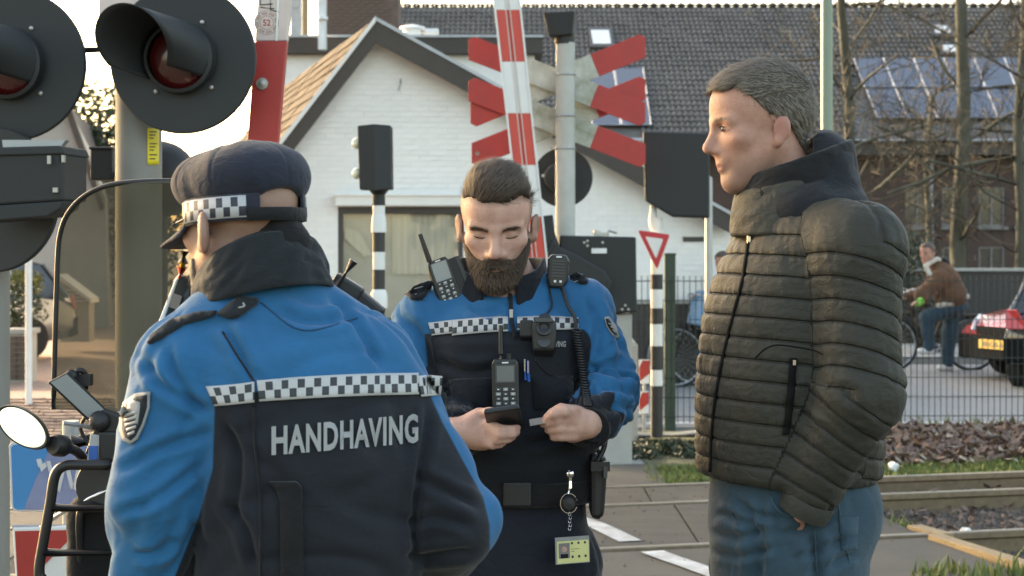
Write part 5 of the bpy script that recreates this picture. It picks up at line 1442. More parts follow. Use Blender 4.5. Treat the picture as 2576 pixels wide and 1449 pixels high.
cloth('navy_cloth', NAVY, 0.85, 0.2)
cloth('slate_cloth', (0.016, 0.020, 0.024), 0.85, 0.2)
cloth('trouser_navy', (0.015, 0.018, 0.028), 0.9, 0.2)
cloth('black_cloth', (0.010, 0.010, 0.011), 0.85, 0.2)
cloth('padded_cloth', (0.040, 0.039, 0.031), 0.66, 0.12, 0.03, bump=0.0016, bscale=70)
cloth('denim', (0.037, 0.073, 0.098), 0.9, 0.25, bump=0.0008, bscale=350, scale=5, col2=(0.020, 0.043, 0.062), wr=.002)
cloth('suede', (0.13, 0.062, 0.032), 0.95, 0.2)
cloth('fleece', (0.55, 0.50, 0.42), 1.0, 0.2, bump=0.004, bscale=90)
dm('hair_brown', (0.095, 0.062, 0.041), 0.6, scale=60, var=0.35)
dm('hair_beard', (0.125, 0.076, 0.046), 0.75, scale=60, var=0.35)
dm('hair_under', (0.042, 0.028, 0.019), 0.8, scale=60, var=0.3); dm('hair_grey_under', (0.075, 0.058, 0.043), 0.8, scale=60, var=0.3)
dm('hair_grey', (0.20, 0.165, 0.125), 0.6, scale=60, var=0.3)
dm('lash', (0.012, 0.009, 0.007), 0.7)
dm('rubber', (0.014, 0.014, 0.015), 0.5, scale=30, var=0.15)
dm('gadget', (0.020, 0.021, 0.022), 0.42, scale=30, var=0.15, bump=0.0003, bscale=600)
dm('gadget_grey', (0.055, 0.058, 0.06), 0.5, var=0.1)
dm('lcd', (0.30, 0.33, 0.33), 0.2, var=0.06, coat=0.5)
dm('lcd_dark', (0.14, 0.15, 0.145), 0.25, var=0.06, coat=0.5)
dm('key_grey', (0.30, 0.31, 0.31), 0.5)
dm('reflective_grey', (0.27, 0.27, 0.26), 0.55, scale=30, var=0.08)
dm('patch_grey', (0.27, 0.27, 0.26), 0.7, scale=40, var=0.12)
def checker(name, per, white=(0.42, 0.415, 0.405), dark=(0.022, 0.025, 0.028), lo=.1, hi=.9, duty=.44):
    m = mat(name, white, 0.6, var=0.06, scale=30, bump=0.0004, bscale=500); n, l, b = nodes(m)
    uv = n.new('ShaderNodeUVMap'); sp = n.new('ShaderNodeSeparateXYZ'); l.new(uv.outputs[0], sp.inputs[0])
    def mt(op, a, c):
        k = n.new('ShaderNodeMath'); k.operation = op
        for i, q in enumerate((a, c)):
            if isinstance(q, (int, float)): k.inputs[i].default_value = q
            elif q is not None: l.new(q, k.inputs[i])
        return k.outputs[0]
    row = mt('GREATER_THAN', sp.outputs[1], .5)
    x = mt('FRACT', mt('ADD', mt('DIVIDE', sp.outputs[0], per), mt('MULTIPLY', row, .5)), None)
    dk = mt('MULTIPLY', mt('LESS_THAN', x, duty), mt('MULTIPLY', mt('GREATER_THAN', sp.outputs[1], lo), mt('LESS_THAN', sp.outputs[1], hi)))
    mx = n.new('ShaderNodeMix'); mx.data_type = 'RGBA'; l.new(dk, mx.inputs['Factor']); l.new(base_link(m), mx.inputs['A']); mx.inputs['B'].default_value = dark + (1,)
    l.new(mx.outputs['Result'], b.inputs['Base Color']); M[name] = m; return m
checker('checker_band', .0235)

def frame(O, fwd, pitch=0.0, roll=0.0):
    """origin and axes of a head: columns x, forward, up"""
    f = Vector((fwd[0], fwd[1], 0)).normalized(); x = f.cross(Vector((0, 0, 1)))
    R = Matrix((x, f, Vector((0, 0, 1)))).transposed() @ Matrix.Rotation(-pitch, 3, 'X') @ Matrix.Rotation(roll, 3, 'Y')
    return Vector(O), R
def add_head(f, O, R, eyes=True, neck=None, big=1.0):
    L = lambda *p: O + R @ (Vector(p) * big)
    Rn = np.array(R)
    E = lambda c, r, k, mode='u', rot=None: f.add(ell(L(*c), np.array(r) * big, Rn if rot is None else np.array(R @ rot)), k * big, mode)
    C = lambda a, b, ra, rb, k, mode='u': f.add(cap(L(*a), L(*b), ra * big, rb * big), k * big, mode)
    E((0, -.014, .034), (.0755, .097, .086), 0)
    E((0, .036, -.03), (.058, .062, .088), .03)
    E((0, .022, .05), (.066, .072, .06), .03)
    for s in (-1, 1):
        C((.051 * s, -.002, -.045), (.019 * s, .062, -.097), .020, .019, .03)
        E((.043 * s, .056, -.019), (.023, .022, .016), .02)
        C((.008 * s, .0905, .0185), (.047 * s, .0715, .0185), .0095, .010, .012)
        E((.031 * s, .0955, .006), (.019, .0165, .0105), .008, 's')
        E((.0315 * s, .0745, .0045), (.0150, .0130, .0115), .003)
        C((.017 * s, .0855, .001), (.046 * s, .0790, .001), .0022, .0022, .004)
        er = Matrix.Rotation(.42 * s, 3, 'Z') @ Matrix.Rotation(.18, 3, 'X')
        E((.0825 * s, -.016, -.012), (.0075, .018, .026), .006, rot=er); E((.0795 * s, -.006, -.036), (.0075, .010, .012), .006, rot=er)
        E((.0915 * s, -.004, -.010), (.0065, .012, .018), .005, 's', rot=er)
        E((.012 * s, .098, -.037), (.0095, .011, .008), .008)
    E((0, .070, -.104), (.021, .020, .017), .025)
    C((0, .088, .016), (0, .110, -.024), .0075, .0105, .012)
    E((0, .113, -.030), (.0115, .0115, .0105), .008)
    E((0, .084, -.056), (.026, .012, .018), .015)
    E((0, .093, -.0635), (.021, .008, .0052), .005); E((0, .0915, -.0735), (.018, .008, .0062), .006)
    C((-.019, .099, -.0685), (.019, .099, -.0685), .0022, .0022, .003, 's')
    nb = neck if neck is not None else L(0, -.05, -.17)
    f.add(cap(L(0, -.025, -.06), nb, .053 * big, .060 * big), .03 * big)
def head_flush_shade(v, O, R, big=1.0):
    """reddened skin: lips, nose tip, cheeks, ears; eyelids darkened to paint in socket shade"""
    q = (v - np.array(O)) @ np.array(R) / big
    g = lambda c, r: np.exp(-(((q - np.array(c)) / np.array(r)) ** 2).sum(1))
    out = .95 * g((0, .097, -.068), (.021, .012, .011)) + .22 * g((0, .115, -.03), (.018, .02, .018)) + .16 * g((.045, .065, -.025), (.025, .03, .02)) + .16 * g((-.045, .065, -.025), (.025, .03, .02))
    for s in (-1, 1): out += .22 * g((.031 * s, .088, .004), (.02, .02, .010))  # redder, darker eyelids: shade of the sockets painted into the skin
    for s in (-1, 1): out += .5 * g((.085 * s, -.012, -.004), (.012, .024, .034))
    return np.clip(out, 0, 1)
def relaxed_hand(f, w, d, n, s, k=.006):
    """five separate fingers, slightly curled; w wrist, d along the hand, n palm normal, s thumb side vector"""
    w, d, n, s = Vector(w), Vector(d).normalized(), Vector(n).normalized(), Vector(s).normalized()
    f.add(cap(w, w + d * .03, .026, .027), .01)
    for i in range(4): f.add(cap(w + d * .025 + s * (.018 - .012 * i), w + d * .088 + s * (.030 - .020 * i), .016, .0115), .012)
    for i, ln in enumerate((.072, .08, .074, .058)):
        b = w + d * .09 + s * (.030 - .020 * i); m1 = b + (d * .9 + n * .4) * ln * .48; m2 = m1 + (d * .6 + n * .8) * ln * .32; t = m2 + (d * .25 + n * .95) * ln * .26
        f.chain([b, m1, m2, t], [.0098, .0088, .008, .0068], .003, .004)
    b = w + d * .03 + s * .024; m1 = b + (d * .6 + s * .7 + n * .3) * .045; t = m1 + (d * .9 + s * .1 + n * .3) * .035
    f.chain([b, m1, t], [.013, .0105, .008], .004, .012)
def add_body(f, J):
    """trunk, arms, legs and feet on joints J"""
    sl_, sr = J['sl'], J['sr']; pv = J['pelvis']; nk = J['neck']; ch = (sl_ + sr) / 2
    ax = (sr - sl_).normalized(); w = (sr - sl_).length / 2
    f.chain([nk, ch + Vector((0, 0, -.04))], [.058, .09], .05, .04)
    for s in (-1, 1):
        f.chain([ch + ax * s * w * .45 + Vector((0, 0, -.09)), pv + ax * s * .06 + Vector((0, 0, .08))], [.095, .09], .06)
        f.add(cap(nk + Vector((0, 0, -.04)), ch + ax * s * w * .8, .045, .055), .05)
    for s, e, wr in ((J['sl'], J['el'], J['wl']), (J['sr'], J['er'], J['wr'])): f.chain([s, e, wr], [.056, .042, .028], .02, .05)
    for s in ('l', 'r'):
        h, k, a, t = J['h' + s], J['k' + s], J['a' + s], J['t' + s]
        f.chain([h, k, a], [.076, .052, .036], .03, .05); f.add(cap(a + Vector((0, 0, -.03)), t, .036, .026), .03)
def legs(J, fwd, ps=.0):
    """stand J on the ground below the pelvis"""
    p = J['pelvis']; r = Vector((-fwd[1], fwd[0], 0)).normalized(); fw = Vector((fwd[0], fwd[1], 0)).normalized()
    for k, s in (('l', 1), ('r', -1)):
        b = p + r * s * .082
        J['h' + k] = Vector((b.x, b.y, .90)); J['k' + k] = Vector((b.x, b.y, .50)) + r * s * .015 + fw * .02; J['a' + k] = Vector((b.x, b.y, .105)) + r * s * .03 - fw * .02; J['t' + k] = J['a' + k] + fw * .15 + Vector((0, 0, -.06))
    return J
def mesh_from(f, h, name, m, parent, disp=None, attrs=None, smooth_it=1, extra=0.0, **kw):
    lo, hi = f.bounds()
    v, q = nets(f.ev, lo - extra, hi + extra, h)
    if smooth_it: v = smooth_mesh(v, q, smooth_it, .4)
    if disp is not None:
        n = vnormals(v, q); v = v + n * disp(v, n)[:, None]
    at = {k: fn(v) for k, fn in (attrs or {}).items()}
    me = np_mesh(name, v, q, m, True, at)
    o = put(name, me, parent, **kw)
    return o, v, q
def folds(v, pts, fr, seed, twist=.6, aniso=1.3, fine=1.0):
    """pleats across a sleeve or trouser leg"""
    d, arc = seg_par(v, pts)
    a, b = A3(pts[0]), A3(pts[-1]); t = (b - a) / np.linalg.norm(b - a)
    u = np.array(basis(t)[0]); w = np.cross(t, u)
    r = v - a; ang = np.arctan2(r @ w - np.interp(arc, [0, arc.max() + 1e-6], [0, (b - a) @ w]), r @ u)
    x = arc * fr + twist * np.sin(ang + seed)
    c = np.stack([x, np.cos(ang) * aniso + seed, np.sin(ang) * aniso], 1)
    return ridge(c) * .55 + .3 * fine * ridge(c * 2.1 + 7.3) + .75 * crease(c * np.array([.8, 1, 1]) + 3.1, .11) + .3 * fine * crease(c * 1.7 + 9.9, .1), arc
def line_folds(v, n, lines, amp, s):
    """folds laid out one by one: a valley with a swelling on either side along each pixel polyline, on the camera side"""
    p = pix(v); out = np.zeros(len(v)); front = np.clip(-n[:, 1] * 2.5 + .2, 0, 1)
    for ln in lines:
        P = [(q.x, q.y) for q in catmull([Vector((x, y, 0)) for x, y in ln], 5)]; P = np.array(P)
        best = np.full(len(v), 1e9); tt = np.zeros(len(v)); m = len(P) - 1
        near = np.nonzero((p[:, 0] > P[:, 0].min() - 90) & (p[:, 0] < P[:, 0].max() + 90) & (p[:, 1] > P[:, 1].min() - 90) & (p[:, 1] < P[:, 1].max() + 90))[0]
        if not len(near): continue
        q = p[near]
        b = np.full(len(q), 1e9); t0 = np.zeros(len(q))
        for i, (a, c) in enumerate(zip(P[:-1], P[1:])):
            ba = c - a; t = np.clip(((q - a) @ ba) / (ba @ ba), 0, 1); d = np.linalg.norm(q - a - t[:, None] * ba, axis=1); w = d < b
            b = np.where(w, d, b); t0 = np.where(w, (i + t) / m, t0)
        fade = np.clip(np.sin(np.clip(t0, 0.0, 1) * math.pi) * 1.6 + .05, 0, 1)
        out[near] += amp * fade * (-1.15 * np.exp(-(b / s) ** 2) + .75 * np.exp(-((b - 2.3 * s) / (1.3 * s)) ** 2))
    return out * front
def trousers(J, name, m, parent, r0=.115, waist_z=1.03, seed=1, hw=.165, hd=.125, cx=None, yaw=0, h=.008, amp=.006):
    f = Field(); p = J['pelvis']
    f.add(loft([(.82, p.x, p.y, hw * .95, hd), (.92, p.x, p.y, hw, hd), (waist_z, p.x, p.y, hw * .93, hd * .92)], yaw))
    for s in ('l', 'r'): f.chain([J['h' + s], J['k' + s], J['a' + s] + Vector((0, 0, -.02))], [r0, r0 * .72, r0 * .62], .02, .03)
    def dsp(v, n):
        out = np.zeros(len(v))
        for s in ('l', 'r'):
            P = [J['h' + s], J['k' + s], J['a' + s]]; d, _ = seg_par(v, P); fo, arc = folds(v, P, 11, seed + (3 if s == 'l' else 0)); out = np.where(d < r0 * 1.1, fo, out)
        return amp * out
    return mesh_from(f, h, name, m, parent, dsp)
def shoes(J, parent, mk='black_plastic'):
    for s in ('l', 'r'):
        f = Field(); a, t = J['a' + s], J['t' + s]; d = (t - a); d.z = 0; d.normalize()
        f.add(cap(Vector((a.x, a.y, .045)) - d * .05, Vector((t.x, t.y, .04)) + d * .04, .043, .038)).add(cap(Vector((a.x, a.y, .05)), Vector((a.x, a.y, .12)), .047, .047), .03)
        f.add((lambda p: -p[..., 2] + .004, np.array([-99] * 3), np.array([99] * 3)), .004, 'i')
        mesh_from(f, .008, 'shoe', M[mk], parent)
def strands(name, surf_v, surf_q, mask, n, ln, wd, m, parent, comb, seed=1, jit=.5, lift=.35, sink=.001):
    """thousands of thin tapering hairs growing out of a shell"""
    g = np.random.default_rng(seed)
    cen = surf_v[surf_q].mean(1); nr_ = vnormals(surf_v, surf_q)[surf_q].mean(1); nr_ /= np.maximum(np.linalg.norm(nr_, axis=1), 1e-9)[:, None]
    idx = np.nonzero(mask(cen))[0]
    if not len(idx): return
    i = g.choice(idx, n); P = cen[i] + g.normal(size=(n, 3)) * .0012; N = nr_[i]
    D = comb(P); D = D - N * (D * N).sum(1)[:, None]; D /= np.maximum(np.linalg.norm(D, axis=1), 1e-9)[:, None]
    D = D + N * lift + g.normal(size=(n, 3)) * jit * .35; D /= np.linalg.norm(D, axis=1)[:, None]
    S = np.cross(D, N + 1e-4); S /= np.maximum(np.linalg.norm(S, axis=1), 1e-9)[:, None]
    l = ln * g.uniform(.55, 1.25, (n, 1)); P = P - N * sink
    M1 = P + D * l * .55 + N * l * .04; T = P + D * l - N * l * .05
    v = np.stack([P - S * wd, P + S * wd, M1 + S * wd * .8, M1 - S * wd * .8, T + S * wd * .2, T - S * wd * .2], 1).reshape(-1, 3)
    k = np.arange(n)[:, None] * 6
    q = np.concatenate([k + np.array([[0, 1, 2, 3]]), k + np.array([[3, 2, 4, 5]])])
    me = np_mesh(name, v, q, m, smooth=False)
    return put(name, me, parent, kind='stuff')
def rad_(x): return math.radians(x)
# ------------------------------------------------------------------ the bearded officer in the middle
Y2o = 3.65
def q2(px, py, dy=0.0): return W(px, py, Y2o) + Vector((0, dy, 0)) if dy == 0 else W(px, py, Y2o + dy)
O2 = thing('person', 'bearded officer in blue and navy uniform looking down at a phone and a card', 'person', (q2(1280, 700).x, Y2o, 0))
hO, hR = frame(q2(1250, 560, -.05), (-.03, -1), rad_(21), rad_(0))
J2 = dict(neck=Vector((q2(1265, 0).x, Y2o + .015, 1.53)), sl=q2(1462, 790), sr=q2(1068, 822), el=q2(1535, 990, -.04), er=q2(1015, 1020, -.05), wl=W(1478, 1066, 3.42), wr=W(1150, 1088, 3.43), pelvis=Vector((q2(1308, 0).x, Y2o + .02, .98)))
legs(J2, (0, -1))
fb = Field(); add_head(fb, hO, hR, neck=J2['neck'])
FH2 = Field(); add_head(FH2, hO, hR, neck=J2['neck'])
add_body(fb, J2)
# hand with the phone (palm below and behind it, fingers wrapped round its far edge, thumb on top)
H = lambda px, py, y=3.42: W(px, py, y)
fb.add(cap(J2['wr'], H(1180, 1084, 3.43), .028, .030), .012)
fb.add(ell(H(1203, 1082, 3.43), (.036, .030, .040)), .02)
fb.add(ell(H(1222, 1098, 3.42), (.03, .028, .026)), .015)
for P_, R_ in (([H(1225, 1066, 3.40), H(1262, 1080, 3.375), H(1288, 1080, 3.385), H(1302, 1076, 3.41)], [.0108, .0097, .0087, .0072]),
               ([H(1228, 1082, 3.40), H(1260, 1094, 3.372), H(1288, 1092, 3.38), H(1301, 1088, 3.405)], [.0108, .0099, .0089, .0073]),
               ([H(1226, 1099, 3.405), H(1252, 1108, 3.378), H(1278, 1105, 3.385), H(1290, 1100, 3.405)], [.0104, .0094, .0085, .0071]),
               ([H(1218, 1112, 3.41), H(1238, 1120, 3.388), H(1258, 1117, 3.392), H(1268, 1112, 3.405)], [.0105, .0092, .0084, .0072])):
    fb.chain(P_, R_, .0012, .007)
fb.chain([H(1190, 1068, 3.43), H(1206, 1042, 3.42), H(1232, 1037, 3.40), H(1250, 1038, 3.39)], [.0165, .0125, .0105, .0085], .004, .014)
# hand with the card: thumb and first finger pinch it, the others folded below
fb.add(cap(J2['wl'], H(1452, 1066, 3.425), .028, .030), .012)
fb.add(ell(H(1438, 1066, 3.425), (.028, .028, .038)), .02)
for P_, R_ in (([H(1442, 1036, 3.40), H(1410, 1026, 3.385), H(1388, 1038, 3.39), H(1372, 1052, 3.40)], [.0113, .0099, .0089, .0072]),
               ([H(1444, 1060, 3.395), H(1404, 1058, 3.375), H(1382, 1066, 3.385), H(1366, 1068, 3.40)], [.0111, .0099, .0089, .0073]),
               ([H(1444, 1080, 3.398), H(1408, 1080, 3.378), H(1386, 1083, 3.39), H(1378, 1082, 3.41)], [.0106, .0097, .0087, .0075]),
               ([H(1440, 1098, 3.402), H(1410, 1099, 3.385), H(1394, 1100, 3.395), H(1390, 1098, 3.41)], [.0108, .0095, .0085, .0075])):
    fb.chain(P_, R_, .0012, .007)
fb.chain([H(1448, 1042, 3.41), H(1420, 1036, 3.37), H(1396, 1042, 3.37), H(1378, 1053, 3.385)], [.0145, .0118, .0102, .008], .004, .012)
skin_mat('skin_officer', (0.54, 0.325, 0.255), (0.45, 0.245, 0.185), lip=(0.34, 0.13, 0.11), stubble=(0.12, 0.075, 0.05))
def hl(v): return (np.asarray(v) - np.array(hO)) @ np.array(hR)
def stub2(v):       # clipped hair at temples and sides, shadow of the beard
    q = hl(v); x, y, z = np.abs(q[:, 0]), q[:, 1], q[:, 2]
    side = np.clip((.0775 - x) / .003, 0, 1) * np.clip((x - .052) / .014, 0, 1) * np.clip((.045 - y) / .02, 0, 1) * np.clip((z + .05) / .03, 0, 1)
    back = np.clip((.0 - y) / .02, 0, 1) * np.clip((z + .055) / .03, 0, 1)
    brow = np.exp(-((z - .0165 + .16 * np.maximum(x - .034, 0) - .1 * np.maximum(x - .014, 0)) / .0052) ** 2) * np.clip((x - .012) / .006, 0, 1) * np.clip((.050 - x) / .006, 0, 1) * (y > .05)
    jaw = np.clip((-.04 - z + (x - .04) * .5) / .02, 0, 1) * (y > -.03) * (z > -.16) * .5
    must = .7 * np.exp(-((z + .05) / .007) ** 2) * np.clip((.030 - x) / .006, 0, 1) * (y > .07)
    hl_ = .6 * np.clip((z - .066 + .55 * np.clip(.06 - y, 0, .085)) / .012, 0, 1) * (x < .07)
    return np.clip(np.maximum.reduce([hl_, side * .75, back * .8, brow * .9, jaw, must]), 0, 1) * (np.abs(q[:, 2]) < .2)
body2, bv2, bq2_ = mesh_from(fb, .0038, 'body', M['skin_officer'], O2, attrs={'flush_shade': lambda v: .55 * head_flush_shade(v, hO, hR), 'stubble': stub2})
# lash lines of the lowered lids, brows
mb = MB()
for s in (-1, 1):
    P_ = [hO + hR @ Vector((s * x, y, z)) for x, y, z in ((.018, .0865, -.0005), (.025, .0885, -.0020), (.033, .0878, -.0025), (.041, .0842, -.0018), (.047, .0786, -.0004))]
    mb.tube(catmull(P_, 4), [.0006] * 4 + [.0011] * 9 + [.0010] * 4, 6)
mb.build('eyelash', M['lash'], O2, smooth=1)
# hair: swept back top, clipped sides
def shell(base, region, t, h, name, m, parent, disp=None, it=1):
    f = Field(); lo, hi = region[1], region[2]
    def fn(p):
        sh = p.shape[:-1]; d = base.ev(p.reshape(-1, 1, 3) if p.ndim == 2 else p).reshape(sh)
        return d - (t(p) if callable(t) else t)
    f.add((fn, lo, hi)); f.add((region[0], lo, hi), .006, 'i')
    return mesh_from(f, h, name, m, parent, disp, None, it)
def loc_region(fun, O, ext=.16):
    O = A3(O); return (fun, O - ext, O + ext)
def hair_reg(p):
    q = (p - A3(hO)) @ np.array(hR); x, y, z = np.abs(q[..., 0]), q[..., 1], q[..., 2]
    line = .078 - .16 * np.clip(x - .045, 0, 1) - .55 * np.clip(.06 - y, 0, .085) + .22 * np.clip(x - .022, 0, .03)     # hairline falls to the temples and back
    line = line + .007 * pnoise(q.reshape(-1, 3) * 55).reshape(line.shape) + .004 * pnoise(q.reshape(-1, 3) * 160).reshape(line.shape)
    return np.maximum(line - z, np.maximum(x - .069, -.115 - y))
def hair_t(p):
    q = (p - A3(hO)) @ np.array(hR); x, y, z = np.abs(q[..., 0]), q[..., 1], q[..., 2]
    return .0015 + .0165 * np.clip((z - .074) / .042, 0, 1) * np.clip((y + .1) / .12, .3, 1) * np.clip((.070 - x) / .025, .12, 1)
def hair_d(v, n):
    q = hl(v); return .0022 * ridge(np.stack([q[:, 0] * 95 + q[:, 1] * 14, q[:, 1] * 9, q[:, 2] * 14], 1)) + .0012 * ridge(np.stack([q[:, 0] * 240, q[:, 1] * 16, q[:, 2] * 22], 1))
hair2, hv, hq = shell(FH2, loc_region(hair_reg, hO), hair_t, .003, 'hair', M['hair_under'], O2, hair_d)
R2 = np.array(hR)
strands('hair_strands', hv, hq, lambda c: (hl(c)[:, 2] > .03), 6500, .026, .0008, M['hair_brown'], hair2, lambda P: np.tile(R2 @ np.array([-.75, -.6, .6]), (len(P), 1)), 3, .4, .06)
def beard_reg(p):
    q = (p - A3(hO)) @ np.array(hR); x, y, z = np.abs(q[..., 0]), q[..., 1], q[..., 2]
    top = -.052 + .95 * np.clip(x - .034, 0, .04) * np.clip((.075 - y) / .03, 0, 1) - .010 * np.clip((.03 - x) / .03, 0, 1)
    top = np.where(x > .056, np.minimum(top, -.030), top)
    d = np.maximum(z - top, .008 - y)
    must = np.maximum(np.abs(z + .0535 + .25 * np.maximum(x - .012, 0)) - .0072, x - .034)
    d = np.minimum(d, np.maximum(must, .07 - y))
    mouth = np.sqrt((x / .013) ** 2 + ((z + .0735) / .0032) ** 2) - 1
    return np.maximum(np.maximum(d, -mouth * .008), -.138 - z)
def beard_t(p):
    q = (p - A3(hO)) @ np.array(hR); x, y, z = np.abs(q[..., 0]), q[..., 1], q[..., 2]
    return .0015 + .0065 * np.clip((-.058 - z) / .05, 0, 1) * np.clip((y - .0) / .07, 0, 1)
beard2, bev, beq = shell(FH2, loc_region(beard_reg, hO), beard_t, .003, 'beard', M['hair_under'], O2, lambda v, n: .0016 * ridge(np.stack([hl(v)[:, 0] * 130, hl(v)[:, 1] * 130, hl(v)[:, 2] * 40], 1)))
strands('beard_strands', bev, beq, lambda c: np.ones(len(c), bool), 8500, .0085, .0006, M['hair_beard'], beard2, lambda P: np.tile(R2 @ np.array([0, .25, -1]), (len(P), 1)) + np.sign(hl(P)[:, :1]) * (R2 @ np.array([.25, 0, 0])), 4, .8, .45)
strands('eyebrow', bv2, bq2_, lambda c: (lambda q: (np.abs(q[:, 2] - .0165 + .16 * np.maximum(np.abs(q[:, 0]) - .034, 0) - .1 * np.maximum(np.abs(q[:, 0]) - .014, 0)) < .0038) & (np.abs(q[:, 0]) > .014) & (np.abs(q[:, 0]) < .049) & (q[:, 1] > .05))(hl(c)), 620, .008, .0004, M['hair_brown'], O2, lambda P: np.sign(hl(P)[:, :1]) * (R2 @ np.array([1., -.3, 0])), 6, .4, .25)

# jacket
cx2 = lambda px: q2(px, 0).x
fj = Field()
T2 = loft([(1.09, cx2(1292), Y2o + .015, .172, .130), (1.13, cx2(1292), Y2o + .01, .186, .140), (1.25, cx2(1286), Y2o, .184, .140), (1.40, cx2(1276), Y2o, .192, .140), (1.445, cx2(1270), Y2o + .006, .178, .118), (1.485, cx2(1265), Y2o + .022, .125, .092), (1.525, cx2(1262), Y2o + .028, .080, .074)], 0.0)
fj.add(T2)
for s, e in ((q2(1228, 738, .03), q2(1090, 806, .01)), (q2(1296, 730, .03), q2(1445, 778, .01))): fj.add(cap(s, e, .050, .068), .035)
AL = [q2(1462, 786), q2(1532, 985, -.04), W(1490, 1062, 3.46)]
AR = [q2(1068, 820), q2(1012, 1015, -.05), W(1150, 1090, 3.47)]
RL_ = [.070, .064, .050]
fa = Field(); fa.chain(AL, RL_, .02); fa.chain(AR, RL_, .02)
fj.chain(AL, RL_, .016, .03); fj.chain(AR, RL_, .016, .03)
def navy2(v):
    dt = T2[0](v); da = fa.at(v); p = pix(v)
    line = 834 - .03 * (p[:, 0] - 1276)
    below = (p[:, 1] - line) / 1150
    front = np.minimum(da - dt + .004, below)
    cuff = np.full(len(v), -1.0)
    for P, back_ in ((AL, .022), (AR, .11)):
        d, arc = seg_par(v, P); Lp = sum((b - a).length for a, b in zip(P[:-1], P[1:])); cuff = np.where(d < .085, np.maximum(cuff, arc - Lp + back_), cuff)
    return np.maximum(front, cuff)
def dsp2(v, n):
    out = .004 * pnoise(v * np.array([7, 7, 13]) + 3) + .003 * ridge(v * np.array([5, 5, 16]) + 9)
    for P, sd in ((AL, 2.0), (AR, 5.0)):
        d, _ = seg_par(v, P); fo, arc = folds(v, P, 13, sd, .9); w = np.clip((.098 - d) / .03, 0, 1)
        out = out * (1 - w) + w * .016 * fo * (.5 + .8 * np.exp(-((arc - .20) / .09) ** 2) + .6 * np.clip((arc - .28) / .08, 0, 1))
    return out + line_folds(v, n, [[(1478, 745), (1500, 820), (1494, 905)], [(1478, 925), (1535, 950), (1606, 940)], [(1470, 985), (1535, 985), (1606, 1000)], [(1500, 1045), (1555, 1022), (1600, 1035)], [(1545, 770), (1560, 850), (1560, 930)], [(1010, 790), (1062, 850), (1086, 930)], [(1000, 870), (1040, 920), (1070, 985)], [(1100, 905), (1180, 935), (1250, 925)], [(1110, 1060), (1200, 1085), (1290, 1120)], [(1320, 1120), (1400, 1100), (1470, 1060)], [(1180, 770), (1220, 790), (1270, 780)]], .0075, 10)
jk2, jv2, jq2 = mesh_from(fj, .0055, 'jacket', M['uniform_blue'], O2, dsp2, {'navy': navy2})
B2 = bvh_of(jv2, jq2)
# cuffs, collar
def ring_surface(c0, rx0, ry0, c1, rx1, ry1, name, m, parent, thick=.006, a0=-180, a1=180, lean=0.0, nu=48, wob=.003, seed=1, ztop=None, zbot=None, it=4):
    """standing cloth band between two tilted ellipses; angle 0 faces -y"""
    vs = []; full = (a1 - a0) >= 359.9
    nu, it = nu * 2, it * 3
    ar_ = np.array([(math.cos(rad_(lerp(a0, a1, i / nu))) * 1.6, math.sin(rad_(lerp(a0, a1, i / nu))) * 1.6, j / it * 1.5 + .8 * math.sin(rad_(lerp(a0, a1, i / nu)) * 2 + seed)) for i in range(nu + 1) for j in range(it + 1)])
    WN = 1.2 * pnoise(ar_ * 1.3 + seed * 7.7) + 1.1 * ridge(ar_ * np.array([1.2, 1.2, 2.2]) + seed * 3.3) + .5 * ridge(ar_ * np.array([3, 3, 3.5]) + seed)
    for i in range(nu + 1):
        a = rad_(lerp(a0, a1, i / nu))
        for j in range(it + 1):
            t = j / it; c = Vector(c0).lerp(Vector(c1), t); rx, ry = lerp(rx0, rx1, t), lerp(ry0, ry1, t); b = math.sin(t * math.pi) * .004
            z = c.z + (lerp(zbot(a) if zbot else 0, ztop(a) if ztop else 0, t))
            w = wob * float(WN[i * (it + 1) + j])
            vs.append(Vector((c.x + math.sin(a) * (rx + b + w), c.y - math.cos(a) * (ry + b + w), z)))
    k = it + 1
    fs = [(i * k + j, (i + 1) * k + j, (i + 1) * k + j + 1, i * k + j + 1) for i in range(nu) for j in range(it)]
    mb = MB(); mb.add(vs, fs); me = mb.mesh(name, m, 2.0, fix=True); o = put(name, me, parent)
    if full: o.modifiers.new('weld', 'WELD').merge_threshold = .0005
    s = o.modifiers.new('thick', 'SOLIDIFY'); s.thickness = thick; s.offset = 0
    s2 = o.modifiers.new('soft', 'SUBSURF'); s2.levels = 1; s2.render_levels = 1
    return o
nkc = Vector((cx2(1260), Y2o + .022, 1.487))
ring_surface(nkc, .098, .100, nkc + Vector((-.003, .004, .092)), .092, .094, 'collar', M['navy_cloth'], O2, .009, 20, 340, ztop=lambda a: -.045 * max(0, math.cos(a)) , zbot=lambda a: -.052 * math.cos(a) - .0, seed=2)
def cuff(c, d, r, m, name='cuff', L_=.028, parent=None):
    mb = MB(); mb.lathe([(r * .8, -.004), (r, -.006), (r * 1.04, .0), (r * 1.02, L_ * .6), (r * .98, L_), (r * .72, L_ + .002), (r * .70, L_ * .4)], c, d, 28, caps=False); o = mb.build(name, m, parent, smooth=1.0); return o
dL = (J2['wl'] - AL[1]).normalized(); cuff(AL[2] + dL * .012, dL, .046, M['black_cloth'], parent=O2)
dR = (J2['wr'] - AR[1]).normalized(); cuff(AR[2] + dR * .012, dR, .045, M['black_cloth'], parent=O2)
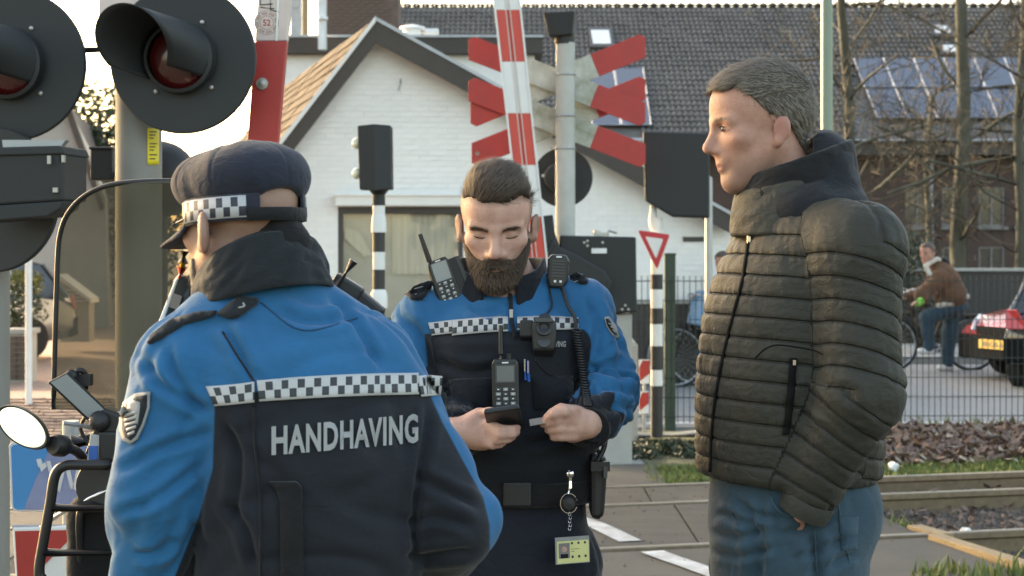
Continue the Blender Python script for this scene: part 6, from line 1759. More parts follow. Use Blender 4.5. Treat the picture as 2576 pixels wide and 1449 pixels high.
# front zip, bands, epaulettes, seams
zp = band(B2, [(1279, 738), (1282, 800), (1290, 850)], [(1289, 738), (1292, 800), (1300, 850)], 20, 1, .004, .004, 'zip', M['black_cloth'], O2)
mb = MB(); q = hit(B2, 1286, 790, .01); mb.box(q, (.004, .004, .010)); mb.build('zip_pull', M['bolt_steel'], O2, bevel=.001)
band(B2, [(1077, 812), (1140, 805)], [(1086, 844), (1138, 838)], 14, 3, .004, .002, 'checker_band', M['checker_band'], O2)
band(B2, [(1140, 805), (1210, 799), (1278, 796)], [(1137, 844), (1210, 837), (1278, 833)], 30, 3, .0045, .002, 'checker_band', M['checker_band'], O2)
band(B2, [(1301, 797), (1380, 795), (1455, 799)], [(1301, 830), (1380, 830), (1455, 828)], 30, 3, .0045, .002, 'checker_band', M['checker_band'], O2)
for qd, nm in (([(1022, 742), (1040, 720), (1078, 706), (1090, 716), (1062, 752), (1034, 752)], 'epaulette'), ([(1432, 692), (1450, 684), (1476, 700), (1478, 712), (1462, 712), (1436, 700)], 'epaulette')):
    ep = patch(B2, qd, .008, .008, nm, M['navy_cloth'], O2)
    cxp, cyp = sum(x for x, y in qd) / len(qd), sum(y for x, y in qd) / len(qd)
    for k in range(3): band(B2, [(cxp - 12, cyp - 6 + k * 7), (cxp + 10, cyp - 12 + k * 7)], [(cxp - 12, cyp - 4 + k * 7), (cxp + 10, cyp - 10 + k * 7)], 4, 1, .0135, 0, 'rank_bar', M['patch_grey'], ep)
text_on(B2, 'VING', [(1396, 858), (1424, 858), (1423, 873), (1395, 873)], M['reflective_grey'], O2, 'lettering', .005, .03)
def seam(bvh, pts, m, parent, r=.0016, off=.001, name='seam', n=6):
    P = [hit(bvh, p.x, p.y, off) for p in catmull([Vector((x, y, 0)) for x, y in pts], n)]; P = [p for p in P if p is not None]
    mb = MB(); mb.tube(P, r, 5); return mb.build(name, m, parent, smooth=1.5)
for pts in ([(1100, 905), (1150, 925), (1190, 945), (1225, 962)], [(1345, 905), (1380, 940), (1440, 955), (1462, 940)], [(1086, 850), (1098, 930), (1120, 1010), (1136, 1080)], [(1458, 832), (1466, 900), (1462, 980), (1448, 1020)]): seam(B2, pts, M['black_cloth'], O2, .0022)
for qd in ([(1130, 955), (1250, 950), (1250, 1040), (1140, 1040)], [(1340, 950), (1440, 945), (1445, 1020), (1345, 1030)]): patch(B2, qd, .004, .005, 'pocket', M['navy_cloth'], O2)
bd = patch(B2, [(1520, 798), (1531, 796), (1548, 818), (1558, 846), (1553, 852), (1540, 842), (1526, 822)], .004, .003, 'sleeve_badge', M['patch_grey'], O2)
patch(B2, [(1524, 802), (1530, 801), (1544, 820), (1553, 844), (1541, 836), (1529, 820)], .0095, .001, 'badge_field', M['navy_cloth'], bd)
for k in range(3): band(B2, [(1530 + 5 * k, 812 + 8 * k), (1540 + 5 * k, 815 + 8 * k)], [(1531 + 5 * k, 815 + 8 * k), (1541 + 5 * k, 818 + 8 * k)], 3, 1, .012, 0, 'badge_mark', M['reflective_grey'], bd)
# belt, trousers, shoes
tr2, tv2, tq2 = trousers(J2, 'trousers', M['trouser_navy'], O2, .098, 1.09, 2, .152, .125)
f = Field(); bx2 = cx2(1312)
f.add(loft([(1.05, bx2, Y2o + .018, .166, .142), (1.10, bx2, Y2o + .018, .166, .142)], 0.0))
o, bvv, bqq = mesh_from(f, .006, 'belt', M['black_cloth'], O2)
mb = MB(); mb.box((bx2 - .01, Y2o - .125, 1.08), (.03, .006, .026)); mb.build('buckle', M['rubber'], O2, bevel=.004)
shoes(J2, O2)
SB2 = bvh_of(np.concatenate([jv2, tv2, bvv]), np.concatenate([jq2, tq2 + len(jv2), bqq + len(jv2) + len(tv2)]))

# ---- what he carries
def obox(o, ux, uy, uz, h): pass
def plate_frame(px, py, bvh, ang, off=.012):
    """a frame lying on the surface at that pixel: right, out, up"""
    p = hit(bvh, px, py, off, 1); u = Vector((math.cos(ang), 0, math.sin(ang))); n = Vector((0, -1, 0)); w = u.cross(n) * -1
    a, b = hit(bvh, px, py - 8, off), hit(bvh, px, py + 16, off)
    if a and b:
        up = (a - b).normalized(); n = Vector((0, -1, 0)); n = (n - up * n.dot(up)).normalized()
    R = Matrix((Vector((1, 0, 0)), -n, Vector((0, 0, 1)))).transposed()
    return p, R @ Matrix.Rotation(ang, 3, 'Y')
def radio(lab, p, R, sx, sz, dpt, ant, antr, scr, group, screen='lcd', ytop=.0):
    """handheld radio: local x right, -y out, z up; p is the centre"""
    t = thing('handheld_radio', lab, 'radio', p, group)
    X = lambda x, y, z: p + R @ Vector((x, y, z))
    mb = MB(); q = [(-.5, -.5), (.5, -.5), (.5, .42), (.42, .5), (-.42, .5), (-.5, .42)]; mb.prism([X(a * sx, dpt / 2, b * sz) for a, b in q], R @ Vector((0, -dpt, 0))); mb.build('body', M['gadget'], t, bevel=.004)
    mb = MB(); mb.tube([X(ant, 0, sz * .5), X(ant, 0, sz * .5 + antr * .15), X(ant, .002, sz * .5 + antr)], [.0075, .0062, .0048], 10); mb.build('antenna', M['rubber'], t, smooth=1)
    mb = MB(); mb.lathe([(.007, 0), (.007, .010), (.004, .011)], X(-ant, 0, sz * .5), R @ Vector((0, 0, 1)), 12); mb.build('knob', M['rubber'], t)
    x0, x1, z0, z1 = [a * b for a, b in zip(scr, (sx, sx, sz, sz))]
    mb = MB(); mb.prism([X(x0 - .003, -dpt / 2, z0 - .003), X(x1 + .003, -dpt / 2, z0 - .003), X(x1 + .003, -dpt / 2, z1 + .003), X(x0 - .003, -dpt / 2, z1 + .003)], R @ Vector((0, -.0015, 0))); mb.build('bezel', M['gadget_grey'], t)
    mb = MB(); mb.prism([X(x0, -dpt / 2 - .0017, z0), X(x1, -dpt / 2 - .0017, z0), X(x1, -dpt / 2 - .0017, z1), X(x0, -dpt / 2 - .0017, z1)], R @ Vector((0, -.0008, 0))); mb.build('screen', M[screen], t)
    for r in range(5):
        for c in range(3):
            mb = MB(); mb.prism([X((c - 1) * sx * .27 + dx * sx * .09, -dpt / 2, -sz * .04 - r * sz * .085 + dz * sz * .028) for dx, dz in ((-1, -1), (1, -1), (1, 1), (-1, 1))], R @ Vector((0, -.0025, 0))); k = mb.build('key', M['key_grey' if (r + c) % 2 else 'gadget_grey'], t, bevel=.0006)
            mb = MB(); mb.box(X((c - 1) * sx * .27, -dpt / 2 - .0027, -sz * .04 - r * sz * .085), (sx * .035, .0004, sz * .008), R); mb.build('key_print', M['trim'], k)
    mb = MB(); mb.box(X(0, -dpt / 2 - .001, sz * .44), (sx * .12, .0006, sz * .012), R); mb.build('badge', M['trim'], t)
    return t
GR = 'radios worn by the officers'
p, R = plate_frame(1120, 722, B2, rad_(-19), .026)
r1 = radio('handheld radio with a lit grey screen in the chest holster of the bearded officer', p, R, .047, .105, .026, -.014, .075, (-.36, .36, .02, .40), GR)
p, R = plate_frame(1158, 716, B2, rad_(-22), .014)
hs = thing('radio_holster', 'black radio holster clip strapped beside the collar of the bearded officer', 'holster', p)
mb = MB(); mb.box(p, (.018, .012, .055), R); mb.build('holster_body', M['rubber'], hs, bevel=.006)
mb = MB(); mb.box(p + R @ Vector((.012, -.014, .0)), (.005, .004, .048), R); mb.lathe([(.005, 0), (.005, .008)], p + R @ Vector((.012, -.018, -.045)), R @ Vector((0, -1, 0)), 10); mb.build('clip', M['gadget_grey'], hs, bevel=.002)
p, R = plate_frame(1272, 972, B2, rad_(-1), .03)
r2 = radio('handheld radio with a keypad hanging upright on the zip of the bearded officer', p, R, .056, .115, .03, -.008, .07, (-.32, .32, .10, .38), GR, 'lcd_dark')
# speaker microphone with coiled cord
p, R = plate_frame(1404, 682, B2, rad_(3), .026)
sm = thing('speaker_microphone', 'black ribbed speaker microphone with coiled cord on the shoulder strap', 'microphone', p)
X = lambda x, y, z: p + R @ Vector((x, y, z))
mb = MB(); mb.prism([X(a, .014, b) for a, b in ((-.017, -.036), (.013, -.036), (.022, -.02), (.024, .022), (.016, .036), (-.016, .036), (-.024, .026), (-.023, -.016))], R @ Vector((0, -.028, 0))); mb.build('shell', M['gadget'], sm, bevel=.005)
for k in range(6):
    mb = MB(); mb.box(X(0, -.0155, .022 - k * .0065), (.014, .001, .0016), R); mb.build('grille', M['gadget_grey'], sm)
mb = MB(); mb.box(X(0, -.0155, .031), (.006, .0008, .0018), R); mb.box(X(-.006, -.0155, -.022), (.0025, .0008, .0025), R); mb.box(X(.006, -.0155, -.022), (.0025, .0008, .0025), R); mb.build('badge', M['trim'], sm)
cp = [hit(B2, x, y, .018, 1) for x, y in ((1416, 728), (1422, 750), (1432, 775), (1446, 800), (1450, 830))]
cp = [X(.008, 0, -.036)] + cp
mb = MB(); mb.tube(catmull(cp, 5), .0042, 8); mb.build('cord', M['rubber'], sm, smooth=1.5)
base = [hit(B2, x, y, .02) for x, y in ((1450, 830), (1456, 870), (1462, 910), (1468, 950), (1474, 990), (1480, 1020))]
bc = catmull(base, 40); cz = []
for i, q in enumerate(bc): a = i * .95; cz.append(q + Vector((math.cos(a) * .0085, math.sin(a) * .0085, 0)))
mb = MB(); mb.tube(cz, .0026, 5); mb.build('coiled_cord', M['rubber'], sm, smooth=1.5)
loop = [hit(B2, x, y, .008, 1) for x, y in ((1374, 690), (1386, 745), (1388, 770), (1376, 788), (1360, 794))]
mb = MB(); mb.tube(catmull(loop, 6), .0022, 6); mb.build('lanyard', M['rubber'], sm, smooth=1.5)
# body camera
p, R = plate_frame(1368, 848, B2, 0, .024)
bc_ = thing('body_camera', 'small black body camera clipped under the checker band', 'camera', p)
X = lambda x, y, z: p + R @ Vector((x, y, z))
mb = MB(); mb.prism([X(a, .018, b) for a, b in ((-.022, -.034), (.022, -.034), (.026, -.01), (.026, .024), (.018, .032), (-.020, .032), (-.026, .018))], R @ Vector((0, -.034, 0))); mb.build('body', M['gadget'], bc_, bevel=.004)
mb = MB(); mb.lathe([(.015, 0), (.016, .006), (.011, .008), (.010, .003), (.0001, .002)], X(0, -.016, .008), R @ Vector((0, -1, 0)), 20, caps=False); mb.build('lens', M['rubber'], bc_, smooth=.6)
mb = MB(); mb.box(X(0, -.018, .026), (.018, .003, .004), R); mb.lathe([(.013, 0), (.013, .003)], X(0, -.016, -.018), R @ Vector((0, -1, 0)), 18); mb.build('button', M['gadget_grey'], bc_, smooth=.6)
mb = MB(); mb.box(X(-.036, .008, .018), (.014, .010, .018), R); mb.lathe([(.014, -.002), (.014, .01)], X(.002, 0, .034), R @ Vector((0, -1, 0)), 16); mb.build('mount', M['rubber'], bc_, bevel=.003)
# pens in the chest pocket
dm('pen_blue', (0.02, 0.12, 0.42), 0.35, var=0.05)
for k, (px, py) in enumerate(((1320, 932), (1328, 936))):
    a, b = hit(B2, px, py - 28, .012), hit(B2, px + 2, py + 24, .012)
    mb = MB(); mb.tube([a, b], .0036, 8); q = mb.build('pen', M['pen_blue'], smooth=.8)
    setp(q, ('blue pen in the chest pocket, the one nearer the zip', 'blue pen in the chest pocket, the one nearer the camera clip')[k], 'pen', 'pens in the chest pocket')
    mb = MB(); mb.box(a + Vector((0, -.005, -.012)), (.0012, .0012, .013)); mb.build('clip', M['chrome'], q)
# phone and card
c = H(1268, 1055, 3.395); u = (H(1314, 1046, 3.395) - H(1225, 1060, 3.395)).normalized(); Rp = Matrix.Rotation(math.atan2(u.z, u.x) * -1, 3, 'Y') @ Matrix.Rotation(rad_(-24), 3, 'X')
ph = thing('smartphone', 'black smartphone held low in the hand of the bearded officer', 'phone', c)
mb = MB(); mb.box(c, (.0365, .07, .0052), Rp); mb.build('case', M['gadget'], ph, bevel=.004)
mb = MB(); mb.box(c + Rp @ Vector((0, 0, .0056)), (.033, .066, .0006), Rp); mb.build('screen', M['dark_glass'], ph)
c = H(1364, 1058, 3.40); Rc = Matrix.Rotation(rad_(-10), 3, 'Y') @ Matrix.Rotation(rad_(12), 3, 'X')
dm('card', (0.30, 0.27, 0.24), 0.4, var=0.1)
mb = MB(); mb.box(c, (.026, .02, .0006), Rc); o = mb.build('identity_card', M['card']); setp(o, 'thin card pinched between thumb and finger of the bearded officer', 'card')
# retractor and badge
dm('badge_yellow', (0.62, 0.60, 0.26), 0.45, scale=20, var=0.06)
dm('photo_grey', (0.22, 0.2, 0.2), 0.5, scale=40, var=0.3)
bp_ = W(1435, 1192, 3.50)
bg = thing('identity_badge', 'yellow identity badge hanging from a key reel on the belt', 'badge', bp_)
mb = MB(); mb.lathe([(.007, 0), (.008, .003), (.004, .006)], bp_, (0, -1, 0), 12); mb.tube([bp_, bp_ + Vector((0, 0, -.03))], .003, 6); mb.build('clip', M['chrome'], bg, smooth=.7)
c = W(1431, 1266, 3.50); mb = MB(); mb.lathe([(.001, 0), (.014, .001), (.016, .006), (.012, .011), (.001, .012)], c + Vector((0, .004, 0)), (0, -1, 0), 20, caps=False); ob = mb.build('reel', M['rubber'], bg, smooth=.8)
mb = MB(); mb.tube([c + Vector((math.cos(a) * .018, 0, math.sin(a) * .021)) for a in np.linspace(.3, 5.9, 14)], .0013, 5); mb.tube([c + Vector((0, 0, .02)), W(1433, 1228, 3.50)], .003, 6); mb.build('reel_frame', M['chrome'], bg)
mb = MB()
for k in range(5): a = W(1433 + (k % 2) * 2, 1293 + k * 9, 3.50); mb.tube([a + Vector((math.cos(t) * .003, 0, math.sin(t) * .0045)) for t in np.linspace(0, 6.28, 9)[:-1]], .0008, 4, closed=True)
mb.build('chain', M['chrome'], bg)
q = [W(1396, 1353, 3.50), W(1482, 1347, 3.51), W(1484, 1414, 3.51), W(1398, 1421, 3.50)]
mb = MB(); mb.prism(q, (0, .002, 0)); hd = mb.build('holder', M['patch_grey'], bg)
lp = lambda u, v, y=-.0006: q[0].lerp(q[1], u).lerp(q[3].lerp(q[2], u), v) + Vector((0, y, 0))
def rect(u0, u1, v0, v1, m, name, par, y=-.0008):
    mb = MB(); mb.prism([lp(u0, v0, y), lp(u1, v0, y), lp(u1, v1, y), lp(u0, v1, y)], (0, .0006, 0)); return mb.build(name, M[m], par)
cd = rect(.05, .98, .15, .97, 'badge_yellow', 'card', bg)
rect(.10, .42, .22, .78, 'photo_grey', 'portrait', cd, -.0016); 
mb = MB(); c = lp(.26, .44, -.0019); mb.lathe([(.0062, 0), (.0062, .0003)], c, (0, -1, 0), 14); mb.build('portrait_face', M['skin_officer'], cd); rect(.15, .37, .62, .78, 'navy_cloth', 'portrait_clothes', cd, -.0019)
for k in range(3): rect(.46 + k * .19, .52 + k * .19, .20, .28, 'black_text', 'print', cd, -.0016); rect(.47 + k * .19, .53 + k * .19, .70, .79, 'black_text', 'print', cd, -.0016)
rect(.46, .70, .45, .465, 'gadget_grey', 'print', cd, -.0016); rect(.46, .56, .54, .555, 'gadget_grey', 'print', cd, -.0016)
# belt pouch with a radio on the hip
hp = W(1506, 1205, 3.60)
ho = thing('belt_holster', 'black holster with a strap hanging on the hip of the bearded officer', 'holster', hp)
mb = MB(); mb.prism([W(1486, 1140, 3.56), W(1527, 1150, 3.56), W(1528, 1185, 3.56), W(1520, 1300, 3.56), W(1508, 1308, 3.56), W(1486, 1306, 3.56)], (0, .09, 0)); mb.build('holster_body', M['rubber'], ho, bevel=.01)
mb = MB(); mb.tube(catmull([W(1524, 1100, 3.58), W(1518, 1130, 3.57), W(1500, 1165, 3.56)], 5), .006, 8); mb.tube(catmull([W(1497, 1112, 3.58), W(1505, 1135, 3.57), W(1515, 1160, 3.56)], 5), .004, 8); mb.box(W(1510, 1172, 3.55), (.02, .012, .01)); mb.build('strap', M['rubber'], ho, smooth=1)
mb = MB(); mb.box(W(1522, 1185, 3.55), (.004, .02, .012)); mb.build('catch', M['gadget_grey'], ho)
# ------------------------------------------------------------------ the officer seen from behind
Y1o = 2.7
def q1(px, py, dy=0.0): return W(px, py, Y1o) + Vector((0, dy, 0))
O1 = thing('person', 'officer in cap seen from behind with pale block lettering across the back', 'person', (q1(760, 0).x, Y1o, 0))
TH = rad_(17); cx1 = lambda px: q1(px, 0).x
f1 = Vector((-math.sin(TH), math.cos(TH), 0)); r1v = Vector((math.cos(TH), math.sin(TH), 0))
fO, fR = frame(q1(600, 562, .02), (-math.sin(rad_(46)), math.cos(rad_(46))), rad_(4), rad_(0))
A1L = [q1(468, 930, -.04), q1(408, 1235, -.07), q1(378, 1500, -.01)]
A1R = [q1(935, 930, .05), q1(1150, 1318, .0), q1(1020, 1500, .20)]
J1 = dict(neck=q1(650, 690, .02), sl=A1L[0], sr=A1R[0], el=A1L[1], er=A1R[1], wl=A1L[2], wr=A1R[2], pelvis=Vector((cx1(770), Y1o + .02, .97)))
legs(J1, f1)
fb = Field(); add_head(fb, fO, fR, neck=J1['neck'], big=1.03); add_body(fb, J1)
er_ = np.array(fR @ (Matrix.Rotation(-.55, 3, 'Z') @ Matrix.Rotation(.15, 3, 'X')))
fb.add(ell(fO + fR @ Vector((-.0885, -.020, -.016)), (.0095, .021, .034), er_), .006); fb.add(ell(fO + fR @ Vector((-.0975, -.006, -.012)), (.007, .013, .022), er_), .005, 's')
relaxed_hand(fb, J1['wl'], Vector((0, .12, -1)), Vector((1, 0, 0)), Vector((0, 1, 0)))
relaxed_hand(fb, J1['wr'], Vector((-.6, .7, -.3)), Vector((0, 0, -1)), Vector((-.7, -.6, 0)))
skin_mat('skin_ruddy', (0.46, 0.27, 0.20), (0.38, 0.20, 0.145), lip=(0.42, 0.14, 0.11), stubble=(0.16, 0.12, 0.10))
def fl_(v): return (np.asarray(v) - np.array(fO)) @ np.array(fR) / 1.03
def stub1(v):
    q = fl_(v); x, y, z = np.abs(q[:, 0]), q[:, 1], q[:, 2]
    return np.clip(.45 * np.clip((-.0 - y) / .03, 0, 1) * np.clip((z + .07) / .05, 0, 1) + .5 * np.clip((-.06 - z) / .03, 0, 1) * (y > .03), 0, 1) * (z > -.17)
body1, b1v, b1q = mesh_from(fb, .0045, 'body', M['skin_ruddy'], O1, attrs={'flush_shade': lambda v: np.clip(1.5 * head_flush_shade(v, fO, fR, 1.03), 0, 1), 'stubble': stub1})
Lh = lambda *p: fO + fR @ (Vector(p) * 1.045)
# beard on the chin, glasses temple
FH1 = Field(); add_head(FH1, fO, fR, neck=J1['neck'], big=1.03)
def goat(p):
    q = (p - A3(fO)) @ np.array(fR); return np.maximum(np.maximum(q[..., 2] + .052, .045 - q[..., 1]), -.15 - q[..., 2])
bd1, bdv, bdq = shell(FH1, loc_region(goat, fO), .005, .0035, 'beard', M['hair_grey'], O1)
strands('beard_strands', bdv, bdq, lambda c: np.ones(len(c), bool), 1800, .014, .0005, M['hair_grey'], bd1, lambda P: np.tile(np.array(fR) @ np.array([0, .3, -1]), (len(P), 1)), 9, .8, .4)
for s in (-1,):
    mb = MB(); mb.tube(catmull([Lh(.066 * s, .085, .004), Lh(.080 * s, .02, .012), Lh(.086 * s, -.012, .020), Lh(.084 * s, -.03, -.004), Lh(.081 * s, -.034, -.02)], 5), .0022, 6); mb.build('glasses', M['rubber'], O1, smooth=1)
# cap
cloth('cap_cloth', (0.022, 0.026, 0.042), 0.85, 0.2)
fc = Field()
fc.add(ell(Lh(0, -.012, .062), (.089, .112, .058), np.array(fR)))
fc.add(ell(Lh(0, -.045, .072), (.086, .074, .046), np.array(fR)), .03)
fc.add(ell(Lh(0, .05, .066), (.080, .060, .049), np.array(fR)), .03)
nz_ = fR @ Vector((0, 0, 1))
fc.add((lambda p: (A3(Lh(0, 0, .036)) - p) @ A3(nz_), A3(fO) - 9, A3(fO) + 9), .004, 'i')
fc.add(ell(Lh(.0, -.118, .028), (.046, .05, .020), np.array(fR)), .004, 's')
def capd(v, n):
    q = fl_(v); a = np.arctan2(q[:, 0], q[:, 1])
    return .0035 * ridge(np.stack([a * 1.2 + 3, q[:, 2] * 16, q[:, 1] * 6], 1)) - .0025 * np.exp(-(np.sin(a * 3) / .05) ** 2) * np.clip((q[:, 2] - .04) / .03, 0, 1)
cap1, cpv, cpq = mesh_from(fc, .004, 'cap', M['cap_cloth'], O1, capd)
def hring(a0, a1, z0, z1, rx, ry, name, m, parent, thick=.003, n=60, cy=-.012, ts=0.0, uvs=1.0):
    """strip round the head; a = 0 is the face"""
    vs, us, u = [], [], 0.0
    for i in range(n + 1):
        a = rad_(lerp(a0, a1, i / n))
        for t in (0, .5, 1):
            k = 1 + ts * t; vs.append(Lh(math.sin(a) * rx * k, cy + math.cos(a) * ry * k, lerp(z0, z1, t)))
    mb = MB(); mb.add(vs, [(i * 3 + j, (i + 1) * 3 + j, (i + 1) * 3 + j + 1, i * 3 + j + 1) for i in range(n) for j in range(2)])
    me = mb.mesh(name, m, 2.0, fix=False); uv = me.uv_layers.new(name='uv'); ds = [0.0]
    for i in range(n): ds.append(ds[-1] + (vs[(i + 1) * 3] - vs[i * 3]).length)
    for lp_ in me.loops: uv.data[lp_.index].uv = (ds[lp_.vertex_index // 3], (lp_.vertex_index % 3) / 2)
    o = put(name, me, parent); s = o.modifiers.new('thick', 'SOLIDIFY'); s.thickness = thick; s.offset = 0; return o
hring(-152, 152, -.002, .038, .0845, .1035, 'cap_band', M['cap_cloth'], cap1, .004)
checker('cap_checker', .026, (0.42, 0.425, 0.44), (0.022, 0.026, 0.04), .06, .94, .45)
hring(-139, 139, .002, .035, .0872, .1062, 'checker_band', M['cap_checker'], cap1, .002)
hring(139, 221, -.004, .016, .0855, .1045, 'cap_strap', M['black_cloth'], cap1, .004, 30)
# visor
mb = MB(); vs = []; n = 24
for i in range(n + 1):
    a = rad_(lerp(-62, 62, i / n)); c_ = math.cos(a * 1.42)
    for t in (0, .34, .67, 1): vs.append(Lh(math.sin(a) * (.086 + .004 * t), -.012 + math.cos(a) * .104 + max(0, c_) ** .6 * .092 * t, .002 - .026 * t * max(0, c_) ** .6 - .018 * (math.sin(a) ** 2) * t))
mb.add(vs, [(i * 4 + j, (i + 1) * 4 + j, (i + 1) * 4 + j + 1, i * 4 + j + 1) for i in range(n) for j in range(3)])
vi = mb.build('visor', M['cap_cloth'], cap1, smooth=2.0); s = vi.modifiers.new('thick', 'SOLIDIFY'); s.thickness = .004
# jacket
fj = Field()
T1 = loft([(.80, cx1(785), Y1o + .01, .185, .15), (1.07, cx1(782), Y1o, .180, .145), (1.25, cx1(780), Y1o, .186, .146), (1.37, cx1(745), Y1o, .180, .132), (1.44, cx1(705), Y1o + .0, .160, .116), (1.49, cx1(685), Y1o + .008, .125, .098), (1.535, cx1(662), Y1o + .018, .078, .078)], TH)
fj.add(T1)
fj.add(cap(q1(625, 738, .01), q1(490, 890, -.04), .055, .068), .03); fj.add(cap(q1(690, 738, .02), q1(890, 890, .04), .056, .070), .035)
RS = [.076, .070, .064]
fa1 = Field(); fa1.chain(A1L, RS, .02); fa1.chain(A1R, RS, .02)
fj.chain(A1L, RS, .018, .03); fj.chain(A1R, RS, .018, .03)
def navy1(v):
    dt = T1[0](v); da = fa1.at(v); p = pix(v)
    line = np.interp(p[:, 0], [500, 520, 650, 850, 1060, 1110, 1300], [1015, 1005, 985, 968, 962, 965, 970])
    body = np.minimum((da - dt + .010), (p[:, 1] - line) / 1555)
    lim = np.interp(p[:, 1], [940, 1020, 1180, 1300, 1449, 1700], [515, 540, 535, 500, 440, 380])
    body = np.where((v[:, 1] < Y1o + .05), np.minimum(body, (p[:, 0] - lim) / 1555), body)
    # underside of the near sleeve, and all of the far sleeve but its outer edge
    dl, al = seg_par(v, A1L); dr, ar = seg_par(v, A1R)
    inner = np.interp(p[:, 1], [960, 1020, 1180, 1300, 1449, 1700], [590, 545, 535, 500, 440, 380])
    uL = np.where(dl < .115, np.minimum((p[:, 0] - inner) / 1555, (.113 - dl)), -1)
    outer = np.interp(p[:, 1], [940, 1000, 1060, 1150, 1250, 1320, 1400, 1460], [1105, 1085, 1112, 1160, 1215, 1232, 1232, 1215])
    uR = np.where(dr < .115, np.minimum((outer - p[:, 0]) / 1555, np.minimum(.113 - dr, (p[:, 1] - 972) / 1555)), -1)
    return np.maximum(np.maximum(body, uL), uR)
def dsp1(v, n):
    out = .007 * pnoise(v * np.array([6, 6, 9]) + 1) + .006 * crease(v * np.array([5, 5, 11]) + 2, .1) + .0065 * ridge(v * np.array([4, 4, 9]) + v[:, [0, 0, 0]] * np.array([0, 0, 5]) + 4)
    for P, sd in ((A1L, 1.3), (A1R, 8.0)):
        d, _ = seg_par(v, P); fo, arc = folds(v, P, 7.5, sd, 1.2, .9, .35); w = np.clip((.108 - d) / .03, 0, 1)
        out = out * (1 - w) + w * .016 * fo * (.55 + .5 * np.exp(-((arc - .22) / .1) ** 2))
    return out + line_folds(v, n, [[(566, 815), (605, 890), (640, 965)], [(345, 880), (400, 960), (470, 1010), (545, 1035)], [(420, 860), (450, 960), (510, 1030)], [(300, 1195), (390, 1135), (470, 1105), (545, 1080)], [(285, 1300), (380, 1260), (460, 1205), (530, 1140)], [(330, 1400), (400, 1390), (450, 1350)], [(1080, 1010), (1066, 1110), (1046, 1250), (1030, 1460)], [(1035, 1190), (1120, 1235), (1215, 1275)], [(1010, 1320), (1100, 1300), (1200, 1330)], [(1000, 1400), (1100, 1395), (1200, 1385)], [(560, 1050), (600, 1160), (590, 1330)], [(680, 770), (780, 812), (900, 800)], [(820, 730), (900, 830), (960, 930)], [(560, 1250), (620, 1330), (640, 1440)]], .0075, 10.5)
jk1, jv1, jq1 = mesh_from(fj, .0058, 'jacket', M['uniform_blue'], O1, dsp1, {'navy': navy1})
B1 = bvh_of(jv1, jq1)
checker('back_checker', .0255)
band(B1, [(518, 972), (575, 968), (640, 960)], [(540, 1022), (585, 1018), (640, 1012)], 20, 4, .004, .002, 'checker_band', M['back_checker'], O1)
band(B1, [(646, 957), (760, 948), (900, 941), (1052, 938)], [(652, 1010), (760, 1003), (900, 996), (1054, 992)], 60, 4, .005, .002, 'checker_band', M['back_checker'], O1)
band(B1, [(1050, 946), (1080, 944), (1112, 946)], [(1060, 998), (1085, 996), (1108, 994)], 10, 4, .004, .002, 'checker_band', M['back_checker'], O1)
uvl, gf = glyphs('HANDHAVING', .034, 1.09)
def textpos(u, w):
    x = lerp(683, 1052, u ** .93 if u > 0 else 0); top = np.interp(u, [0, .5, 1], [1072, 1056, 1040]); bot = np.interp(u, [0, .5, 1], [1146, 1130, 1114])
    return x, lerp(bot, top, w)
vs, last = [], None
for u, w in uvl:
    x, y = textpos(float(u), float(w)); h = hit(B1, x, y, .004); last = h or last; vs.append(h or last)
mb = MB(); mb.add(vs, gf); mb.build('lettering', M['reflective_grey'], O1, fix=False)
# yoke and panel seams
seam(B1, [(560, 835), (600, 900), (640, 960)], M['slate_cloth'], O1, .002); seam(B1, [(640, 1015), (640, 1100), (655, 1250), (655, 1449)], M['black_cloth'], O1, .0025)
seam(B1, [(655, 760), (760, 830), (900, 800)], M['uniform_blue'], O1, .0015)
patch(B1, [(676, 1212), (745, 1212), (758, 1225), (762, 1300), (765, 1470), (706, 1470), (704, 1260), (696, 1232)], .004, .006, 'strap', M['black_cloth'], O1)
# near arm badge
bd = patch(B1, [(303, 1040), (312, 1012), (340, 990), (377, 985), (376, 1025), (362, 1070), (345, 1105), (328, 1118), (310, 1108), (302, 1080)], .005, .004, 'sleeve_badge', M['patch_grey'], O1)
patch(B1, [(309, 1042), (318, 1018), (343, 998), (370, 993), (369, 1025), (356, 1066), (340, 1098), (328, 1108), (315, 1100), (308, 1078)], .0085, .002, 'badge_field', M['slate_cloth'], bd)
for k, (x0, y0, x1, y1) in enumerate(((312, 1046, 344, 1036), (312, 1058, 345, 1048), (314, 1070, 344, 1061), (317, 1082, 342, 1073), (321, 1094, 338, 1086))): band(B1, [(x0, y0 - 4), (x1, y1 - 4)], [(x0 + 1, y0 + 4), (x1, y1 + 4)], 6, 1, .0105, .001, 'badge_mark', M['reflective_grey'], bd)
patch(B1, [(318, 1034), (323, 1012), (333, 1005), (337, 1018), (352, 1012), (352, 1024), (346, 1070), (336, 1038)], .0103, .001, 'badge_mark', M['reflective_grey'], bd)
# epaulettes
ep = patch(B1, [(545, 790), (600, 745), (650, 752), (648, 762), (600, 798), (575, 802)], .007, .006, 'epaulette', M['slate_cloth'], O1)
patch(B1, [(380, 845), (430, 805), (500, 785), (545, 782), (535, 796), (460, 815), (405, 850), (372, 865)], .007, .006, 'epaulette', M['slate_cloth'], O1)
seam(B1, [(598, 775), (614, 770), (612, 762)], M['patch_grey'], ep, .0018, .012)
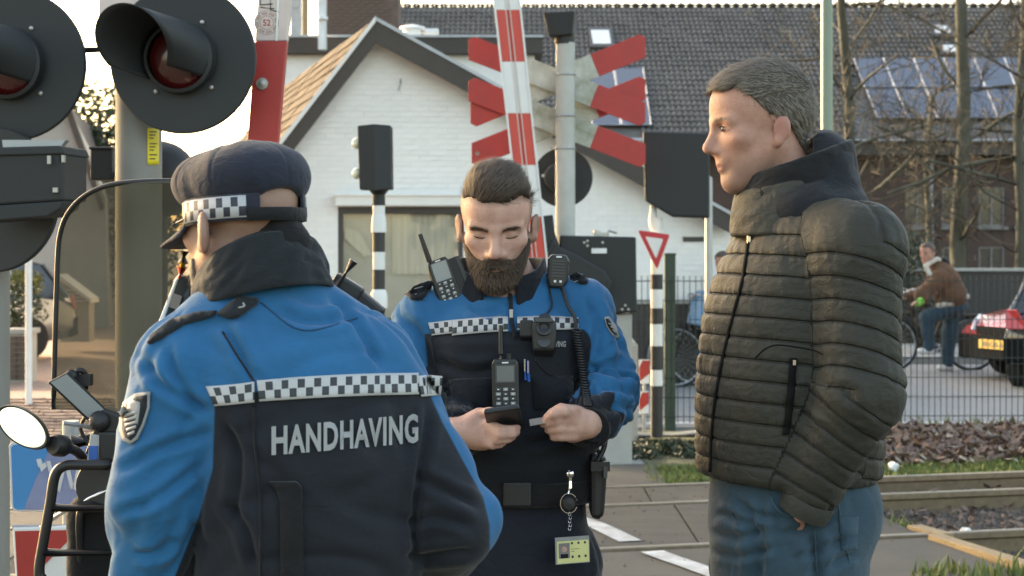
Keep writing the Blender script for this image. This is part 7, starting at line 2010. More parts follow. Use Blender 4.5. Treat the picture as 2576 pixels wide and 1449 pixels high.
# collar: broad, folded outwards
nk1 = q1(658, 712, .02)
ring_surface(nk1 + Vector((0, 0, -.012)), .104, .104, nk1 + Vector((-.008, .0, .056)), .086, .094, 'collar', M['slate_cloth'], O1, .008, ztop=lambda a: .020 * math.cos(a) + .028 * math.sin(a) - .022 * (1 - math.cos(a)), zbot=lambda a: .024 * math.sin(a) - .02 * (1 - math.cos(a)), seed=3, wob=.006)
ring_surface(nk1 + Vector((-.002, 0, .02)), .092, .096, nk1 + Vector((-.008, .0, .064)), .080, .088, 'inner_collar', M['black_cloth'], O1, .006, ztop=lambda a: .014 * math.cos(a) + .028 * math.sin(a) - .024 * (1 - math.cos(a)), zbot=lambda a: .02 * math.sin(a) - .02 * (1 - math.cos(a)), seed=5)
f = Field(); f.add(ell(q1(708, 575, -.035), (.033, .030, .040))); f.add(ell(q1(712, 610, -.03), (.05, .035, .03)), .02)
mesh_from(f, .005, 'neck_warmer', M['black_cloth'], O1, lambda v, n: .002 * ridge(v * 40))
band(B1, [(775, 668), (812, 678)], [(772, 678), (808, 690)], 6, 1, .012, .002, 'collar_label', M['patch_grey'], O1)
trousers(J1, 'trousers', M['trouser_navy'], O1, .105, .95, 4, .17, .13, yaw=TH, h=.01)
shoes(J1, O1)
# what he carries: radios in front of both shoulders
pr = q1(412, 790, .10)
Rr = Matrix.Rotation(rad_(17), 3, 'Y') @ Matrix.Rotation(rad_(150), 3, 'Z')
t = thing('handheld_radio', 'handheld radio with a red and yellow banded antenna at the chest of the capped officer', 'radio', pr, GR)
mb = MB(); q = [q1(378, 835, .06), q1(452, 850, .06), q1(462, 720, .08), q1(452, 690, .08), q1(420, 705, .07), q1(400, 755, .06)]; mb.prism(q, (0, .035, 0)); mb.build('body', M['gadget'], t, bevel=.005)
mb = MB(); q = [q1(370, 838, .055), q1(384, 838, .055), q1(428, 700, .068), q1(418, 705, .068)]; mb.prism(q, (0, .04, 0)); mb.build('lit_edge', M['trim'], t, bevel=.003)  # pale strip on the black radio: its sunlit edge put into the colour
mb = MB(); mb.tube([q1(425, 712, .085), q1(432, 672, .085)], [.011, .010], 12); mb.build('antenna_base', M['red_paint'], t, smooth=.8)
mb = MB(); mb.tube([q1(432, 674, .085), q1(434, 662, .085)], .0105, 12); mb.build('antenna_band', M['plate_yellow'], t, smooth=.8)
mb = MB(); mb.tube([q1(434, 663, .085), q1(438, 632, .085)], [.0095, .0085], 12); mb.build('antenna', M['rubber'], t, smooth=.8)
mb = MB(); mb.tube(catmull([q1(455, 720, .06), q1(470, 690, .06), q1(480, 720, .05), q1(476, 780, .05), q1(468, 800, .04)], 5), .0025, 6); mb.build('cable', M['rubber'], t, smooth=1)
mb = MB(); mb.box(q1(428, 762, .052), (.010, .003, .012), Rr); mb.build('key', M['gadget_grey'], t)
pr = q1(870, 690, .16); t = thing('handheld_radio', 'black radio antenna tip showing over the far shoulder of the capped officer', 'radio', pr, GR)
mb = MB(); mb.tube([W(846, 722, 2.86), W(890, 656, 2.86)], [.010, .0085], 10); mb.build('antenna', M['rubber'], t, smooth=.8)
mb = MB(); a = W(850, 762, 2.87); mb.box(a, (.028, .016, .045), Matrix.Rotation(rad_(32), 3, 'Y')); mb.build('body', M['gadget'], t, bevel=.005)
mb = MB(); mb.box(W(905, 790, 2.88), (.03, .02, .035), Matrix.Rotation(rad_(40), 3, 'Y')); mb.build('holster', M['rubber'], t, bevel=.006)
# ------------------------------------------------------------------ the man in the padded jacket
Y3o = 3.5
def q3(px, py, dy=0.0): return W(px, py, Y3o) + Vector((0, dy, 0))
cx3 = lambda px: q3(px, 0).x
z3 = lambda py: q3(0, py).z
O3 = thing('person', 'tall man in a dark olive padded jacket and jeans, one hand in his pocket', 'person', (cx3(1985), Y3o, 0))
PH = rad_(-162)                                    # facing left and a little towards the road
f3 = Vector((math.cos(PH), math.sin(PH), 0)); l3 = Vector((-f3.y, f3.x, 0))      # l3: his left, towards the camera
gO, gR = frame(q3(1915, 318), (math.cos(rad_(-172)), math.sin(rad_(-172))), rad_(8), rad_(0))
A3N = [q3(2112, 628, -.185), q3(2106, 965, -.235), q3(2006, 1204, -.185)]
A3F = [q3(1990, 622, .20), q3(2040, 960, .24), q3(1905, 1215, .17)]
J3 = dict(neck=q3(1990, 505), sl=A3N[0] + Vector((0, .03, -.02)), el=A3N[1], wl=q3(1992, 1232, -.168), sr=A3F[0], er=A3F[1], wr=A3F[2], pelvis=q3(1985, 0) * 1.0)
J3['pelvis'] = Vector((cx3(1982), Y3o, 1.05))
r_ = l3
for k, s in (('l', 1), ('r', -1)):
    b = J3['pelvis'] + l3 * s * .085
    J3['h' + k] = Vector((b.x, b.y, .98)); J3['k' + k] = Vector((b.x, b.y, .54)) + f3 * (.03 + .03 * s); J3['a' + k] = Vector((b.x, b.y, .105)) - f3 * (.02 - .05 * s); J3['t' + k] = J3['a' + k] + f3 * .16 + Vector((0, 0, -.06))
fb = Field(); add_head(fb, gO, gR, neck=J3['neck'], big=1.06); add_body(fb, J3)
d = Vector((-.35, .02, -1)).normalized()
relaxed_hand(fb, J3['wl'], Vector((-.28, .72, -1)), Vector((1, .25, 0)), Vector((.15, 1, .2)))
relaxed_hand(fb, J3['wr'], Vector((-.35, -.10, -1)), Vector((.2, -1, 0)), Vector((-1, 0, .4)))
skin_mat('skin_fair', (0.44, 0.24, 0.175), (0.36, 0.18, 0.13), lip=(0.36, 0.13, 0.11), stubble=(0.20, 0.14, 0.11))
def gl_(v): return (np.asarray(v) - np.array(gO)) @ np.array(gR) / 1.06
def stub3(v):
    q = gl_(v); return .45 * np.clip((-.045 - q[:, 2]) / .03, 0, 1) * (q[:, 1] > .0) * (q[:, 2] > -.13)
body3, b3v, b3q = mesh_from(fb, .0045, 'body', M['skin_fair'], O3, attrs={'flush_shade': lambda v: 1.2 * head_flush_shade(v, gO, gR, 1.06), 'stubble': stub3})
dm('eye_white', (0.34, 0.31, 0.29), 0.2, var=0.05); dm('iris', (0.02, 0.022, 0.022), 0.15)
for s in (-1, 1):
    bm = bmesh.new(); bmesh.ops.create_uvsphere(bm, u_segments=20, v_segments=12, radius=1)
    for q in bm.verts: q.co = gO + gR @ (Vector((.0315 * s + q.co.x * .0115, .0765 + q.co.y * .0128, .0035 + q.co.z * .0042)) * 1.06)
    me = bpy.data.meshes.new('eye'); bm.to_mesh(me); bm.free(); me.materials.append(M['eye_white']); me.polygons.foreach_set('use_smooth', [True] * len(me.polygons)); ey = put('eye', me, O3)
    mb = MB(); c = gO + gR @ (Vector((.0315 * s, .0889, .0035)) * 1.06); mb.lathe([(.0060, 0), (.005, .0008), (.001, .0012)], c, gR @ Vector((0, 1, 0)), 16); mb.build('iris', M['iris'], ey, smooth=1)
FH3 = Field(); add_head(FH3, gO, gR, neck=J3['neck'], big=1.06)
for s in (-1, 1):
    mb = MB(); P_ = [gO + gR @ (Vector((s * x, y, z)) * 1.06) for x, y, z in ((.018, .0885, .0075), (.026, .0915, .0092), (.034, .0905, .0092), (.042, .0855, .0072))]; mb.tube(catmull(P_, 4), .0012, 5); mb.build('eyelash', M['lash'], O3)
def hair3(p):
    q = (p - A3(gO)) @ np.array(gR) / 1.06; x, y, z = np.abs(q[..., 0]), q[..., 1], q[..., 2]
    line = .080 - 1.25 * np.clip(.052 - y, 0, .05) - .1 * np.clip(.0 - y, 0, .02) - 1.6 * np.clip(-.022 - y, 0, .05) + .25 * np.clip(.03 - x, 0, .03)
    line = line + .006 * pnoise(q.reshape(-1, 3) * 55).reshape(line.shape)
    return np.maximum(line - z, -.075 - z)
def hair3t(p):
    q = (p - A3(gO)) @ np.array(gR) / 1.06; return .002 + .0095 * np.clip((q[..., 2] - .05) / .05, 0, 1)
h3, h3v, h3q = shell(FH3, loc_region(hair3, gO, .18), hair3t, .0035, 'hair', M['hair_grey_under'], O3, lambda v, n: .002 * ridge(np.stack([gl_(v)[:, 0] * 90, gl_(v)[:, 1] * 16, gl_(v)[:, 2] * 40], 1)))
R3 = np.array(gR)
strands('hair_strands', h3v, h3q, lambda c: np.ones(len(c), bool), 9000, .019, .0007, M['hair_grey'], h3, lambda P: np.where(gl_(P)[:, 2:3] > .055, R3 @ np.array([.4, 1, -.1]), R3 @ np.array([0, -.7, -1])), 21, .55, .13)
strands('eyebrow', b3v, b3q, lambda c: (lambda q: (np.abs(q[:, 2] - .024) < .004) & (np.abs(q[:, 0]) > .012) & (np.abs(q[:, 0]) < .05) & (q[:, 1] > .05))(gl_(c)), 260, .009, .0004, M['hair_grey'], O3, lambda P: np.sign(gl_(P)[:, :1]) * (R3 @ np.array([1., -.3, 0])), 6, .4, .25)
# padded jacket
mq = cloth('padded_quilt', (0.034, 0.0325, 0.025), 0.62, 0.12, 0.03, bump=0.001, bscale=90, wr=.003)
n, l, b = nodes(mq)
at = n.new('ShaderNodeAttribute'); at.attribute_name = 'channel'
def mth(op, a, c=None):
    k = n.new('ShaderNodeMath'); k.operation = op
    for i, q in enumerate((a, c)):
        if isinstance(q, (int, float)): k.inputs[i].default_value = q
        elif q is not None: l.new(q, k.inputs[i])
    return k.outputs[0]
phn = mth('MULTIPLY', mth('ABSOLUTE', mth('SUBTRACT', mth('FRACT', at.outputs['Fac']), .5)), 2)
mr = n.new('ShaderNodeMapRange'); mr.interpolation_type = 'SMOOTHSTEP'; mr.inputs['From Min'].default_value = .84; mr.inputs['From Max'].default_value = 1.0; l.new(phn, mr.inputs['Value'])
# puckers that run out from the stitch line
tcn = n.new('ShaderNodeTexCoord'); mpn = n.new('ShaderNodeMapping'); mpn.inputs['Scale'].default_value = (70, 70, 9); l.new(tcn.outputs['Object'], mpn.inputs[0])
nzn = n.new('ShaderNodeTexNoise'); nzn.inputs['Scale'].default_value = 1.0; nzn.inputs['Detail'].default_value = 2; l.new(mpn.outputs[0], nzn.inputs['Vector'])
hgt = mth('ADD', mth('MULTIPLY', mr.outputs[0], -1.0), mth('MULTIPLY', mth('MULTIPLY', nzn.outputs[0], mth('POWER', phn, 1.5)), .9))
bpn = n.new('ShaderNodeBump'); bpn.inputs['Distance'].default_value = .005; l.new(hgt, bpn.inputs['Height'])
old = next(k for k in l if k.to_socket.name == 'Normal' and k.to_node == b); l.new(old.from_socket, bpn.inputs['Normal']); l.new(bpn.outputs[0], b.inputs['Normal'])
fj = Field(); yaw3 = PH + math.pi
S3 = [(z3(1197), 1985, .168, .19), (z3(1180), 1982, .175, .20), (z3(1100), 1984, .178, .205), (z3(960), 1988, .185, .208), (z3(800), 2000, .178, .205), (z3(700), 2020, .168, .20), (z3(620), 2028, .145, .175), (z3(560), 2015, .108, .125), (z3(515), 1998, .082, .088)]
T3 = loft([(z, cx3(x), Y3o, a, b) for z, x, a, b in S3], yaw3, 2.4)
fj.add(T3)
RN = [.086, .073, .050]
fj.add(cap(q3(2010, 570, -.06), A3N[0], .075, .090), .05); fj.add(cap(q3(1990, 570, .06), A3F[0], .075, .090), .05)
fa3 = Field(); fa3.chain(A3N, RN, .03); fa3.chain(A3F, RN, .03)
fj.chain(A3N, RN, .03, .03); fj.chain(A3F, RN, .03, .03)
CH = [None]
def quilt(v, n):
    """stitched channels: level round the trunk, square to the arm on the sleeves"""
    dt = T3[0](v)
    q = v - np.array([cx3(1995), Y3o, 0]); u = q @ A3(f3)
    zt = v[:, 2] - .15 * np.clip(u, -.2, .2) + .25 * (np.clip(u, -.3, .3) ** 2)
    c = zt / .0425
    w = np.zeros(len(v))
    for P in (A3N, A3F):
        d, arc = seg_par(v, P); k = np.clip((dt - (d - .09) + .004) / .012, 0, 1)
        t = (A3(P[1]) - A3(P[0])); ca = (arc + .03 * np.clip((v - A3(P[0])) @ A3(f3) / .1, -1, 1) * 1.0) / .044
        c = np.where(k > .5, ca, c); w = np.maximum(w, k)
    CH[0] = c
    ph = np.abs((c % 1.0) - .5) * 2                # 0 mid channel, 1 at the stitch
    puff = 1 - .75 * ph ** 5 - .25 * ph ** 1.6
    cr = pnoise(np.stack([c * .9, (v @ A3(f3)) * 38, (v @ A3(l3)) * 38], 1)) + .6 * pnoise(np.stack([c * .9 + 5, (v @ A3(f3)) * 75, (v @ A3(l3)) * 75 + v[:, 2] * 20], 1))
    big = ridge(np.stack([v[:, 0] * 9, v[:, 1] * 9, v[:, 2] * 5], 1))
    dA, aA = seg_par(v, A3N); el = np.exp(-((aA - .31) / .07) ** 2) * (dA < .12)
    return -.005 + .0070 * puff + .0036 * cr * (.35 + ph) + .004 * big + .008 * el * ridge(np.stack([aA * 30, v[:, 0] * 14, v[:, 1] * 10], 1))
jk3, jv3, jq3 = mesh_from(fj, .0043, 'padded_jacket', M['padded_quilt'], O3, quilt, {'channel': lambda v: CH[0]})
B3 = bvh_of(jv3, jq3)
dN = (A3N[2] - A3N[1]).normalized(); cuff(A3N[2] + dN * .02, dN, .052, M['padded_cloth'], 'cuff', .03, O3)
nk3 = q3(2005, 560)
ring_surface(nk3 + Vector((.0, 0, -.03)), .125, .125, nk3 + Vector((-.012, 0, .075)), .098, .10, 'collar', M['padded_cloth'], O3, .022, ztop=lambda a: .018 * math.sin(a) + .01, seed=4, wob=.004)
ring_surface(nk3 + Vector((0, 0, .0)), .108, .105, nk3 + Vector((.0, 0, .135)), .100, .096, 'scarf', M['black_cloth'], O3, .02, ztop=lambda a: .04 * math.sin(a), seed=6, wob=.006)
cloth('hood_cloth', (0.012, 0.014, 0.018), 0.9, 0.2)
f = Field(); f.add(ell(q3(2068, 455, -.0), (.068, .105, .105))); f.add(ell(q3(2035, 535, -.03), (.115, .13, .075)), .04); f.add(ell(q3(1970, 440), (.085, .078, .12)), .02, 's')
mesh_from(f, .007, 'hood', M['hood_cloth'], O3, lambda v, n: .006 * ridge(v * np.array([12, 12, 20])))
dm('zip_black', (0.007, 0.007, 0.007), 0.85, spec=0.1)
zl = [(1884, 596), (1868, 700), (1842, 800), (1818, 900), (1800, 1000), (1790, 1090), (1786, 1188)]
band(B3, [(x - 3, y) for x, y in zl], [(x + 3, y) for x, y in zl], 50, 1, .002, .004, 'zip', M['zip_black'], O3)
mb = MB(); q = hit(B3, 1884, 602, .006); mb.box(q, (.004, .003, .009)); mb.build('zip_pull', M['chrome'], O3, bevel=.001)
zl = [(1996, 902), (1990, 980), (1982, 1060), (1977, 1094)]
band(B3, [(x - 9, y) for x, y in zl], [(x + 9, y) for x, y in zl], 20, 2, .003, .005, 'pocket_zip', M['zip_black'], O3)
mb = MB(); q = hit(B3, 1998, 912, .008); mb.box(q, (.003, .002, .005)); mb.build('zip_pull', M['chrome'], O3)
seam(B3, [(1900, 900), (1925, 878), (1960, 868), (2040, 880), (2070, 892)], M['zip_black'], O3, .0014, .0005, n=12)
# jeans
def jeans_d(v, n):
    out = np.zeros(len(v))
    for s, sd in (('l', 2.2), ('r', 6.1)):
        P = [J3['h' + s] + Vector((0, 0, .06)), J3['k' + s], J3['a' + s]]; d, _ = seg_par(v, P); fo, arc = folds(v, P, 10, sd, 1.0, .9); out = np.where(d < .14, fo * (.6 + .6 * np.exp(-((arc - .12) / .08) ** 2)), out)
    return .004 * out + .002 * ridge(v * np.array([7, 7, 15]) + 8) + line_folds(v, n, [[(1850, 1255), (1900, 1290), (1970, 1305)], [(1785, 1335), (1860, 1350), (1935, 1330)], [(1785, 1385), (1870, 1398), (1965, 1372)], [(1960, 1345), (2045, 1325), (2110, 1292)], [(1990, 1410), (2080, 1375), (2155, 1345)], [(1916, 1245), (1926, 1330), (1922, 1449)], [(1800, 1290), (1850, 1300), (1900, 1325)], [(2060, 1440), (2110, 1410), (2150, 1395)]], .0075, 8) + line_folds(v, n, [[(1880, 1270), (1902, 1330), (1908, 1400), (1905, 1500)], [(2040, 1335), (2050, 1400), (2052, 1500)]], .013, 12)
f = Field(); p = J3['pelvis']
f.add(loft([(.90, p.x, p.y, .15, .168), (1.02, p.x, p.y, .158, .172), (1.16, p.x, p.y, .150, .168)], yaw3))
for s in ('l', 'r'): f.chain([J3['h' + s] + Vector((0, 0, -.02)), J3['k' + s], J3['a' + s] + Vector((0, 0, -.03))], [.108, .082, .075], .02, .03)
f.add(cap(q3(2080, 1275, -.05), q3(2080, 1275, .05), .10, .10), .05)
je, ev_, eq_ = mesh_from(f, .006, 'jeans', M['denim'], O3, jeans_d)
BJ = bvh_of(ev_, eq_)
cloth('denim_seam', (0.05, 0.10, 0.13), 0.9, 0.2)
seam(BJ, [(1938, 1245), (1948, 1270), (1970, 1292), (2000, 1300)], M['denim_seam'], je, .002); seam(BJ, [(2108, 1232), (2112, 1290), (2122, 1350), (2140, 1420)], M['denim_seam'], je, .002)
seam(BJ, [(1838, 1240), (1842, 1290), (1856, 1330)], M['denim_seam'], je, .002); seam(BJ, [(2050, 1330), (2052, 1390), (2056, 1440)], M['denim_seam'], je, .0016)
f = Field(); f.add(loft([(1.115, p.x, p.y, .156, .174), (1.15, p.x, p.y, .154, .172)], yaw3)); mesh_from(f, .007, 'belt', M['black_cloth'], O3)
patch(BJ, [(2110, 1300), (2160, 1300), (2156, 1380), (2118, 1384)], .003, .003, 'back_pocket', M['denim'], je)
shoes(J3, O3)
w = A3N[2] + dN * .048; mb = MB(); mb.lathe([(.036, -.005), (.040, -.003), (.040, .003), (.036, .005)], w, dN, 24); mb.build('bracelet', M['rubber'], O3, smooth=.6)

# ------------------------------------------------------------------ cyclist across the fence
YC = 22.0
def qc(px, py, dy=0.0): return W(px, py, YC) + Vector((0, dy, 0))
cy = thing('person', 'man in a brown sheepskin jacket and green gloves on a bicycle', 'person', (qc(2380, 0).x, YC, 0))
cO, cR = frame(qc(2333, 636), (-.75, -.66), rad_(8))
JC = dict(neck=qc(2352, 668), sl=qc(2338, 705, -.18), el=qc(2305, 742, -.26), wl=qc(2302, 756, -.34), sr=qc(2375, 700, .18), er=qc(2322, 740, .2), wr=qc(2290, 750, .1), pelvis=qc(2398, 765), hl=qc(2396, 770, -.09), kl=qc(2325, 798, -.12), al=qc(2330, 872, -.14), tl=qc(2312, 882, -.14), hr=qc(2402, 770, .07), kr=qc(2390, 840, .05), ar=qc(2386, 916, .03), tr=qc(2368, 926, .0))
fb = Field(); add_head(fb, cO, cR, neck=JC['neck'], big=1.08); add_body(fb, JC)
relaxed_hand(fb, JC['wl'], Vector((-1, -.3, -.1)), Vector((0, .1, -1)), Vector((0, -1, 0))); relaxed_hand(fb, JC['wr'], Vector((-1, -.2, 0)), Vector((0, 0, -1)), Vector((0, -1, 0)))
body4, b4v, b4q = mesh_from(fb, .007, 'body', M['skin_fair'], cy, attrs={'flush_shade': lambda v: head_flush_shade(v, cO, cR), 'stubble': lambda v: np.zeros(len(v))})
FH4 = Field(); add_head(FH4, cO, cR, neck=JC['neck'], big=1.08)
def hairc(p):
    q = (p - A3(cO)) @ np.array(cR); return np.maximum(.082 - 1.0 * np.clip(.06 - q[..., 1], 0, .05) - .8 * np.clip(-.01 - q[..., 1], 0, .08) - q[..., 2], -.05 - q[..., 2])
shell(FH4, loc_region(hairc, cO, .18), .009, .006, 'hair', M['hair_brown'], cy)
mb = MB()
for s in (-1, 1):
    c = cO + cR @ Vector((.031 * s, .098, .004)); mb.tube([c + cR @ Vector((math.cos(a) * .022, 0, math.sin(a) * .016)) for a in np.linspace(0, 6.28, 13)[:-1]], .0025, 5, closed=True); mb.tube([cO + cR @ Vector((.053 * s, .092, .008)), cO + cR @ Vector((.08 * s, -.01, .008))], .0025, 5)
mb.build('glasses', M['rubber'], cy)
f = Field(); f.chain([qc(2362, 684), qc(2372, 705), qc(2392, 745)], [.14, .20, .21], .06); f.chain([qc(2356, 700, -.16), JC['el'], qc(2308, 752, -.32)], [.10, .085, .065], .03, .06); f.chain([qc(2380, 700, .16), JC['er'], JC['wr']], [.085, .07, .055], .03, .06); f.add(cap(qc(2388, 735, .05), qc(2392, 745, -.08), .16, .17), .05)
mesh_from(f, .012, 'jacket', M['suede'], cy, lambda v, n: .012 * ridge(v * np.array([7, 7, 9])))
f = Field(); 
for a, b in ((qc(2322, 668, -.13), qc(2352, 652, -.10)), (qc(2352, 652, -.10), qc(2366, 655, .02)), (qc(2322, 668, -.13), qc(2330, 690, -.19))): f.add(cap(a, b, .028, .03), .02)
mesh_from(f, .01, 'fleece_collar', M['fleece'], cy, lambda v, n: .006 * pnoise(v * 40))
f = Field()
P = [qc(2353, 768, -.17), qc(2385, 762, -.20), qc(2425, 745, -.14), qc(2428, 744, .1)]
for a, b in zip(P[:-1], P[1:]): f.add(cap(a, b, .035, .035), .02)
mesh_from(f, .01, 'fleece_hem', M['fleece'], cy, lambda v, n: .006 * pnoise(v * 40))
f = Field(); f.add(ell(qc(2374, 664, .05), (.09, .10, .09))); mesh_from(f, .012, 'hood', M['black_cloth'], cy, lambda v, n: .01 * ridge(v * 14))
dm('glove_green', (0.22, 0.62, 0.08), 0.7, var=0.1)
f = Field(); f.add(cap(qc(2303, 755, -.34), qc(2297, 757, -.37), .05, .05)); f.add(cap(qc(2298, 755, -.38), qc(2288, 760, -.38), .035, .022), .02)
for k in range(4): f.add(cap(qc(2294, 752 + k * 4, -.38), qc(2287, 755 + k * 4, -.36), .018, .014), .006)
mesh_from(f, .007, 'glove', M['glove_green'], cy)
f = Field(); f.add(ell(qc(2402, 768), (.17, .16, .13)))
f.chain([JC['hl'], JC['kl'], JC['al']], [.12, .09, .068], .03, .05); f.chain([JC['hr'], JC['kr'], JC['ar'] + Vector((0, 0, .02))], [.12, .09, .075], .03, .05)
mesh_from(f, .012, 'jeans', M['denim'], cy, lambda v, n: .008 * ridge(v * 9))
for s in ('l', 'r'):
    f = Field(); a, t = JC['a' + s], JC['t' + s]; f.add(cap(a + Vector((.03, 0, -.045)), t + Vector((-.02, 0, 0)), .05, .042)).add(cap(a + Vector((0, 0, -.03)), a + Vector((.01, 0, .03)), .05, .055), .03); mesh_from(f, .009, 'shoe', M['white_paint'], cy)
# passer-by behind the padded jacket, only the face and a shoulder show
YP = 19.45
qp = lambda px, py, dy=0.0: W(px, py, YP) + Vector((0, dy, 0))
pp = thing('person', 'passer-by with dark hair and dark coat mostly hidden behind the padded jacket', 'person', (qp(1826, 0).x, YP, 0))
pO, pR = frame(qp(1818, 660), (-.55, -.83), rad_(4))
JP = dict(neck=qp(1830, 695), sl=qp(1816, 722, -.16), el=qp(1806, 775, -.2), wl=qp(1796, 820, -.25), sr=qp(1850, 720, .16), er=qp(1852, 775, .2), wr=qp(1840, 815, .1), pelvis=Vector((qp(1834, 0).x, YP, .95)))
legs(JP, (-.6, -.8)); fb = Field(); add_head(fb, pO, pR, neck=JP['neck']); add_body(fb, JP)
relaxed_hand(fb, JP['wl'], Vector((-.2, 0, -1)), Vector((1, 0, 0)), Vector((0, -1, 0))); relaxed_hand(fb, JP['wr'], Vector((-.2, 0, -1)), Vector((-1, 0, 0)), Vector((0, -1, 0)))
mesh_from(fb, .010, 'body', M['skin_fair'], pp, attrs={'flush_shade': lambda v: head_flush_shade(v, pO, pR), 'stubble': lambda v: np.zeros(len(v))})
FH5 = Field(); add_head(FH5, pO, pR, neck=JP['neck'])
def hairp(p):
    q = (p - A3(pO)) @ np.array(pR); return np.maximum(.070 - 1.2 * np.clip(.06 - q[..., 1], 0, .1) - q[..., 2], -.06 - q[..., 2])
shell(FH5, loc_region(hairp, pO, .18), .014, .008, 'hair', M['hair_brown'], pp)
f = Field(); f.chain([qp(1832, 715), qp(1834, 770), qp(1836, 820)], [.14, .17, .18], .05)
for k in ('l', 'r'): f.chain([JP['s' + k], JP['e' + k], JP['w' + k]], [.08, .07, .055], .03, .05)
mesh_from(f, .014, 'coat', M['navy_cloth'], pp, lambda v, n: .01 * ridge(v * 8))
trousers(JP, 'trousers', M['denim'], pp, .095, 1.0, 3, .15, .12, h=.014); shoes(JP, pp)
# ------------------------------------------------------------------ scooter with windscreen and front rack, at the frame edge
YS = 3.35
s_ = lambda px, py, dy=0.0: W(px, py, YS) + Vector((0, dy, 0))
dm('rack_black', (0.022, 0.022, 0.022), 0.42, 0.2, scale=14, var=0.2)
def screen_glass(name, col, refl):
    m = clear_glass(name, col, refl, .05)
    n, l = m.node_tree.nodes, m.node_tree.links
    tc = n.new('ShaderNodeTexCoord'); nz = n.new('ShaderNodeTexNoise'); nz.inputs['Scale'].default_value = 6; nz.inputs['Detail'].default_value = 8
    l.new(tc.outputs['Object'], nz.inputs[0]); mr = n.new('ShaderNodeMapRange'); mr.inputs['From Min'].default_value = .3; mr.inputs['From Max'].default_value = .75; mr.inputs['To Min'].default_value = .22; mr.inputs['To Max'].default_value = .5
    l.new(nz.outputs[0], mr.inputs['Value'])
    df = n.new('ShaderNodeBsdfDiffuse'); df.inputs[0].default_value = (.18, .165, .125, 1)     # film of road dirt
    mx = n.new('ShaderNodeMixShader'); l.new(mr.outputs[0], mx.inputs[0])
    out = n['Material Output']; src = out.inputs[0].links[0].from_socket
    l.new(src, mx.inputs[1]); l.new(df.outputs[0], mx.inputs[2]); l.new(mx.outputs[0], out.inputs[0])
    return m
screen_glass('windscreen', (.32, .30, .245), .035)
sc = thing('motor_scooter', 'black motor scooter with a tall tinted windscreen, round mirror and front rack', 'scooter', (s_(330, 0).x, YS + .1, 0))
XC = 430
def arch(k, dy=0.0):
    P = [(104, 1040), (108, 900), (113, 760), (118, 640), (126, 585), (146, 540), (185, 500), (240, 472), (310, 459), (XC, 455)]
    P = P + [(2 * XC - x, y) for x, y in P[-2::-1]]
    return [s_(XC + (x - XC) * k, 700 + (y - 700) * k, dy + ((x - XC) / 330) ** 2 * .09) for x, y in P]
E_ = catmull(arch(1.0), 4)
mb = MB(); nE = len(E_); cen = [s_(XC, 1040 - 560 * t, -.0) for t in np.linspace(0, 1, 2)]
half = nE // 2
vs = []; rows = 24
for j in range(half + 1):
    a, b = E_[j], E_[nE - 1 - j]
    for i in range(rows + 1):
        t = i / rows; q = a.lerp(b, t); q.y += -.09 * (1 - (2 * t - 1) ** 2) * ((a - b).length / .5) ** 1.0 * .6; vs.append(q)
mb.add(vs, [(j * (rows + 1) + i, j * (rows + 1) + i + 1, (j + 1) * (rows + 1) + i + 1, (j + 1) * (rows + 1) + i) for j in range(half) for i in range(rows)])
mb.build('windscreen', M['windscreen'], sc, smooth=2.0)
mb = MB(); mb.tube(E_, .0055, 8); mb.build('screen_edge', M['rubber'], sc, smooth=1.5)
mb = MB(); mb.tube(catmull([s_(330, 1100, .06), s_(400, 1060, .02), s_(520, 1060, .02), s_(640, 1100, .06)], 5), .012, 10); mb.build('screen_bracket', M['rack_black'], sc, smooth=1.2)
# mirror
mc = s_(75, 1068, -.05); Rm = Matrix.Rotation(rad_(33), 3, 'Y') @ Matrix.Rotation(rad_(-10), 3, 'Z')
def ovl(k, y): return [mc + Rm @ Vector((math.cos(a) * .059 * k, y, math.sin(a) * .032 * k)) for a in np.linspace(0, 2 * math.pi, 49)[:-1]]
mb = MB(); r0, r1, r2, r3 = ovl(.93, -.002), ovl(1.02, -.004), ovl(1.06, .006), ovl(.6, .03); n = 48
mb.v = [tuple(v) for v in r0 + r1 + r2 + r3]; mb.f = [(r * n + i, r * n + (i + 1) % n, (r + 1) * n + (i + 1) % n, (r + 1) * n + i) for r in range(3) for i in range(n)] + [tuple(range(3 * n, 4 * n))]
mi = mb.build('mirror', M['rubber'], sc, smooth=.9)
dm('mirror_glass', (0.9, 0.9, 0.9), 0.02, 1.0, var=0.0)
mb = MB(); mb.face(*ovl(.94, -.0022)); g = mb.build('mirror_glass', M['mirror_glass'], mi, fix=False)
if g.data.polygons[0].normal.y > 0: g.data.flip_normals()
mb = MB(); mb.tube(catmull([s_(142, 1108, -.03), s_(165, 1122, -.01), s_(188, 1140, .02), s_(200, 1180, .06)], 5), .010, 8); mb.build('mirror_arm', M['rubber'], sc, smooth=1)
mb = MB(); mb.lathe([(.018, 0), (.022, .01), (.022, .03), (.014, .045)], s_(150, 1112, -.05), (.5, 1, -.2), 16); mb.build('mirror_joint', M['rubber'], sc, smooth=.8)
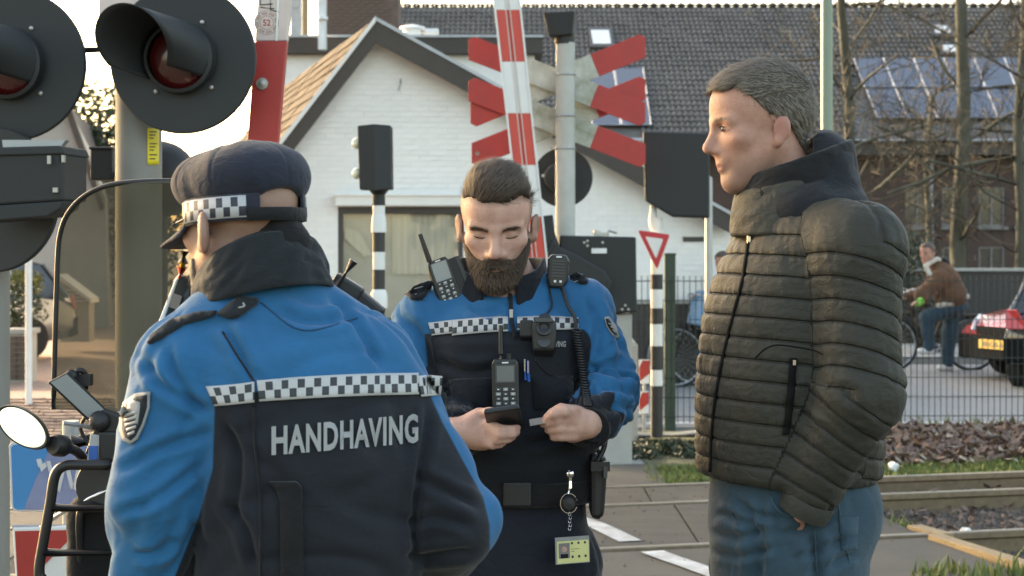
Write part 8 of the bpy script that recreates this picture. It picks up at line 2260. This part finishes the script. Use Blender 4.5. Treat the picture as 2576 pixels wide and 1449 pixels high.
# handlebar, grips, levers, headlamp cowl
mb = MB(); mb.tube(catmull([s_(140, 1130, .10), s_(210, 1120, .12), s_(280, 1130, .16), s_(420, 1150, .18), s_(600, 1130, .14)], 5), .012, 10); mb.build('handlebar', M['rack_black'], sc, smooth=1)
mb = MB(); mb.tube([s_(150, 1128, .09), s_(228, 1117, .11)], [.019, .017], 14); mb.build('grip', M['rubber'], sc, smooth=1)
mb = MB(); mb.tube(catmull([s_(235, 1090, .06), s_(190, 1076, .04), s_(150, 1068, .03)], 4), .005, 6); mb.build('brake_lever', M['galva'], sc, smooth=1)
mb = MB(); mb.box(s_(262, 1100, .05), (.03, .03, .05), Matrix.Rotation(rad_(20), 3, 'Y')); mb.box(s_(288, 1125, .04), (.035, .03, .03)); mb.lathe([(.02, 0), (.022, .03), (.01, .04)], s_(245, 1070, .04), (0, -1, .3), 14); mb.build('switch_box', M['rubber'], sc, bevel=.006)
mb = MB(); mb.lathe([(.012, 0), (.012, .022), (.006, .026)], s_(168, 952, .03), (.3, -1, .3), 14); mb.tube(catmull([s_(155, 970, .05), s_(185, 935, .04), s_(200, 950, .05), s_(195, 985, .06)], 4), .006, 7); mb.box(s_(195, 960, .05), (.016, .012, .012)); mb.build('mount_clamp', M['rubber'], sc, smooth=1)
dm('reservoir', (0.45, 0.47, 0.46), 0.3, var=0.1, coat=.5)
mb = MB(); mb.box(s_(232, 1130, .03), (.013, .012, .028), Matrix.Rotation(rad_(8), 3, 'Y')); mb.build('fluid_reservoir', M['reservoir'], sc, bevel=.004)
mb = MB(); mb.box(s_(230, 1142, .016), (.009, .002, .014)); mb.build('fluid_window', M['pen_blue'], sc)
mb = MB(); mb.prism([s_(118, 962, .0), s_(170, 935, .0), s_(282, 1058, .03), s_(278, 1080, .03), s_(240, 1092, .03)], (0, .008, 0)); 
tb2 = mb.build('phone_mount', M['rubber'], sc, bevel=.004)
mb = MB(); mb.prism([s_(128, 962, -.002), s_(168, 941, -.002), s_(276, 1056, .028), s_(242, 1082, .028)], (0, .003, 0)); sp_ = mb.build('display', M['lcd'], tb2)
mb = MB(); mb.tube(catmull([s_(235, 1090, .03), s_(225, 1060, .04), s_(238, 1035, .05)], 4), .006, 6); mb.tube(catmull([s_(238, 1160, .05), s_(222, 1190, .05), s_(250, 1205, .06), s_(285, 1190, .06)], 4), .007, 6); mb.tube(catmull([s_(205, 1040, .06), s_(180, 1090, .07), s_(220, 1150, .07)], 4), .004, 6); mb.build('cable', M['rubber'], sc, smooth=1)
f = Field(); f.add(ell(s_(400, 1230, .22), (.16, .16, .17))); f.add(cap(s_(260, 1195, .12), s_(400, 1190, .2), .035, .05), .05); f.add(rbox(s_(420, 1420, .30), (.16, .14, .25), .05), .06); f.add(cap(s_(420, 1550, .45), s_(420, 1700, .55), .12, .16), .08)
mesh_from(f, .012, 'cowl', M['black_plastic'], sc)
mb = MB(); mb.lathe([(.005, 0), (.055, .004), (.06, .02), (.055, .03)], s_(255, 1230, .05), (-.2, -1, .1), 24); mb.build('indicator', M['rubber'], sc, smooth=.8)
# tubular rack
rk = [s_(300, 1163, -.04), s_(215, 1163, -.04), s_(175, 1166, -.04), s_(152, 1190, -.04), s_(140, 1260, -.04), s_(124, 1350, -.04), s_(113, 1420, -.04), s_(120, 1446, -.04), s_(150, 1462, -.04), s_(300, 1470, -.04)]
mb = MB(); mb.tube(catmull(rk + [s_(560, 1470, -.04), s_(640, 1440, -.04), s_(620, 1190, -.04), s_(560, 1163, -.04), s_(300, 1163, -.04)], 6), .0105, 10); mb.build('rack_frame', M['rack_black'], sc, smooth=1.5)
for y, x0 in ((1270, 138), (1381, 119)):
    mb = MB(); mb.tube([s_(x0, y, -.04), s_(630, y + 4, -.04)], .009, 10); mb.build('rack_bar', M['rack_black'], sc, smooth=1.5)
mb = MB(); mb.tube(catmull([s_(300, 1280, -.02), s_(215, 1282, -.0), s_(200, 1310, .0), s_(198, 1450, .02)], 5), .008, 8); mb.build('rack_stay', M['rack_black'], sc, smooth=1.5)
f = Field(); f.add(rbox(s_(300, 1375, .10), (.115, .09, .095), .035)); mesh_from(f, .008, 'pannier_bag', M['black_cloth'], sc, lambda v, n: .003 * ridge(v * 16))
mb = MB(); mb.tube(catmull([s_(75, 1342, .08), s_(130, 1305, .06), s_(200, 1268, .03), s_(280, 1230, .02)], 5), .005, 8); mb.build('strut', M['chrome'], sc, smooth=1)
# wheels on the ground and seat behind (below the frame)
for dx, dy in ((.20, .62), (.20, -.60)):
    c = Vector((sc.location.x + dx, YS + dy, .22)); mb = MB(); mb.lathe([(.12, -.05), (.20, -.06), (.22, -.03), (.22, .03), (.20, .06), (.12, .05)], c, (1, 0, 0), 32); w = mb.build('wheel', M['tyre'], sc, smooth=.7)
    mb = MB(); mb.lathe([(.121, -.035), (.1, -.02), (.02, -.03), (.02, .03), (.1, .02), (.121, .035)], c, (1, 0, 0), 24); mb.build('rim', M['galva'], w, smooth=.7)
mb = MB(); c = sc.location; mb.tube([(c.x + .2, YS + .62, .22), (c.x + .2, YS + .45, .6), (c.x + .2, YS + .3, 1.0)], .03, 10); mb.tube([(c.x + .2, YS + .45, .45), (c.x + .2, YS + .1, .28), (c.x + .2, YS - .6, .25)], .06, 10); mb.build('fork', M['rack_black'], sc, smooth=1)

# ---- boards behind the scooter
YB = 4.6
b_ = lambda px, py, dy=0.0: W(px, py, YB) + Vector((0, dy, 0))
dm('sign_blue', (0.02, 0.20, 0.45), 0.45, scale=6, var=0.08)
dm('sign_film', (0.20, 0.23, 0.36), 0.5, scale=14, col2=(0.14, 0.17, 0.30))
dm('tape_white', (0.55, 0.55, 0.56), 0.6, scale=20, var=0.12)
def rounded(x0, y0, x1, y1, r, dy=0.0, sk=0):
    out = []
    for cx_, cy_, a0 in ((x1 - r, y0 + r, -90), (x1 - r, y1 - r, 0), (x0 + r, y1 - r, 90), (x0 + r, y0 + r, 180)):
        for k in range(5): a = rad_(a0 + k * 22.5); out.append((cx_ + math.cos(a) * r, cy_ + math.sin(a) * r))
    return [b_(x + (y - y0) * sk, y, dy) for x, y in out]
bb = thing('information_sign', 'worn blue traffic sign with peeled grey film under the scooter mirror', 'road sign', (b_(110, 0).x, YB + .03, 0))
mb = MB(); mb.prism(rounded(21, 1110, 300, 1288, 16, 0, .04), (0, .02, 0)); mb.build('sign_plate', M['tape_white'], bb, bevel=.003)
mb = MB(); mb.prism(rounded(28, 1118, 294, 1282, 12, -.003, .04), (0, .003, 0)); fc_ = mb.build('sign_face', M['sign_blue'], bb)
mb = MB(); mb.prism([b_(130, 1120, -.005), b_(300, 1122, -.005), b_(300, 1278, -.005), b_(62, 1282, -.005), b_(70, 1258, -.005), b_(88, 1212, -.005)], (0, .002, 0)); fl1 = mb.build('peeling_film', M['sign_film'], bb)
mb = MB()
for P in ([(118, 1160), (128, 1158), (146, 1230), (138, 1234)], [(146, 1230), (158, 1168), (168, 1170), (152, 1238)], [(164, 1172), (176, 1172), (188, 1226), (180, 1230)], [(184, 1228), (196, 1170), (206, 1172), (194, 1234)], [(100, 1170), (116, 1162), (120, 1172), (112, 1180), (106, 1186)]): mb.prism([b_(x, y, -.007) for x, y in P], (0, .0015, 0))
mb.build('sticker_mark', M['tape_white'], fl1)
mb = MB(); mb.prism([b_(92, 1155, -.0045), b_(104, 1153, -.0045), b_(108, 1164, -.0045), b_(98, 1176, -.0045)], (0, .001, 0)); mb.build('symbol', M['tape_white'], fc_)
p = b_(170, 0, .035); mb = MB(); mb.lathe([(.024, -.1), (.024, 1.12)], (p.x, p.y, 0), n=14); mb.build('post', M['galva'], bb, smooth=.7)
wb = thing('barrier_board', 'red and white diagonal barrier board below the blue sign', 'barrier board', (b_(150, 0, -.1).x, YB - .1, 0))
YW = YB - .12; c_ = lambda x, y, dy=0.0: W(x, y, YW) + Vector((0, dy, 0))
mb = MB(); mb.prism([c_(30, 1326), c_(330, 1320), c_(336, 1560), c_(44, 1560)], (0, .02, 0)); bo = mb.build('board', M['white_paint'], wb, bevel=.006)
mb = MB(); mb.prism([c_(38, 1336, -.003), c_(186, 1333, -.003), c_(172, 1360, -.003), c_(120, 1412, -.003), c_(76, 1460, -.003), c_(60, 1480, -.003), c_(46, 1480, -.003)], (0, .003, 0)); mb.build('red_stripe', M['red_paint'], bo)
mb = MB(); mb.prism([c_(330, 1420, -.003), c_(334, 1530, -.003), c_(250, 1558, -.003), c_(200, 1558, -.003)], (0, .003, 0)); mb.build('red_stripe', M['red_paint'], bo)
mb = MB(); mb.tube([c_(30, 1328, .01), c_(330, 1322, .01)], .008, 8); mb.build('edge_tube', M['galva'], wb, smooth=1)
for x in (70, 300):
    p = c_(x, 0, .03); mb = MB(); mb.tube([(p.x, p.y, .75), (p.x, p.y + .05, .02)], .016, 8); mb.box((p.x, p.y + .05, .02), (.04, .25, .02)); mb.build('leg', M['galva'], wb)
